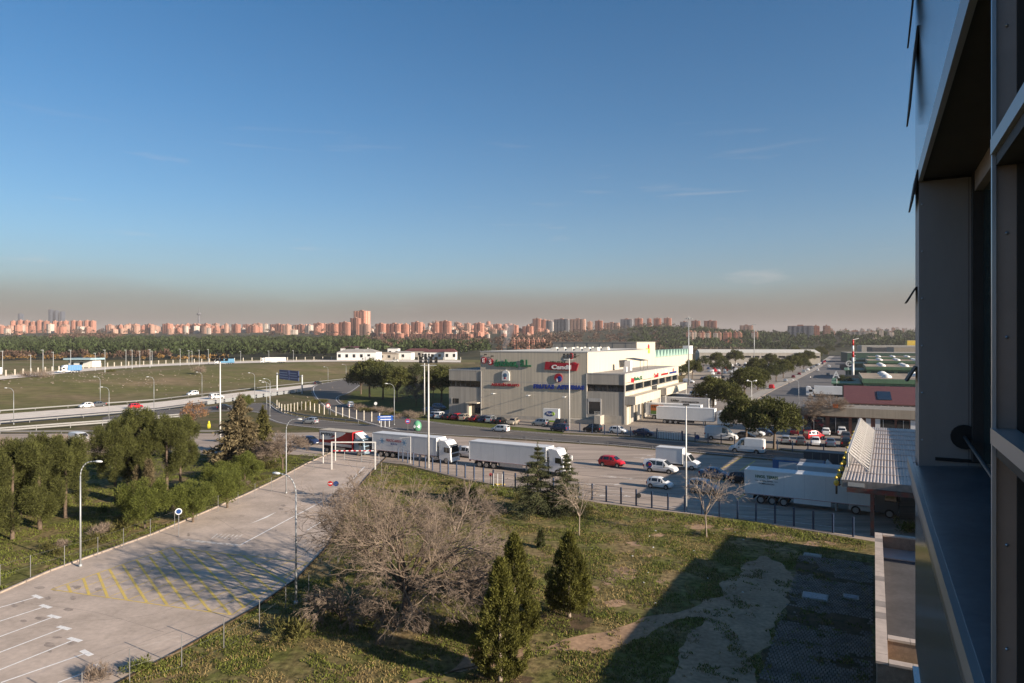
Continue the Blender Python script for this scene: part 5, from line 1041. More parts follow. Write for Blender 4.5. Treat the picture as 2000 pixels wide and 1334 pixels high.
def deco_terres(b):
    ttext(b, 'HNOS. TERRES', 'let_green', 1.25, 3.85, 3.15, .36, .025); ttext(b, 'A TODA ESPA\u00d1A', 'let_black', 1.8, 3.3, 2.72, .2, .01); ttext(b, 'T.F.MERCANCIAS', 'let_black', 1.65, 3.45, 2.4, .17, .01)
    MB().box(1.2, 1.6, -1.318, -1.31, 2.8, 2.84).box(3.45, 3.85, -1.318, -1.31, 2.8, 2.84).build('dash', 'let_black', b)
semi('white articulated lorry with green lettering entering the toll canopy, dark cab in shade', P(1454, 980.5), RIGHT, deco=deco_terres, cabm='paint_grey', skirt='box_white', dark=True)
# red curtain-sided lorry
rr = Vector((RIGHT.y, -RIGHT.x, 0)); o = P(623, 882)-rr*1.27; t = thing('rigid_truck', 'red curtain-sided lorry with a white swoosh panel and a blue-grey cab', 'truck', o, ang(RIGHT))
b = MB().box(0, 7.9, -1.27, 1.27, 1.25, 3.85).build('curtain_box', mat('curtain_red', (.30, .018, .016), .55, var=.08, scale=1), t); MB().box(-.02, 7.95, -1.29, 1.29, 3.85, 3.95).build('box_roof', mat('roof_tarp', (.50, .43, .33), .8, var=.1), b)
mb = MB(); pts = [(0.15, 3.8), (0.15, 2.55)]+[(.15+6.2*k/10, 2.25+1.55*(k/10)**2.6+.22*math.cos(k/10*1.5)-.2) for k in range(0, 11)]+[(6.3, 3.8)]; mb.yprism(pts, -1.30, -1.275); mb.build('white_panel', 'let_white', b)
MB().box(.1, 7.8, -1.30, -1.275, 1.3, 1.75).build('lower_board', 'box_grey', b); ttext(b, 'sertrans', 'let_black', .5, 3.6, 3.05, .55, .02, y=-1.32, shear=.1)
mb = MB(); mb.yprism([(2.6, 2.75), (3.4, 2.75), (4.0, 3.1), (4.1, 3.5), (3.8, 3.2), (3.3, 2.95)], -1.325, -1.305); mb.build('swoosh', 'let_red', b)
MB().box(7.88, 8.02, -1.31, -1.15, .9, 3.97).box(7.88, 8.02, 1.15, 1.31, .9, 3.97).box(7.88, 8.02, -1.31, 1.31, 3.8, 3.97).build('front_frame', 'let_bright_red', b)
MB().box(.2, 9.6, -.45, .45, .6, 1.2).build('chassis', 'chassis', t); MB().box(3.6, 6.2, -1.2, -1.1, .5, 1.1).build('side_guard', 'alu', t)
for x in (1.9, 9.5): axle(t, x, 1.24, .48)
cab(t, 8.3, mat('cab_bluegrey', (.22, .30, .36), .35, .2, var=.05), hgt=2.95); MB().yprism([(8.3, 2.9), (9.9, 2.95), (9.4, 3.3), (8.35, 3.85)], -1.0, 1.0).build('air_deflector', 'let_white', t)
# blue swap-body lorry and neighbours under the toll canopy
t = thing('rigid_truck', 'blue container lorry half hidden behind the green-lettered trailer', 'truck', P(1512, 948), ang(RIGHT)); b = MB().box(0, 6.2, -1.25, 1.25, 1.2, 3.7).build('blue_box', mat('box_blue', (.03, .11, .26), .5, var=.1, scale=1), t); MB().box(.8, 3.0, -1.28, -1.255, 2.4, 3.5).build('pale_patch', 'box_grey', b); MB().box(.1, 6.1, -1.15, 1.15, 3.7, 3.76).build('box_roof', 'fascia_grey', b)
MB().yprism([(6.4, 2.6), (8.2, 2.7), (7.4, 3.1), (6.5, 4.0)], -1.05, 1.05).build('air_deflector', 'let_white', t); cab(t, 6.4, 'paint_white', W=1.22, hgt=2.7); MB().box(.2, 7.4, -.45, .45, .6, 1.2).build('chassis', 'chassis', t)
for x in (1.6, 7.6): axle(t, x, 1.2, .48)
semi('dark lorry queuing at the far lanes of the toll canopy', P(1570, 925), RIGHT, 'steel_dark', 'paint_black', TL=7.0, L=10.0, tz=3.3, frame='steel_dark', skirt='black')
semi('grey flat-topped lorry beside the green-lettered trailer under the canopy', P(1556, 965), RIGHT, 'box_grey', 'paint_grey', TL=7.2, L=10.2, tz=3.75)
# white box van
rr = Vector((RIGHT.y, -RIGHT.x, 0)); t = thing('box_van', 'white box lorry with a plain cargo body behind the logo van', 'van', P(1281, 912)-rr*1.0, ang(RIGHT)); MB().box(0, 4.2, -1.1, 1.1, .85, 3.15).build('cargo_box', 'box_white', t); MB().box(-.02, 4.22, -1.13, -1.08, .8, .95).box(-.02, 4.22, -1.13, -1.08, 3.08, 3.18).box(4.15, 4.24, -1.13, 1.13, .8, 3.18).build('box_frame', 'let_white', t)
c = MB().yprism([(4.3, .45), (6.4, .4), (6.45, .9), (6.2, 1.15), (5.6, 1.35), (4.95, 2.25), (4.3, 2.35)], -1.0, 1.0).build('cab', 'paint_white', t); MB().hexa([(5.6, -.85, 1.38), (5.66, -.85, 1.38), (5.66, .85, 1.38), (5.6, .85, 1.38), (4.98, -.8, 2.2), (5.04, -.8, 2.2), (5.04, .8, 2.2), (4.98, .8, 2.2)]).build('windscreen', 'glass_dark', c)
for s in (-1, 1): q = [(4.5, s*1.01, 1.35), (5.45, s*1.01, 1.35), (4.95, s*1.01, 2.1), (4.5, s*1.01, 2.15)]; MB().poly(q if s < 0 else q[::-1]).build('side_window', 'glass_dark', c); MB().box(6.2, 6.5, min(s*.5, s*.9), max(s*.5, s*.9), .8, 1.05).build('headlight', 'lamp_clear', c)
MB().box(.2, 6.2, -.4, .4, .4, .8).build('chassis', 'chassis', t)
for x in (1.2, 5.6): axle(t, x, 1.05, .36)
# plaza traffic
car('hatch', 'paint_red', 'bright red hatchback driving alone across the sunlit plaza', P(1195, 911), RIGHT, scale=1.05)
t = car('windowvan', 'paint_white', 'white minivan with a round coloured logo on its flank', P(1291, 922), RIGHT); q = MB().tube((-1.55, -.975, 1.12), (-1.55, -.955, 1.12), .55, None, 20).build('logo', 'let_white', t); MB().tube((-1.55, -.985, 1.12), (-1.55, -.976, 1.12), .48, None, 20).build('logo_ring', 'let_blue', q); MB().tube((-1.4, -.995, 1.2), (-1.4, -.986, 1.2), .26, None, 14).build('logo_spot', 'let_bright_red', q); MB().tube((-1.75, -.995, 1.0), (-1.75, -.986, 1.0), .16, None, 12).build('logo_spot', 'let_green', q)
car('hatch', 'paint_white', 'small white hatchback nearest the blue fence on the plaza', P(1289, 953), RIGHT, scale=.9)
car('sedan', 'paint_bluegrey', 'blue-grey saloon waiting in the shadow on the plaza', P(1396, 934), RIGHT); car('mpv', 'paint_silver', 'silver estate car seen through the small bare tree', P(1376, 963), RIGHT)
car('hatch', 'paint_black', 'dark hatchback close behind the green-lettered trailer', P(1452, 944), RIGHT); car('bigvan', 'paint_white', 'tall white van coming the other way past the pines', P(1459, 884), LEFT, scale=1.0)
car('bigvan', 'box_white', 'pale high-roofed van parked behind the dark blue fence', P(1409, 859), Vector((.9, -.43, 0)), scale=1.05); car('windowvan', 'paint_white', 'small white delivery van heading for the ramp on the dark avenue', P(977, 843), LEFT, scale=.82)
car('mpv', 'paint_white', 'white people carrier seen from behind on the ramp', P(684, 796), (P(661, 781)-P(700, 797))*1.0, detail=2); car('hatch', 'paint_silver', 'silver hatchback driving off along the slip road', P(606, 828), Vector((-.9, .3, 0)))
car('hatch', 'paint_navy', 'dark blue car following the red curtain-sided lorry', P(606, 868), RIGHT); car('mpv', 'paint_white', 'white car half hidden between the two white lorries', P(915, 893), RIGHT); car('van', 'paint_white', 'white panel van driving past the brown scrub behind the pines', P(156, 865), RIGHT, scale=1.0)
mw = (mF[2]-mF[1]).normalized()
car('hatch', 'paint_red', 'red car on the motorway', P(265, 798), mw); car('hatch', 'paint_white', 'white car ahead of a grey one on the motorway shoulder', P(168, 796.5), -mw); car('sedan', 'paint_grey', 'dark grey car right behind the white one on the motorway', P(191, 794.5), -mw)
car('mpv', 'paint_white', 'white estate car on the motorway beside the field', P(376, 772.5), -mw); car('windowvan', 'paint_white', 'white van behind the tall mast on the motorway', P(423, 779), mw); car('sedan', 'paint_black', 'dark car under the overhead sign on the motorway', P(620, 751), mw); car('hatch', 'paint_black', 'black car on the slip road behind the conifer', P(438, 800), Vector((1, .3, 0)))
# upper road
def at46(u, v): return P(u, v, 4.66)
semi('white articulated lorry at the left end of the upper road', at46(75, 737), at46(4, 741)-at46(75, 737), near=1); semi('blue tank lorry with a white cab on the upper road', at46(458, 711.5), Vector((-1, -.5, 0)).normalized(), mat('tank_blue', (.10, .26, .40), .4, .2, var=.08), near=1, TL=9, L=12, tz=3.6, frame='tank_blue'); semi('white articulated lorry on the upper road above the blue overhead sign', at46(558, 709.2), Vector((-.97, -.22, 0)).normalized(), near=1)
semi('pale lorry beside the cream depots on the upper road', at46(735, 707), Vector((-1, .05, 0)), near=1, TL=8, L=11); t = semi('blue and white box lorry passing the petrol kiosk', at46(160, 727.5), Vector((-.6, -.8, 0)), mat('box_bright_blue', (.06, .20, .42), .5), near=1, TL=6, L=8.6, tz=3.6, frame='box_bright_blue'); car('windowvan', 'paint_white', 'white van beside the cream depots on the upper road', at46(772, 707), Vector((-1, 0, 0)))
# trailers backed on to the docks
DD = Vector((.885, -.465, 0))
def dock_trailer(label, rear, tr='box_white', deco=None, withcab=False, TL=13.6, tz=4.0):
    rr = Vector((DD.y, -DD.x, 0)); t = thing('trailer', label, 'trailer', Vector(rear)-rr*1.28, ang(DD)); b = MB().box(0, TL, -1.28, 1.28, 1.15, tz).build('box', tr, t); mb = MB()
    for y in (-1.30, 1.22): mb.box(0, TL, y, y+.08, tz-.1, tz+.03); mb.box(0, TL, y, y+.08, 1.08, 1.2)
    for x in (0, TL-.1): mb.box(x, x+.1, -1.3, -1.22, 1.1, tz)
    mb.build('frame', 'let_white', b); MB().box(.3, TL-.3, -.5, .5, .85, 1.12).box(5, 9, -1.24, -1.18, .5, 1.1).build('chassis', 'chassis', t)
    for x in (2.0, 3.3, 4.6): axle(t, x, 1.28)
    MB().box(TL-2.6, TL-2.4, -1.0, -.8, 0, 1.1).box(TL-2.6, TL-2.4, .8, 1.0, 0, 1.1).build('landing_leg', 'pole_grey', t)
    if deco: deco(b)
    if withcab: cab(t, TL+.6, 'paint_white', hgt=3.6); axle(t, TL+2.0, 1.24)
    return t
def deco_orange(b): MB().box(1.2, 4.4, -1.318, -1.30, 2.0, 3.7).build('poster', 'let_orange', b); MB().box(1.2, 4.4, -1.322, -1.319, 1.3, 2.2).build('poster_foot', mat('poster_green', (.12, .22, .05), .5), b); ttext(b, 'FRUIT', 'let_black', 1.5, 4.1, 2.9, .5, .02, y=-1.33)
def deco_lider(b): ttext(b, 'Lider', 'let_black', 3.2, 5.6, 2.9, .7, .04, y=-1.325); ttext(b, 'transporte', 'let_black', 6.2, 11, 2.75, .6, .03, y=-1.325)
def deco_tran(b): ttext(b, 'TRANSPORTES S.L.', 'let_red', 6.2, 11.0, 3.1, .35, .02, y=-1.325); MB().tube((12, -1.325, 3.0), (12, -1.3, 3.0), .4, None, 4).build('emblem', 'let_blue', b)
dock_trailer('white trailer at the dock nearest the road, front row of the docked trailers', P(1282, 826.5), deco=None, withcab=True)
dock_trailer('docked trailer with an orange and green poster on its tail', P(1262, 818), deco=deco_orange); dock_trailer('docked trailer with black script lettering, third row back', P(1288, 803), 'box_grey', deco_lider); dock_trailer('docked trailer with red lettering and a blue emblem, last row back', P(1305, 795), 'box_grey', deco_tran)
# parked cars before the warehouse
PK = Vector((.40, .916, 0))
cols = ['paint_silver', 'paint_white', 'paint_black', 'paint_red', 'paint_beige', 'paint_darkred', 'paint_navy', 'paint_silver', 'paint_black', 'paint_beige']; cw = {'paint_silver': 'silver', 'paint_white': 'white', 'paint_black': 'black', 'paint_red': 'bright red', 'paint_beige': 'beige', 'paint_darkred': 'dark red', 'paint_navy': 'navy blue', 'paint_grey': 'dark grey', 'paint_bluegrey': 'blue-grey', 'paint_blue': 'blue', 'paint_green': 'dark green'}
ordn = ['first', 'second', 'third', 'fourth', 'fifth', 'sixth', 'seventh', 'eighth', 'ninth', 'tenth']
for k, (u, v) in enumerate(((846, 816.5), (861, 817.5), (876, 819), (891, 820), (908, 821.5), (928, 823), (944, 824.5), (960, 825.5), (978, 827), (1003, 829.5))):
    car(['hatch', 'mpv', 'hatch', 'hatch', 'mpv', 'sedan', 'hatch', 'mpv', 'sedan', 'hatch'][k], cols[k], '%s car, %s in the row parked below the warehouse wall' % (cw[cols[k]], ordn[k]), P(u, v), PK if k % 3 else -PK, 'cars parked below the warehouse wall', 1)
for u, v, c, tp, d, lab in ((1055, 832, 'paint_silver', 'mpv', LEFT, 'silver car parked by the white box sign'), (1091, 834, 'paint_black', 'mpv', -PK, 'black car parked right of the white box sign'), (1093, 842.5, 'paint_navy', 'mpv', LEFT, 'dark people carrier at the foot of the floodlight mast'), (1157, 844, 'paint_black', 'mpv', LEFT, 'black hatchback behind the blue fence before the dock door'), (1208, 847, 'paint_white', 'hatch', RIGHT, 'white car with a red box behind it at the blue fence'), (1257, 851, 'paint_navy', 'sedan', RIGHT, 'dark saloon beside the picket gate'),
                            (1455, 858, 'paint_black', 'sedan', RIGHT, 'black saloon under the front umbrella pine'), (1475, 852, 'paint_white', 'hatch', RIGHT, 'white hatchback under the umbrella pines'), (1492, 851, 'paint_navy', 'sedan', RIGHT, 'navy saloon behind the front umbrella pine'), (1358, 774, 'paint_white', 'mpv', RIGHT, 'white car at the end of the docked trailers'), (1345, 748, 'paint_white', 'van', RIGHT, 'white van past the second dock canopy'),
                            (840, 806, 'paint_bluegrey', 'sedan', RIGHT, 'pale car in the shade left of the office wing'), (858, 800, 'paint_bluegrey', 'mpv', RIGHT, 'blue-grey car in the shade touching the office wing'), (848, 811, 'paint_grey', 'hatch', LEFT, 'dark car in the shade behind the parked row')):
    car(tp, c, lab, P(u, v), d, None, 1)
for k, (u, v, c, tp, s) in enumerate(((1535, 866, 'paint_silver', 'hatch', 1), (1564, 868.5, 'paint_grey', 'sedan', 1), (1593, 870, 'paint_white', 'hatch', -1), (1622, 871.5, 'paint_bluegrey', 'sedan', 1), (1652, 872, 'paint_black', 'mpv', 1))):
    car(tp, c, '%s car, %s from the pine in the front row at the shop block' % (cw[c], ordn[k]), P(u, v), PK*s, 'cars in front of the shop block', 1)
for k, (u, v, c, tp, s) in enumerate(((1552, 849, 'paint_darkred', 'hatch', 1), (1577, 847, 'paint_black', 'mpv', 1), (1613, 850, 'paint_white', 'hatch', 1), (1644, 850, 'paint_white', 'mpv', 1), (1590, 858, 'paint_red', 'mpv', .5), (1652, 860, 'paint_grey', 'mpv', 1))):
    car(tp, c, ['dark red car at the shop wall by the pine', 'black people carrier at the shop wall', 'white car at the shop wall under the bare tree', 'white car at the shop wall left of the lattice frame', 'bright red car leaving between the rows at the shop', 'grey car between the rows by the lattice frame'][k], P(u, v), PK if s == 1 else Vector((.8, .2, 0)), 'cars in front of the shop block', 1)
# the crowded car park among the pines
far_cols = ['paint_white']*5+['paint_silver']*3+['paint_black']*2+['paint_navy', 'paint_red', 'paint_darkred', 'paint_grey', 'paint_bluegrey', 'paint_beige']
rows = [((1368, 742), (1452, 737)), ((1372, 733), (1440, 729)), ((1376, 727), (1500, 722)), ((1380, 721.5), (1520, 717)), ((1386, 717), (1530, 712.5)), ((1392, 713.5), (1540, 709.5)), ((1400, 710.5), (1552, 707))]
for a, b in rows:
    A = P(*a); B = P(*b); n = int((B-A).length/3.0)
    for k in range(n):
        if rnd.random() < .30: continue
        p = A.lerp(B, (k+.5)/n); c = rnd.choice(far_cols); tp = rnd.choice(['hatch', 'sedan', 'mpv', 'hatch', 'windowvan'])
        o = link('car' if tp != 'windowvan' else 'van', simple_car(tp, c)); o.location = p+Vector((rnd.uniform(-.2, .2), rnd.uniform(-.4, .4), 0)); o.rotation_euler = (0, 0, ang(PK)+(math.pi if rnd.random() < .5 else 0)+rnd.uniform(-.05, .05))
        tag(o, '%s %s in the crowded car park among the pines' % (cw[c], {'hatch': 'hatchback', 'sedan': 'saloon', 'mpv': 'people carrier', 'windowvan': 'van'}[tp]), 'van' if tp == 'windowvan' else 'car', 'cars in the crowded car park')
# along the market street
for k in range(13):
    f = k/12; p = P(1512, 759).lerp(P(1612, 708), f**.8); c = rnd.choice(far_cols); o = link('van' if k % 4 == 0 else 'car', simple_car('windowvan' if k % 4 == 0 else 'hatch', c)); o.location = p+Vector((-1.0, 0, 0)); o.rotation_euler = (0, 0, ang(GE)); tag(o, '%s %s at the tree-lined kerb of the market street' % (cw[c], 'van' if k % 4 == 0 else 'car'), 'van' if k % 4 == 0 else 'car', 'vehicles at the kerb of the market street')
for k, (u, v, c, tp, d) in enumerate(((1597, 725, 'paint_white', 'hatch', 1), (1617, 733, 'paint_beige', 'hatch', -1), (1619, 718, 'paint_white', 'van', 1), (1606, 712, 'paint_navy', 'sedan', 1), (1612, 706, 'paint_red', 'hatch', 1))):
    car(tp, c, ['white hatchback at the bend of the market street', 'beige hatchback between the shadows on the market street', 'white panel van on the market street', 'navy saloon far down the market street', 'red hatchback at the far end of the market street'][k], P(u, v), GE*d, None, 1)
for k, (u, v, lab) in enumerate(((1628, 748, 'dark semitrailer parked nose to the first green hall'), (1640, 722, 'dark semitrailer parked at the second green hall'), (1590, 775, 'white lorry parked behind the bare tree by the shop block'))):
    t = thing('trailer', lab, 'trailer', P(u, v), ang(WX)); mm = 'steel_dark' if k < 2 else 'box_white'; MB().box(0, 13 if k < 2 else 9, -1.25, 1.25, 1.1, 3.9).build('box', mm, t); MB().box(.3, 9, -.6, .6, .7, 1.1).build('chassis', 'chassis', t)
    for x in (1.5, 2.8, 7.4): 
        for y in (-1.1, 1.1): add_wheel(t, x, y, .5, False, .36)
    if k == 2: cab(t, -2.6, 'paint_white', W=1.2); 
# ------------------------------------------------------------------ vegetation
rg = np.random.default_rng(11)
def unit(a): return a/np.maximum(1e-9, np.linalg.norm(a, axis=1, keepdims=True))
def leaves(Cn, D, L, W, rng=rg):
    "one slim triangle per leaf spray: base at Cn, tip along D"
    n = len(Cn); D = unit(D); r = unit(rng.normal(size=(n, 3))); s = unit(np.cross(D, r))
    L = np.asarray(L).reshape(-1, 1); W = np.asarray(W).reshape(-1, 1)
    V = np.empty((n, 3, 3)); V[:, 0] = Cn-s*W; V[:, 1] = Cn+s*W; V[:, 2] = Cn+D*L
    return V.reshape(-1, 3), np.arange(3*n).reshape(-1, 3)
def clumps(cs, rs, n, L, W, up=.25, shell=.55, flat=1.0, droop=0.0, rng=rg):
    cs = np.asarray(cs, float); rs = np.asarray(rs, float); k = rng.choice(len(cs), n, p=rs**2/np.sum(rs**2)); d = unit(rng.normal(size=(n, 3)))
    r = rs[k]*(shell+(1-shell)*rng.random(n))**1.0*np.where(rng.random(n) < .25, rng.random(n), 1)
    P_ = cs[k]+d*np.stack([r, r, r*flat], 1); D = d*.9+rng.normal(size=(n, 3))*.45; D[:, 2] += up-droop
    return leaves(P_, D, L*(.6+.8*rng.random(n)), W*(.6+.8*rng.random(n)), rng)
def tubes_np(segs, n=4):
    segs = np.asarray(segs, float); a = segs[:, :3]; b = segs[:, 3:6]; r0 = segs[:, 6:7]; r1 = segs[:, 7:8]; d = unit(b-a)
    ref = np.where(np.abs(d[:, 2:3]) > .9, np.array([[1., 0, 0]]), np.array([[0., 0, 1]])); u = unit(np.cross(d, ref)); v = np.cross(d, u); V = np.empty((len(segs), 2*n, 3))
    for i in range(n):
        t = 2*math.pi*i/n; o = u*math.cos(t)+v*math.sin(t); V[:, i] = a+o*r0; V[:, n+i] = b+o*r1
    base = (np.arange(len(segs))*2*n)[:, None]; F_ = np.concatenate([np.concatenate([base+i, base+(i+1) % n, base+n+(i+1) % n, base+n+i], 1) for i in range(n)], 0)
    return V.reshape(-1, 3), F_
def trunk_mesh(h, r, lean=0, limbs=(), m='wood_bark', seed=0):
    R = random.Random(seed); segs = []; p = Vector((0, 0, 0)); k = 5
    for i in range(k):
        q = p+Vector((lean*h/k+R.uniform(-.05, .05)*h/k, R.uniform(-.05, .05)*h/k, h/k)); segs.append((*p, *q, r*(1-.55*i/k), r*(1-.55*(i+1)/k))); p = q
    for (z, dx, dy, dz) in limbs: b = Vector((lean*z, 0, z)); segs.append((*b, *(b+Vector((dx, dy, dz))), r*.45, r*.15))
    V, F_ = tubes_np(segs, 7); return np_mesh('trunk', V, F_, m)
def stone_pine(seed, n=10000, L=.45, W=.11, m='leaf_pine', rx=4.3, hz=5.0, base=3.6):
    R = np.random.default_rng(seed); cs = []; rs = []
    for k in range(64):
        a = R.random()*2*math.pi; q = R.random()**.42; x = q*rx*math.cos(a); y = q*rx*math.sin(a); z = base+hz*(1-q*q)**.55*(.25+.75*R.random()**.6)-.5*(1-q); cs.append((x, y, z)); rs.append(.75+.55*R.random())
    V, T = clumps(cs, rs, n, L, W, up=.35, rng=R); cr = np_mesh('crown', V, T, m)
    limbs = [(base*.72, 1.9*math.cos(a), 1.9*math.sin(a), 2.2) for a in (0.3, 1.7, 2.9, 4.1, 5.3)]
    return cr, trunk_mesh(base+.6, .26, .04, limbs, seed=seed)
def aleppo(seed, n=34000, h=9.2, rx=2.3, m='leaf_pine', low=.17, L=.24, W=.026):
    R = np.random.default_rng(seed); cs = []; rs = []
    for k in range(40):
        f = R.random()**.85; z = h*(low+(1-low)*f); rad = rx*(math.sin(math.pi*min(1, (.10+.90*(1-f)))**.9)**.55)*(.35+.65*math.sqrt(R.random())); a = R.random()*2*math.pi
        cs.append((rad*math.cos(a), rad*math.sin(a), z-.4)); rs.append(.42+.45*R.random())
    V, T = clumps(cs, rs, n, L, W, up=.55, flat=1.5, rng=R); return np_mesh('crown', V, T, m), trunk_mesh(h*.8, .2, .02, seed=seed)
def globe(seed, n=26000, rx=2.7, rz=1.9, zc=2.6, m='leaf_bright', L=.17, W=.022):
    R = np.random.default_rng(seed); cs = []; rs = []
    for k in range(38):
        d = R.normal(size=3); d /= np.linalg.norm(d); q = R.random()**.33*.85; cs.append((d[0]*rx*q, d[1]*rx*q, zc+d[2]*rz*q)); rs.append(.45+.4*R.random())
    V, T = clumps(cs, rs, n, L, W, up=.5, rng=R); return np_mesh('crown', V, T, m), trunk_mesh(zc, .13, .03, seed=seed)
def thuja(seed, n=34000, h=7.0, rx=1.75, m='leaf_thuja', z0=.7, L=.17, W=.030):
    R = np.random.default_rng(seed); cs = []; rs = []
    for k in range(330):
        f = R.random()**1.35; z = z0+(h-z0)*f*.97; prof_ = (1-f)**.72*min(1, .62+f*2.2); a = R.random()*2*math.pi; q = .62+.42*R.random(); lob = 1+.13*math.sin(3*a+seed)+.1*math.sin(5*a+2*seed+z*2)
        cs.append((rx*prof_*q*lob*math.cos(a), rx*prof_*q*lob*math.sin(a), z)); rs.append(.15+.17*R.random())
    cs = np.array(cs); rs = np.array(rs); k = R.choice(len(cs), n, p=rs**2/np.sum(rs**2)); d = unit(R.normal(size=(n, 3))); P_ = cs[k]+d*(rs[k]*(.3+.7*R.random(n)))[:, None]*np.array([1, 1, 1.6])
    out = np.stack([P_[:, 0], P_[:, 1], np.zeros(n)], 1); D = unit(out+1e-6)*.55+R.normal(size=(n, 3))*.35; D[:, 2] += .85
    V, T = leaves(P_, D, L*(.6+.8*R.random(n)), W*(.6+.8*R.random(n)), R); return np_mesh('crown', V, T, m), trunk_mesh(h*.55, .14, .01, m='bark_pale', seed=seed)
def cedar(seed, n=24000, h=7.6, rx=3.6, m='leaf_cedar', L=.24, W=.026, tiers=14):
    R = np.random.default_rng(seed); Ps = []; Ds = []; segs = []
    for t_ in range(tiers):
        f = t_/tiers; z = .5+(h-.6)*f; rad = rx*(1-f)**.95*(.7+.5*R.random()); nb = 6 if f < .7 else 4
        for b in range(nb):
            a = 2*math.pi*(b+R.random())/nb; Lb = rad*(.7+.4*R.random()); dirv = np.array([math.cos(a), math.sin(a), .30-.22*(1-f)+R.normal()*.1]); e_ = np.array([0, 0, z])+dirv*Lb+np.array([0, 0, -.16*Lb]); segs.append((0, 0, z, *e_, .035, .012))
            k = int(n/tiers/nb*(1.5-f)); s = R.random(k)**.6; pp = np.array([0, 0, z])+np.outer(s*Lb, dirv); pp[:, 2] -= .20*Lb*s*s; pp += R.normal(size=(k, 3))*np.array([.16, .16, .05])*(.5+s[:, None])*min(1.6, Lb*.6+.2); Ps.append(pp); dd = np.outer(np.ones(k), dirv)*.6+R.normal(size=(k, 3))*.55; dd[:, 2] -= .25; Ds.append(dd)
    pp = np.array([[0, 0, 1.]])*np.linspace(h*.8, h+.3, 60)[:, None]+R.normal(size=(60, 3))*.06; Ps.append(pp); Ds.append(np.tile([0, 0, 1.], (60, 1))+R.normal(size=(60, 3))*.5)
    P_ = np.concatenate(Ps); D = np.concatenate(Ds); V, T = leaves(P_, D, L*(.6+.8*R.random(len(P_))), W*(.6+.8*R.random(len(P_))), R); cr = np_mesh('crown', V, T, m)
    segs.append((0, 0, 0, 0, 0, h, .16, .02)); V, F_ = tubes_np(segs, 5); return cr, np_mesh('trunk', V, F_, 'wood_bark')
def bare(seed, h, spread, levels, nb, r0, droop=0.0, first=1.2, trunk_r=.25, m='twig', mtr='wood_bark', up=.5, ratio=.72, twig=.012, kids=(3, 4), dome=1.0):
    R = random.Random(seed); big = []; small = []
    def grow(p, d, L, r, lev):
        n = 3 if lev > 1 else 2; q = p
        for i in range(n):
            d = (d+Vector((R.gauss(0, .16), R.gauss(0, .16), R.gauss(0, .10)-droop*(levels-lev)*.05))).normalized(); q2 = q+d*(L/n); rr0 = max(twig, r*(1-.28*i/n)); rr1 = max(twig*.7, r*(1-.28*(i+1)/n)); (big if r > .045 else small).append((*q, *q2, rr0, rr1)); q = q2
            if lev > 0 and i > 0 and lev < levels and R.random() < .55: grow(q, side(d, .95), L*ratio*R.uniform(.5, .85), r*.5, lev-1)
        if lev > 0:
            for k in range(R.randint(*kids)): grow(q, side(d, .62), L*ratio*R.uniform(.75, 1.12), r*.62, lev-1)
    def side(d, s):
        a = Vector((R.gauss(0, 1), R.gauss(0, 1), R.gauss(0, .8))).normalized(); return (d+a*s*R.uniform(.6, 1.2)).normalized()
    p = Vector((0, 0, 0)); q = Vector((.1, 0, first)); big.append((*p, *q, trunk_r, trunk_r*.85))
    for k in range(nb):
        a = 2*math.pi*(k+R.uniform(-.25, .25))/nb; el_ = R.uniform(up-.25, up+.35); d = Vector((math.cos(a)*math.cos(el_), math.sin(a)*math.cos(el_), math.sin(el_))); grow(q, d, spread*R.uniform(.8, 1.1), r0, levels-1)
    grow(q, Vector((0, 0, 1)), h*.19, r0, levels-1)
    V, F_ = tubes_np(small, 3); cr = np_mesh('crown', V, F_, m); V, F_ = tubes_np(big, 6); return cr, np_mesh('trunk', V, F_, mtr)
def tree(name, label, meshes, loc, sc_=1.0, rz=0.0, group=None, cat='tree', sz=None):
    t = thing(name, label, cat, loc, rz, group, sc_)
    if sz: t.scale = (sc_, sc_, sc_*sz)
    link('trunk', meshes[1], t); link('crown', meshes[0], t); return t
# the big bare tree and its neighbours on the lawn
big = bare(5, 12.0, 2.8, 7, 15, .11, droop=.12, first=1.2, trunk_r=.30, up=.80, ratio=.755, twig=.0072, kids=(2, 3))
tree('bare_tree', 'huge spreading bare tree in the middle of the lawn', big, P(792, 1196), 1.15, 0.4, sz=.98)
low = bare(9, 3.0, 1.25, 5, 8, .05, droop=.5, first=.25, trunk_r=.08, up=.75, ratio=.72, twig=.011)
tree('bare_shrub', 'pale leafless shrub in front of the big bare tree, lamp side', low, P(664, 1214), 1.05, 0); tree('bare_shrub', 'pale leafless shrub at the foot of the big bare tree', low, P(774, 1232), .95, 2.0); tree('bare_shrub', 'greyish leafless shrub between the big bare tree and the pointed conifers', low, P(905, 1165), .95, 4.0); tree('bare_shrub', 'leafless shrub at the far edge of the big bare tree near the blue fence', low, P(930, 1015), 1.1, 5.0); tree('bare_shrub', 'leafless shrub close to the round red signs', low, P(690, 985), 1.1, 1.0)
th = thuja(3); th2 = thuja(8, 30000, 6.0, 1.95, z0=.9)
tree('conifer', 'pointed golden-green conifer nearest the window, standing foremost on the lawn', th, P(977, 1331), 1.0); tree('conifer', 'pointed conifer just behind the foremost one', th, P(1004, 1262), 1.02, 2.2); tree('conifer', 'pointed golden-green conifer standing alone beside the dirt path', th2, P(1112, 1205), 1.0, 1.0)
tree('sapling', 'tiny dark sapling on the open lawn', thuja(12, 1300, 1.6, .35, 'leaf_dark', .1, .16, .04), P(1056, 1070), 1.0)
ce = cedar(4); tree('cedar', 'blue-green cedar with drooping tiers in front of the white lorry', ce, P(1050, 1003), 1.05); tree('cedar', 'slimmer cedar in front of the white lorry cab', cedar(6, 17000, 7.2, 2.7), P(1106, 1006), 1.0, 1.0)
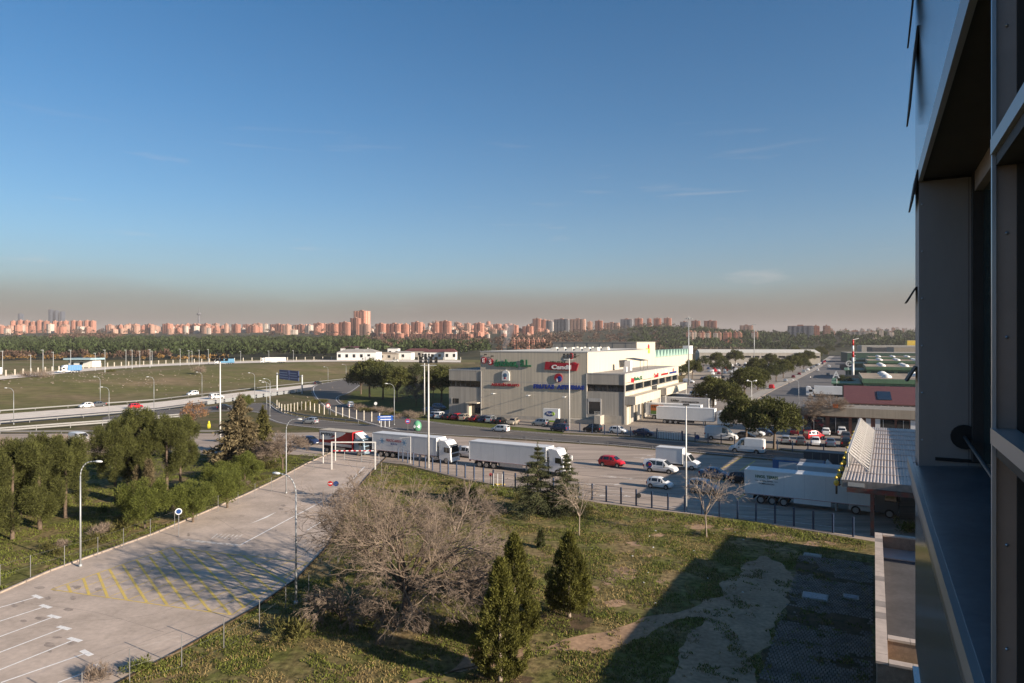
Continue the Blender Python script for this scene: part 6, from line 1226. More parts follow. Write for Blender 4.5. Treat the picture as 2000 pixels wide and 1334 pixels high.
sb = bare(21, 6.2, 1.7, 5, 5, .045, first=2.0, trunk_r=.075, m='twig_grey', mtr='bark_pale', up=1.0, ratio=.74, twig=.0065, kids=(2, 3))
tree('bare_tree', 'slender bare young tree beside the slimmer cedar', sb, P(1131, 1046), .95, 1); tree('bare_tree', 'bare young tree on the lawn before the silver estate car', sb, P(1380, 1050), 1.12, 3)
sb2 = bare(33, 9.0, 2.3, 6, 7, .08, first=2.4, trunk_r=.16, m='twig', up=.85, ratio=.73, twig=.016); tree('bare_tree', 'wide bare tree in front of the red-roofed canteen', sb2, P(1610, 846), 1.12, 1, sz=.9)
tree('bare_tree', 'bare brown tree on the verge behind the street lamp', sb2, P(552, 918), .85, 2, sz=.8); tree('bare_tree', 'bare tree on the park grass beside the office wing', sb2, P(813, 793), 1.0, 4, sz=.8)
ap = [aleppo(40), aleppo(41, rx=2.7, h=8.8), aleppo(42, m='leaf_dark'), aleppo(43, rx=3.0, h=9.0, low=.34), aleppo(44, rx=2.5, h=9.4, low=.30)]
for k, (u, v, i, s, lab) in enumerate(((-30, 1062, 0, 1.0, 'tall pine at the very edge of the view on the left lawn'), (24, 1054, 1, 1.05, 'tall pine in front of the others on the left lawn'), (78, 1034, 0, 1.08, 'tall feathery pine, second of the left clump'), (40, 1010, 2, .95, 'dark pine at the back of the left clump'), (128, 1012, 1, .98, 'tall pine at the lamp-post end of the left clump'), (100, 992, 0, .92, 'pine behind the lamp-post end of the left clump'),
                                       (226, 978, 3, 1.02, 'broad pine at the near end of the middle clump'), (272, 966, 4, 1.12, 'tallest pine of the middle clump'), (325, 965, 3, 1.08, 'broad pine at the white-van side of the middle clump'), (352, 950, 4, .95, 'pine at the far end of the middle clump'), (250, 950, 2, 1.1, 'dark pine at the back of the middle clump'))):
    tree('pine_tree', lab, ap[i], P(u, v), s, k*1.3)
dc = thuja(50, 7000, 5.6, 1.1, 'leaf_dull', .3, .26, .045); tree('cypress', 'dull brown cypress before the middle pines, taller of two', dc, P(290, 990), 1.0); tree('cypress', 'dull brown cypress before the middle pines, shorter of two', dc, P(268, 988), .85, 2)
gl = [globe(60), globe(61, rx=2.2, rz=1.7)]
for k, (u, v, i, s, lab) in enumerate(((283, 1032, 0, 1.12, 'large round bright-green pine at the wire fence'), (252, 1012, 1, .6, 'small bushy pine next to the large round one'), (377, 1020, 1, 1.0, 'round bright-green pine behind the half-white sign'), (444, 992, 1, 1.05, 'round bright-green pine, third along the wire fence'), (478, 945, 0, .95, 'round green pine below the brown conifer'), (425, 962, 1, .9, 'round green pine behind the third one on the fence'), (478, 800, 0, .95, 'dark round bush beside the slip road'))):
    tree('round_pine', lab, gl[i], P(u, v), s, k*1.1, cat='tree')
du = cedar(70, 11000, 10.8, 5.0, 'leaf_dull', .6, .13, 18); tree('brown_conifer', 'large brown-tinged conifer with the mast rising behind it', du, P(468, 908), 1.0); tree('brown_conifer', 'darker conifer against the brown-tinged one', cedar(71, 6000, 8.2, 3.0, 'leaf_olive', .6, .12, 16), P(513, 892), 1.0)
orng = globe(72, 1500, 3.2, 2.6, 4.2, 'leaf_brown', .3, .09); tree('autumn_tree', 'orange-brown leafed tree by the motorway rails', (orng[0], sb2[1]), P(378, 842), 1.0); tree('autumn_tree', 'orange-leafed tree on the park grass by the mast', (orng[0], sb2[1]), P(846, 776), 1.0)
sp = [stone_pine(80), stone_pine(81, rx=4.4), stone_pine(82, 4200, m='leaf_dark')]
for k, (u, v, i, s, lab) in enumerate(((1457, 862, 0, 1.02, 'umbrella pine in front of the docked trailers, left of the front pair'), (1512, 877, 1, 1.07, 'umbrella pine with a clear trunk, right of the front pair'), (1393, 802, 1, 1.12, 'umbrella pine beside the end of the docked trailers'), (1424, 806, 0, .95, 'umbrella pine close to the one beside the docked trailers'), (1455, 780, 1, 1.25, 'umbrella pine in the middle of the crowded car park'), (1352, 740, 0, 1.15, 'umbrella pine by the sawtooth hall'), (1331, 742, 2, .9, 'smaller umbrella pine by the sawtooth hall'), (1374, 724, 2, 1.15, 'dark umbrella pine before the long white shed'),
                                       (1436, 715, 1, 1.5, 'big umbrella pine below the long white shed'), (1487, 709, 0, 1.5, 'umbrella pine at the foot of the far lighting mast'), (1505, 722, 1, 1.3, 'umbrella pine right of the far lighting mast'), (1530, 738, 0, 1.15, 'first umbrella pine in the street row'), (1500, 748, 2, 1.0, 'low umbrella pine behind the street row'), (1548, 727, 1, 1.25, 'second umbrella pine in the street row'), (1563, 719, 0, 1.3, 'third umbrella pine in the street row'), (1578, 712, 1, 1.4, 'fourth umbrella pine in the street row'), (1590, 706, 0, 1.5, 'fifth umbrella pine in the street row'), (1602, 701, 1, 1.6, 'sixth umbrella pine in the street row'), (1618, 694, 2, 1.8, 'last umbrella pine in the street row'), (1535, 705, 2, 1.5, 'dark umbrella pine behind the street row'),
                                       (1410, 735, 2, 1.2, 'dark umbrella pine among the parked cars, mast side'), (1478, 736, 0, 1.25, 'umbrella pine behind the four-globe lamp'), (1516, 745, 2, 1.1, 'dark umbrella pine at the pavement near the four-globe lamp'), (1480, 762, 1, 1.05, 'umbrella pine above the front pair of pines'), (1570, 726, 2, 1.0, 'small dark pine on the street pavement'), (1400, 716, 0, 1.3, 'umbrella pine at the back of the crowded car park'), (1462, 708, 2, 1.4, 'dark umbrella pine below the end of the long shed'), (1555, 703, 0, 1.6, 'umbrella pine at the corner of the long shed'), (1640, 688, 2, 1.9, 'dark pine closing the end of the market street'), (1655, 686, 0, 1.9, 'pine at the end of the market street near the striped chimney'),
                                       (1650, 768, 2, .8, 'low pine before the first green hall'), (1718, 772, 2, .7, 'low pine at the wall of the first green hall'),
                                       (722, 776, 0, 1.55, 'big round-crowned pine at the bend of the ramp'), (748, 780, 2, 1.4, 'dark pine behind the ramp signs'), (775, 784, 1, 1.3, 'pine in the park left of the masts'), (812, 756, 2, 1.2, 'pine beyond the park, right behind the masts'), (862, 786, 1, 1.35, 'yellowish pine touching the office wing'), (705, 770, 2, 1.2, 'dark pine overhanging the ramp'))):
    tree('umbrella_pine', lab, sp[i], P(u, v), s, k*.9)
# brown scrub and low bushes
def shrub_mesh(seed, n, rx, rz, m, L=.35, W=.04, up=.8):
    R = np.random.default_rng(seed); cs = [(R.normal()*rx*.5, R.normal()*rx*.5, rz*(.3+.3*R.random())) for _ in range(14)]; V, T = clumps(cs, [rz*.45]*14, n, L, W, up=up, rng=R); return np_mesh('shrub', V, T, m)
SH = [shrub_mesh(90, 800, 1.3, 1.2, 'leaf_olive'), shrub_mesh(91, 900, 1.6, 1.0, 'twig', .5, .02), shrub_mesh(92, 700, .9, .8, 'leaf_bright', .25, .04), shrub_mesh(93, 1000, 2.2, 1.7, 'twig', .7, .022)]
def bush(label, u, v, k, s=1.0, group=None, z=0): o = link('bush', SH[k]); o.location = P(u, v, z); o.scale = (s,)*3; o.rotation_euler = (0, 0, rnd.random()*6); return tag(o, label, 'bush', group)
for k in range(26): bush('low scrubby bush in the belt along the wire fence left of the car park', 95+k*17+rnd.uniform(-8, 8), 1085-k*6.3+rnd.uniform(-16, 6), (0, 0, 1, 2)[k % 4], rnd.uniform(.5, .95), 'scrub along the left wire fence')
for k in range(22): bush('bare brown bush in the scrub beside the white panel van road', -20+k*16+rnd.uniform(-6, 6), 880+rnd.uniform(-8, 10), 3, rnd.uniform(.8, 1.3), 'brown scrub by the road')
for k in range(9): bush('small green bush at the foot of the blue fence', 880+k*33, 948+k*6.5+rnd.uniform(-6, 4), (0, 2)[k % 2], rnd.uniform(.5, .8), 'bushes along the blue fence')
for u, v, k, s, lab in ((565, 1245, 0, 1.0, 'dark bush on the lawn below the street lamp'), (195, 1330, 1, .7, 'dry weed clump at the car park edge, lowest in the view'), (275, 1310, 2, .8, 'green weed clump by the second fence post'), (1778, 1040, 2, 1.3, 'leafy bush between the annex and the tower'), (915, 975, 0, 1.5, 'olive bush beside the cedar'), (120, 985, 2, .9, 'small pale shrub on the left lawn'), (205, 1000, 2, .8, 'round shrub in front of the middle pines'), (1383, 1046, 2, .7, 'green tuft at the foot of the bare young tree')): bush(lab, u, v, k, s)
for k in range(12): bush('dark bush on the embankment of the gore island', 560+k*7+rnd.uniform(-3, 3), 801-k*1.5+rnd.uniform(-4, 5), 0, rnd.uniform(.7, 1.1), 'bushes on the gore island')
for k in range(16): bush('scrubby bush on the slope beside the ramp and avenue', 690+k*8+rnd.uniform(-3, 3), 800+k*1.5+rnd.uniform(-7, 2), (0, 3)[k % 2], rnd.uniform(.6, 1.0), 'bushes along the ramp')
for u, v, s in ((53, 738, 1.6), (82, 738, 2.0), (392, 728, 1.7), (215, 728, 1.5)): bush('dark bush on the edge of the field below the upper road', u, v, 3 if s > 1.55 else 0, s, 'bushes on the field edge', 4.2)
# grass blades on the near lawns, one mass
def in_poly(x, y, poly):
    c = np.zeros(len(x), bool); n = len(poly)
    for i in range(n):
        x0, y0 = poly[i][0], poly[i][1]; x1, y1 = poly[i-1][0], poly[i-1][1]; cond = ((y0 > y) != (y1 > y)); c ^= cond & (x < (x1-x0)*(y-y0)/((y1-y0) if y1 != y0 else 1e-9)+x0)
    return c
def grass(name, label, poly, n, m, h, seed, holes=(), pat=None):
    R = np.random.default_rng(seed); xs = [p[0] for p in poly]; ys = [p[1] for p in poly]; u = R.random(n*3); v = R.random(n*3); v = v**1.3
    x = min(xs)+(max(xs)-min(xs))*u; y = min(ys)+(max(ys)-min(ys))*v; k = in_poly(x, y, poly)
    for hpoly in holes:
        ins = in_poly(x, y, hpoly); ins[ins] = np.array([pnoise(Vector((a*.8, b*.8, 5)))+.5*pnoise(Vector((a*2.6, b*2.6, 5))) < .14 for a, b in zip(x[ins], y[ins])], dtype=bool) if ins.any() else ins[ins]; k &= ~ins
    if pat is not None: k &= np.array([pnoise(Vector((a*.33, b*.33, seed)))+.5*pnoise(Vector((a*1.3, b*1.3, seed))) > pat for a, b in zip(x, y)])
    x = x[k][:n]; y = y[k][:n]; P_ = np.stack([x, y, np.full(len(x), -.01)], 1); D = R.normal(size=(len(x), 3))*.55; D[:, 2] = 1
    V, T = leaves(P_, D, h*(.4+1.0*R.random(len(x))), h*.20*np.ones(len(x)), R); o = link(name, np_mesh(name, V, T, m)); return tag(o, label, 'grass', None, 'stuff')
lawnR = pxs([(100, 1500), (230, 1338), (355, 1272), (500, 1190), (582, 1134), (642, 1070), (676, 1000), (704, 952), (745, 910), (790, 911), (906, 939), (1085, 970), (1182, 986), (1314, 1003), (1458, 1019), (1690, 1058), (1700, 1200), (1690, 1500)])
dirt1 = [tuple(v.co) for v in bpy.data.objects['dirt_path'].data.vertices]; dirt2 = [tuple(v.co) for v in bpy.data.objects['dirt_track'].data.vertices]; pav = pxs([(1560, 1085), (1705, 1100), (1705, 1400), (1455, 1400), (1520, 1220), (1545, 1150)])
grass('grass', 'short green grass over the near lawn', lawnR, 120000, 'blade_green', .17, 3, (dirt1, dirt2, pav), -.05); grass('dry_grass', 'dry yellow grass over the near lawn', lawnR, 90000, 'blade_dry', .15, 5, (dirt1, dirt2, pav), .0)
lawnL = pxs([(-250, 1255), (-120, 1206), (0, 1155), (100, 1111), (200, 1075), (300, 1039), (390, 1002), (480, 963), (540, 934), (600, 902), (640, 886), (560, 889), (300, 889), (-100, 889)])
grass('grass', 'green grass on the lawn left of the car park', lawnL, 70000, 'blade_green', .2, 7, (), -.15)
grass('tall_weeds', 'lush weeds along the foot of the blue fence', pxs([(745, 912), (790, 912), (906, 940), (1085, 971), (1182, 987), (1314, 1003), (1458, 1020), (1690, 1058), (1690, 1068), (1450, 1035), (1300, 1015), (1100, 985), (900, 960), (760, 930)]), 9000, 'leaf_bright', .32, 9)
# litter on the lawn
for k in range(18):
    o = MB().box(-.07, .07, -.05, .05, 0, .04).build('litter', 'let_white'); o.location = P(rnd.uniform(1090, 1500), rnd.uniform(1010, 1200)); o.rotation_euler = (rnd.uniform(-.2, .2), rnd.uniform(-.2, .2), rnd.random()*3); o.scale = (rnd.uniform(.5, 1.3),)*3; tag(o, 'scrap of white litter lying on the lawn', 'litter', 'litter on the lawn')
# broken stones strewn over the field
R_ = np.random.default_rng(77); Vs = []; Ts = []; kk = 0
for k in range(520):
    u, v = (R_.uniform(0, 330), R_.normal(743, 6)) if k < 330 else ((R_.uniform(330, 560), R_.normal(735, 5)) if k < 430 else (R_.uniform(0, 690), R_.uniform(722, 775)))
    q = P(u, v, 2.5); zz = land(q.x, q.y); sdim = R_.uniform(.12, .5); c = np.array([q.x, q.y, zz]); d = np.array([[1, 0, 0], [-.5, .87, 0], [-.5, -.87, 0], [0, 0, .8]])*sdim*R_.uniform(.6, 1.4, size=(4, 3)); Vs.append(c+d); Ts += [(kk, kk+1, kk+3), (kk+1, kk+2, kk+3), (kk+2, kk, kk+3)]; kk += 4
tag(link('rubble', np_mesh('rubble', np.concatenate(Vs), Ts, mat('stone_pale', (.32, .25, .18), .95, var=.2, island=.4))), 'pale broken stones strewn over the grass field', 'rubble', None, 'stuff')
# turf paving blocks beside the annex
pav_ = [(q.x, q.y) for q in pav]; sheet('paving_bed', ragged(pav+pav[:1], .6, 8.0), 'soil_dark', .010); mb = MB(); a0 = Vector((.468, .884)); b0 = Vector((.884, -.468)); cen = P(1600, 1230); R = random.Random(4)
for i in range(-62, 62):
    for j in range(-40, 41):
        p = Vector((cen.x, cen.y))+a0*(i*.34)+b0*(j*.21+(.105 if i % 2 else 0))+Vector((R.uniform(-.012, .012), R.uniform(-.012, .012)))
        if pnoise(Vector((p.x*.22, p.y*.22, 3)))+.35*pnoise(Vector((p.x*1.1, p.y*1.1, 3))) > .22: continue
        if not in_poly(np.array([p.x]), np.array([p.y]), pav_)[0]: continue
        z = .030+R.uniform(-.012, .016); h1 = a0*.145; h2 = b0*.075; q = [p-h1-h2, p+h1-h2, p+h1+h2, p-h1+h2]; mb.hexa([(c.x, c.y, 0) for c in q]+[(c.x, c.y, z) for c in q])
paving = tag(mb.build('paving_blocks', mat('paver', (.19, .142, .108), .95, var=.35, scale=.8, fine=.25)), 'weathered turf paving blocks on the shaded ground beside the annex', 'paving', None, 'stuff')
for u, v, w, l, mm, lab in ((1587, 1085, 1.3, .8, 'concrete', 'pale square manhole cover in the shaded paving, farthest of three'), (1592, 1166, 1.6, 1.3, 'sill_blue', 'large bluish drain cover in the shaded paving'), (1662, 1167, .9, .8, 'sill_blue', 'small bluish drain cover near the annex wall')):
    t = thing('drain_cover', lab, 'drain cover', P(u, v), ang(e1)); MB().box(-l/2-.1, l/2+.1, -w/2-.1, w/2+.1, 0, .07).build('surround', 'concrete', t); MB().box(-l/2, l/2, -w/2, w/2, .07, .10).build('lid', mm, t)

# ------------------------------------------------------------------ woods (masses that cannot be counted)
def wood(name, label, spots, m, tris=64, cone=.3):
    R = np.random.default_rng(len(spots)); Vs = []
    for (x, y, z, s) in spots:
        d = unit(R.normal(size=(tris, 3))); d[:, 2] = np.abs(d[:, 2])*1.1-.25; rad = s*(.5+.5*R.random((tris, 1))); c = np.array([x, y, z+s*1.25])+d*rad*np.array([1, 1, 1.05]); dd = d*.7+R.normal(size=(tris, 3))*.5; dd[:, 2] += .3
        V, T = leaves(c, dd, s*.55*(.6+.8*R.random(tris)), s*.19*(.6+.8*R.random(tris)), R); Vs.append(V)
    V = np.concatenate(Vs); o = link(name, np_mesh(name, V, np.arange(len(V)).reshape(-1, 3), m)); return tag(o, label, 'wood', None, 'stuff')
def scatter(n, u0, u1, Y0, Y1, s0, s1, keep=None, seed=0):
    R = random.Random(seed); out = []
    while len(out) < n:
        Y = Y0+(Y1-Y0)*R.random()**.8; u = R.uniform(u0, u1); 
        if keep and not keep(u, Y): continue
        X = (u-1000)/FP*Y; out.append((X, Y, land(X, Y), R.uniform(s0, s1)))
    return out
wood('pine_wood', 'dark pine wood filling the ground between the upper road and the town', scatter(1900, -80, 720, 545, 1250, 3.8, 6.2, seed=1), 'forest_leaf', 60)
wood('brown_wood', 'leafless brownish trees in front of and behind the pine wood', scatter(60, -60, 330, 520, 560, 2.5, 4, seed=2)+scatter(170, 100, 240, 1150, 1350, 5, 7, seed=3)+scatter(170, 690, 1080, 700, 1250, 4, 6, seed=4)+scatter(150, 1000, 1300, 900, 1500, 4, 6, seed=14), 'forest_brown', 50)
wood('autumn_row', 'row of golden bushy trees along the front of the pine wood', scatter(46, -60, 440, 505, 540, 1.6, 2.6, seed=5), 'forest_gold', 40)
wood('mixed_wood', 'dark evergreen trees between the villas and the brick suburb', scatter(240, 690, 950, 640, 1000, 4, 6, seed=6), 'forest_leaf', 60)
wood('far_wood', 'hazy pine belt beyond the market halls', scatter(900, 1230, 1900, 1000, 1700, 5, 7.5, lambda u, Y: not (u > 1560 and Y < 1150) and not (u < 1560 and Y < 1050), 7), 'forest_leaf', 46)
wood('hill_wood', 'scrub and trees on the far hillside below the blocks', scatter(330, 1040, 1560, 1450, 2000, 3, 5, seed=8)+scatter(120, 1250, 1450, 750, 1000, 4, 6, seed=9), 'forest_hill', 36)
wood('town_trees', 'trees between the buildings of the far town', scatter(330, -60, 1300, 1450, 2300, 4, 6.5, seed=10), 'forest_brown', 30)
# ------------------------------------------------------------------ the far town
cb_mesh = {}
def city(u0, u1, yt, yb, Y, m, label, group, deep=14, rz=-.45, roofm='city_roof', name='apartment_block', cat='apartment block'):
    w = (u1-u0)/FP*Y; X = ((u0+u1)/2-1000)/FP*Y; zg = land(X, Y); zb = H+(667-yb)/FP*Y; zt = H+(667-yt)/FP*Y; z0 = min(zg, zb)-2; h = max(5, zt-z0)
    w2 = max(4, w/(math.cos(rz)+deep/max(w, 1)*abs(math.sin(rz))*0+.0001)); dp = min(deep, w*1.2)
    wx = max(3, (w-dp*abs(math.sin(rz)))/math.cos(rz)); t = thing(name, label, cat, (X, Y, z0), rz, group)
    mb = MB().box(-wx/2, wx/2, -dp/2, dp/2, 0, h); nbay = int(wx//9)
    for i in range(nbay): x = -wx/2+wx*(i+.5)/nbay; mb.box(x-wx/nbay*.27, x+wx/nbay*.27, -dp/2-1.6, -dp/2, 0, h*(1 if i % 2 else .985)+(.9 if i % 3 == 0 else -.4))
    for i in range(int(dp//8)): y = -dp/2+4+8*i; mb.box(wx/2, wx/2+1.5, y-2.2, y+2.2, 0, h-.4)
    mb.build('wall', m, t); MB().box(-wx/2-.2, wx/2+.2, -dp/2-.2, dp/2+.2, h, h+.8).box(-wx*.12, wx*.12, -dp*.2, dp*.2, h+.8, h+3.2).build('roof', roofm, t)
    return t
G1 = 'brick towers of the far row above the pine wood'; L1 = 'pink brick tower in the far row above the pine wood'
for u in (22, 35, 48, 60, 73, 86, 103, 115, 124, 139, 151, 165, 176): city(u, u+rnd.uniform(8, 11), 627+rnd.uniform(-1, 2), 648, 2300, 'city_brick', L1, G1)
R = random.Random(3)
for k in range(155):
    u = R.uniform(-40, 700); yb = R.uniform(640, 650); w = R.uniform(6, 17); hh = R.uniform(4, 9.5)
    if 176 < u < 200 or yb-hh < 632: continue
    city(u, u+w, yb-hh, yb+4, R.uniform(1800, 2700), R.choice(['city_brick', 'city_pink', 'city_brick', 'city_white', 'city_pink']), 'small low block in the hazy sprawl above the pine wood', 'low blocks above the pine wood', rz=R.uniform(-.6, -.2), name='low_building', cat='building')
for k in range(145):
    u = R.uniform(715, 1070); yb = R.uniform(636, 659); w = R.uniform(6, 15); hh = R.uniform(4, 10)
    city(u, u+w, yb-hh, yb+3, 2600-(yb-636)*48, R.choice(['city_brick', 'city_pink', 'city_brick', 'city_white', 'city_pink']), 'small low block in the terraced suburb right of the tallest tower', 'low blocks right of the tallest tower', rz=R.uniform(-.6, -.2), name='low_building', cat='building')
for u0, u1, yt, yb in ((283, 300, 634, 650), (317, 338, 633, 648), (347, 362, 636, 648), (372, 388, 634, 648), (395, 410, 636, 648), (452, 470, 634, 648), (480, 505, 637, 649), (526, 560, 634, 650), (575, 600, 635, 650), (612, 633, 632, 650)): city(u0, u1, yt, yb, 2000, 'city_brick', 'broad brick block in the middle distance above the pine wood', 'brick blocks above the pine wood')
for u0, u1, yt, yb, lab in ((636, 662, 633, 650, 'brick block left of the tallest tower'), (662, 685, 630, 651, 'brick and white block beside the tallest tower')): city(u0, u1, yt, yb, 1750, 'city_brick', lab, None)
city(691, 723, 608, 652, 1800, 'city_tower', 'tall square brick tower, the highest building of the near town', None, deep=22); city(684, 705, 622, 652, 1780, 'city_brick', 'lower shoulder building at the foot of the tallest tower', None); city(702, 724, 634, 654, 1740, 'city_pink', 'brick slab in front of the tallest tower', None)
for k in range(34): u = R.uniform(200, 1060); city(u, u+R.uniform(9, 20), R.uniform(632, 638), 652, R.uniform(1900, 2300), R.choice(['city_brick', 'city_brick', 'city_pink']), 'mid-height terracotta block packed into the town band', 'terracotta blocks of the town band')
for u0, u1, yt, yb in ((733, 755, 633, 651), (755, 785, 633, 650), (785, 800, 634, 649), (803, 826, 630, 652), (845, 860, 631, 654), (858, 882, 628, 655), (926, 946, 632, 655), (995, 1013, 636, 658), (1020, 1042, 638, 658)): city(u0, u1, yt, yb, 1600, 'city_brick', 'brick slab block above the mixed wood', 'brick slabs above the mixed wood')
for u0, u1, yt, yb in ((796, 925, 653, 662), (740, 790, 652, 661)): city(u0, u1, yt, yb, 1450, 'city_brick', 'long terraced brick row below the slab blocks, %s' % ('wider of two' if u0 > 790 else 'shorter of two'), None)
for k in range(7): city(1000+k*9.5, 1008+k*9.5, 664, 672, 900, 'city_brick', 'round-gabled brick house in the row behind the warehouse', 'gabled brick houses behind the warehouse', 12, -.3)
t = None
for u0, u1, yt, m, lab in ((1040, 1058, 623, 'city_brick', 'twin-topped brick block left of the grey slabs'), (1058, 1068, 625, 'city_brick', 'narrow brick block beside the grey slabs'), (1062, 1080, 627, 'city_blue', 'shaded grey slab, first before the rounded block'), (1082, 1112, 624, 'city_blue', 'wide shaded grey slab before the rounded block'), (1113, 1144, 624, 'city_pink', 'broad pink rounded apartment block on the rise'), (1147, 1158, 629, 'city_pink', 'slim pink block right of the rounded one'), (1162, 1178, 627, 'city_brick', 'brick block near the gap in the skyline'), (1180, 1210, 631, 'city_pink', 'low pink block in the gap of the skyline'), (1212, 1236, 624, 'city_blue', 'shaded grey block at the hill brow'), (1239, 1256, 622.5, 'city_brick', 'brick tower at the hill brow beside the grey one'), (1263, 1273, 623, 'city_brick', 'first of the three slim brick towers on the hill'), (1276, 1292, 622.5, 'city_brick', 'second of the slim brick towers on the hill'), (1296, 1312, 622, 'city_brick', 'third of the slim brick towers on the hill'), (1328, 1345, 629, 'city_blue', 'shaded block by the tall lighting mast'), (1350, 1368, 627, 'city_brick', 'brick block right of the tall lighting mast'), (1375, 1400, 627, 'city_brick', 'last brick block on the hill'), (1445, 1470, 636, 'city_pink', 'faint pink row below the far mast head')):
    city(u0, u1, yt, 641, 1950, m, lab, None)
for u0, u1, yt, yb, m, lab in ((1540, 1586, 637, 651, 'city_blue', 'long shaded grey-blue block on the right skyline'), (1586, 1601, 637, 650, 'city_brick', 'lit brick end of the long grey-blue block'), (1606, 1622, 637, 648, 'city_pink', 'pink block right of the grey-blue one'), (1648, 1692, 648, 656, 'city_white', 'long pale office range among the far pines'), (1692, 1712, 648, 659, 'city_white', 'grey office wing joined to the pale range'), (1715, 1726, 645, 658, 'city_white', 'bright white tower block among the far pines'), (1732, 1746, 649, 659, 'city_white', 'bright stepped white block right of the white tower')): city(u0, u1, yt, yb, 1500, m, lab, None)  # long block: shaded side and sunlit end told apart by wall colour
for k in range(46): u = R.uniform(1560, 1800); yb = R.uniform(644, 652); city(u, u+R.uniform(4, 9), yb-R.uniform(2.5, 5), yb+2, R.uniform(1900, 2500), R.choice(['city_white', 'city_pink', 'city_white']), 'tiny pale house on the far right slope', 'houses on the far right slope', 10)
for k in range(20): u = R.uniform(1330, 1475); city(u, u+R.uniform(7, 14), 650+R.uniform(-2, 1), 657, 1350, R.choice(['city_pink', 'city_white', 'city_brick']), 'low tan terrace on the hillside left of the far mast', 'terraces on the hillside', 12)
for u0, u1, yt, lab in ((96.5, 104, 605, 'first and tallest of the faint distant skyscrapers'), (108, 114, 607, 'second of the faint distant skyscrapers'), (119, 125.5, 609, 'third of the faint distant skyscrapers'), (37, 44, 613, 'faint lone tower left of the distant skyscrapers')): city(u0, u1, yt, 646, 4300, 'city_glass', lab, None, 26, -.3, 'city_glass', 'skyscraper', 'skyscraper')
Yt = 3000; b = PD(388.5, Yt); zg = land(b.x, b.y); zt = H+(667-600)/FP*Yt; t = thing('telecom_tower', 'slender telecom tower with a round lookout deck on the hazy skyline', 'tower', (b.x, b.y, zg)); h = zt-zg
MB().tube((0, 0, 0), (0, 0, h*.66), 6, 3.4, 10).build('shaft', 'city_blue', t); MB().tube((0, 0, h*.66), (0, 0, h*.70), 4, 10, 12).tube((0, 0, h*.70), (0, 0, h*.76), 10, 8, 12).build('deck', 'city_blue', t); MB().tube((0, 0, h*.76), (0, 0, h), 2.2, .8, 8).build('antenna', 'city_blue', t)

# ------------------------------------------------------------------ a few people, far off
def person_mesh(seed):
    J = {'pel': (0, 0, .95), 'chest': (0, 0, 1.32), 'neck': (0, 0, 1.50), 'head': (.02, 0, 1.64), 'top': (.02, 0, 1.76), 'lh': (0, .10, .90), 'rh': (0, -.10, .90), 'lk': (.06, .11, .50), 'rk': (-.02, -.11, .50), 'la': (.0, .12, .08), 'ra': (-.12, -.11, .10), 'lt': (.16, .12, .04), 'rt': (.04, -.11, .04), 'ls': (0, .19, 1.42), 'rs': (0, -.19, 1.42), 'le': (-.05, .26, 1.14), 're': (.05, -.26, 1.14), 'lw': (.08, .27, .90), 'rw': (.14, -.26, .92)}
    K = list(J); E_ = [('pel', 'chest'), ('chest', 'neck'), ('neck', 'head'), ('head', 'top'), ('pel', 'lh'), ('pel', 'rh'), ('lh', 'lk'), ('rh', 'rk'), ('lk', 'la'), ('rk', 'ra'), ('la', 'lt'), ('ra', 'rt'), ('chest', 'ls'), ('chest', 'rs'), ('ls', 'le'), ('rs', 're'), ('le', 'lw'), ('re', 'rw')]
    rad = dict(pel=.15, chest=.15, neck=.06, head=.095, top=.07, lh=.10, rh=.10, lk=.065, rk=.065, la=.05, ra=.05, lt=.04, rt=.04, ls=.075, rs=.075, le=.05, re=.05, lw=.04, rw=.04)
    me = bpy.data.meshes.new('person'); me.from_pydata([J[k] for k in K], [(K.index(a), K.index(b)) for a, b in E_], []); o = bpy.data.objects.new('tmp', me); C.objects.link(o); m = o.modifiers.new('s', 'SKIN')
    for i, k in enumerate(K): me.skin_vertices[0].data[i].radius = (rad[k], rad[k])
    me.skin_vertices[0].data[0].use_root = True; o.modifiers.new('u', 'SUBSURF').levels = 1
    dg = bpy.context.evaluated_depsgraph_get(); r = bpy.data.meshes.new_from_object(o.evaluated_get(dg)); bpy.data.objects.remove(o); return r
pm = person_mesh(0); mat('skin', (.42, .25, .18), .6); mat('cloth_white', (.68, .66, .62), .9); mat('cloth_dark', (.03, .035, .05), .9); mat('cloth_blue', (.04, .08, .2), .9)
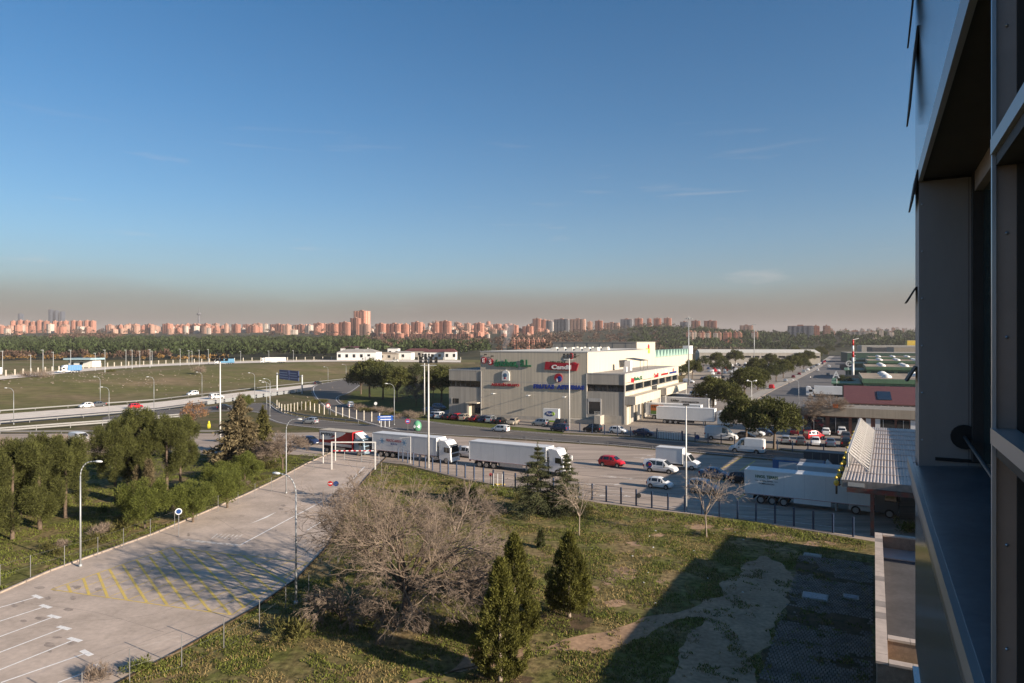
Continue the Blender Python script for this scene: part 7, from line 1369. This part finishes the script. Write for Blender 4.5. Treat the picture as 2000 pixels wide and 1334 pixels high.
def person(lab, p, d, top, legs):
    t = thing('person', lab, 'person', p, ang(d)); me = pm.copy(); me.materials.clear()
    for m in (top, legs, 'skin', 'cloth_dark'): me.materials.append(M(m))
    for f in me.polygons: z = f.center[2]; f.material_index = 1 if z < .92 else (2 if 1.5 < z < 1.70 or (z < 1.0 and abs(f.center[1]) > .22) else (3 if z >= 1.70 else 0))
    link('body', me, t)
person('person in white clothes standing at the loading docks', P(1251, 822), (0, -1), 'cloth_white', 'cloth_white'); person('person in a white top walking on the kerb of the market street', P(1583, 741), (.5, -1), 'cloth_white', 'cloth_dark'); person('person in dark clothes on the pavement by the street pines', P(1541, 753), (-1, 0), 'cloth_dark', 'cloth_blue'); person('person in blue crossing near the parked lorry on the market street', P(1617, 733.5), (-1, .2), 'cloth_blue', 'cloth_dark')

# ------------------------------------------------------------------ chimney smoke and the hazy air
def volume_mat(name, col, dens, aniso=.3, noisy=None):
    m = bpy.data.materials.new(name); m.use_nodes = True; t = m.node_tree; t.nodes.clear(); o = node(t, 'ShaderNodeOutputMaterial'); v = node(t, 'ShaderNodeVolumePrincipled'); v.inputs['Color'].default_value = tuple(col)+(1,); v.inputs['Density'].default_value = dens; v.inputs['Anisotropy'].default_value = aniso
    t.links.new(v.outputs[0], o.inputs['Volume']); MATS[name] = m; return m
sm_ = MB(); R = random.Random(12); o = PD(984, 262, 15.5)
for k in range(9): f = k/8; sm_.ball((f*2.6+R.uniform(-.4, .4), R.uniform(-.4, .4), f*9.5), .8+1.3*f, .8+1.3*f, 1.1+.9*f, 10, 6)
q = sm_.build('smoke', volume_mat('smoke_air', (.85, .85, .88), .075, 0.0)); q.location = o
bpy.context.view_layer.objects.active = q; rm = q.modifiers.new('r', 'REMESH'); rm.mode = 'VOXEL'; rm.voxel_size = .35
tag(q, 'thin wisp of grey smoke rising behind the warehouse roof', 'smoke', None, 'stuff')
hz = MB().box(-9500, 9500, -300, 9500, -3, 232).build('haze', volume_mat('haze_air', (.72, .67, .66), 0.9e-4, 0.0)); tag(hz, 'thin brownish haze hanging over the whole plain', 'haze', None, 'stuff')
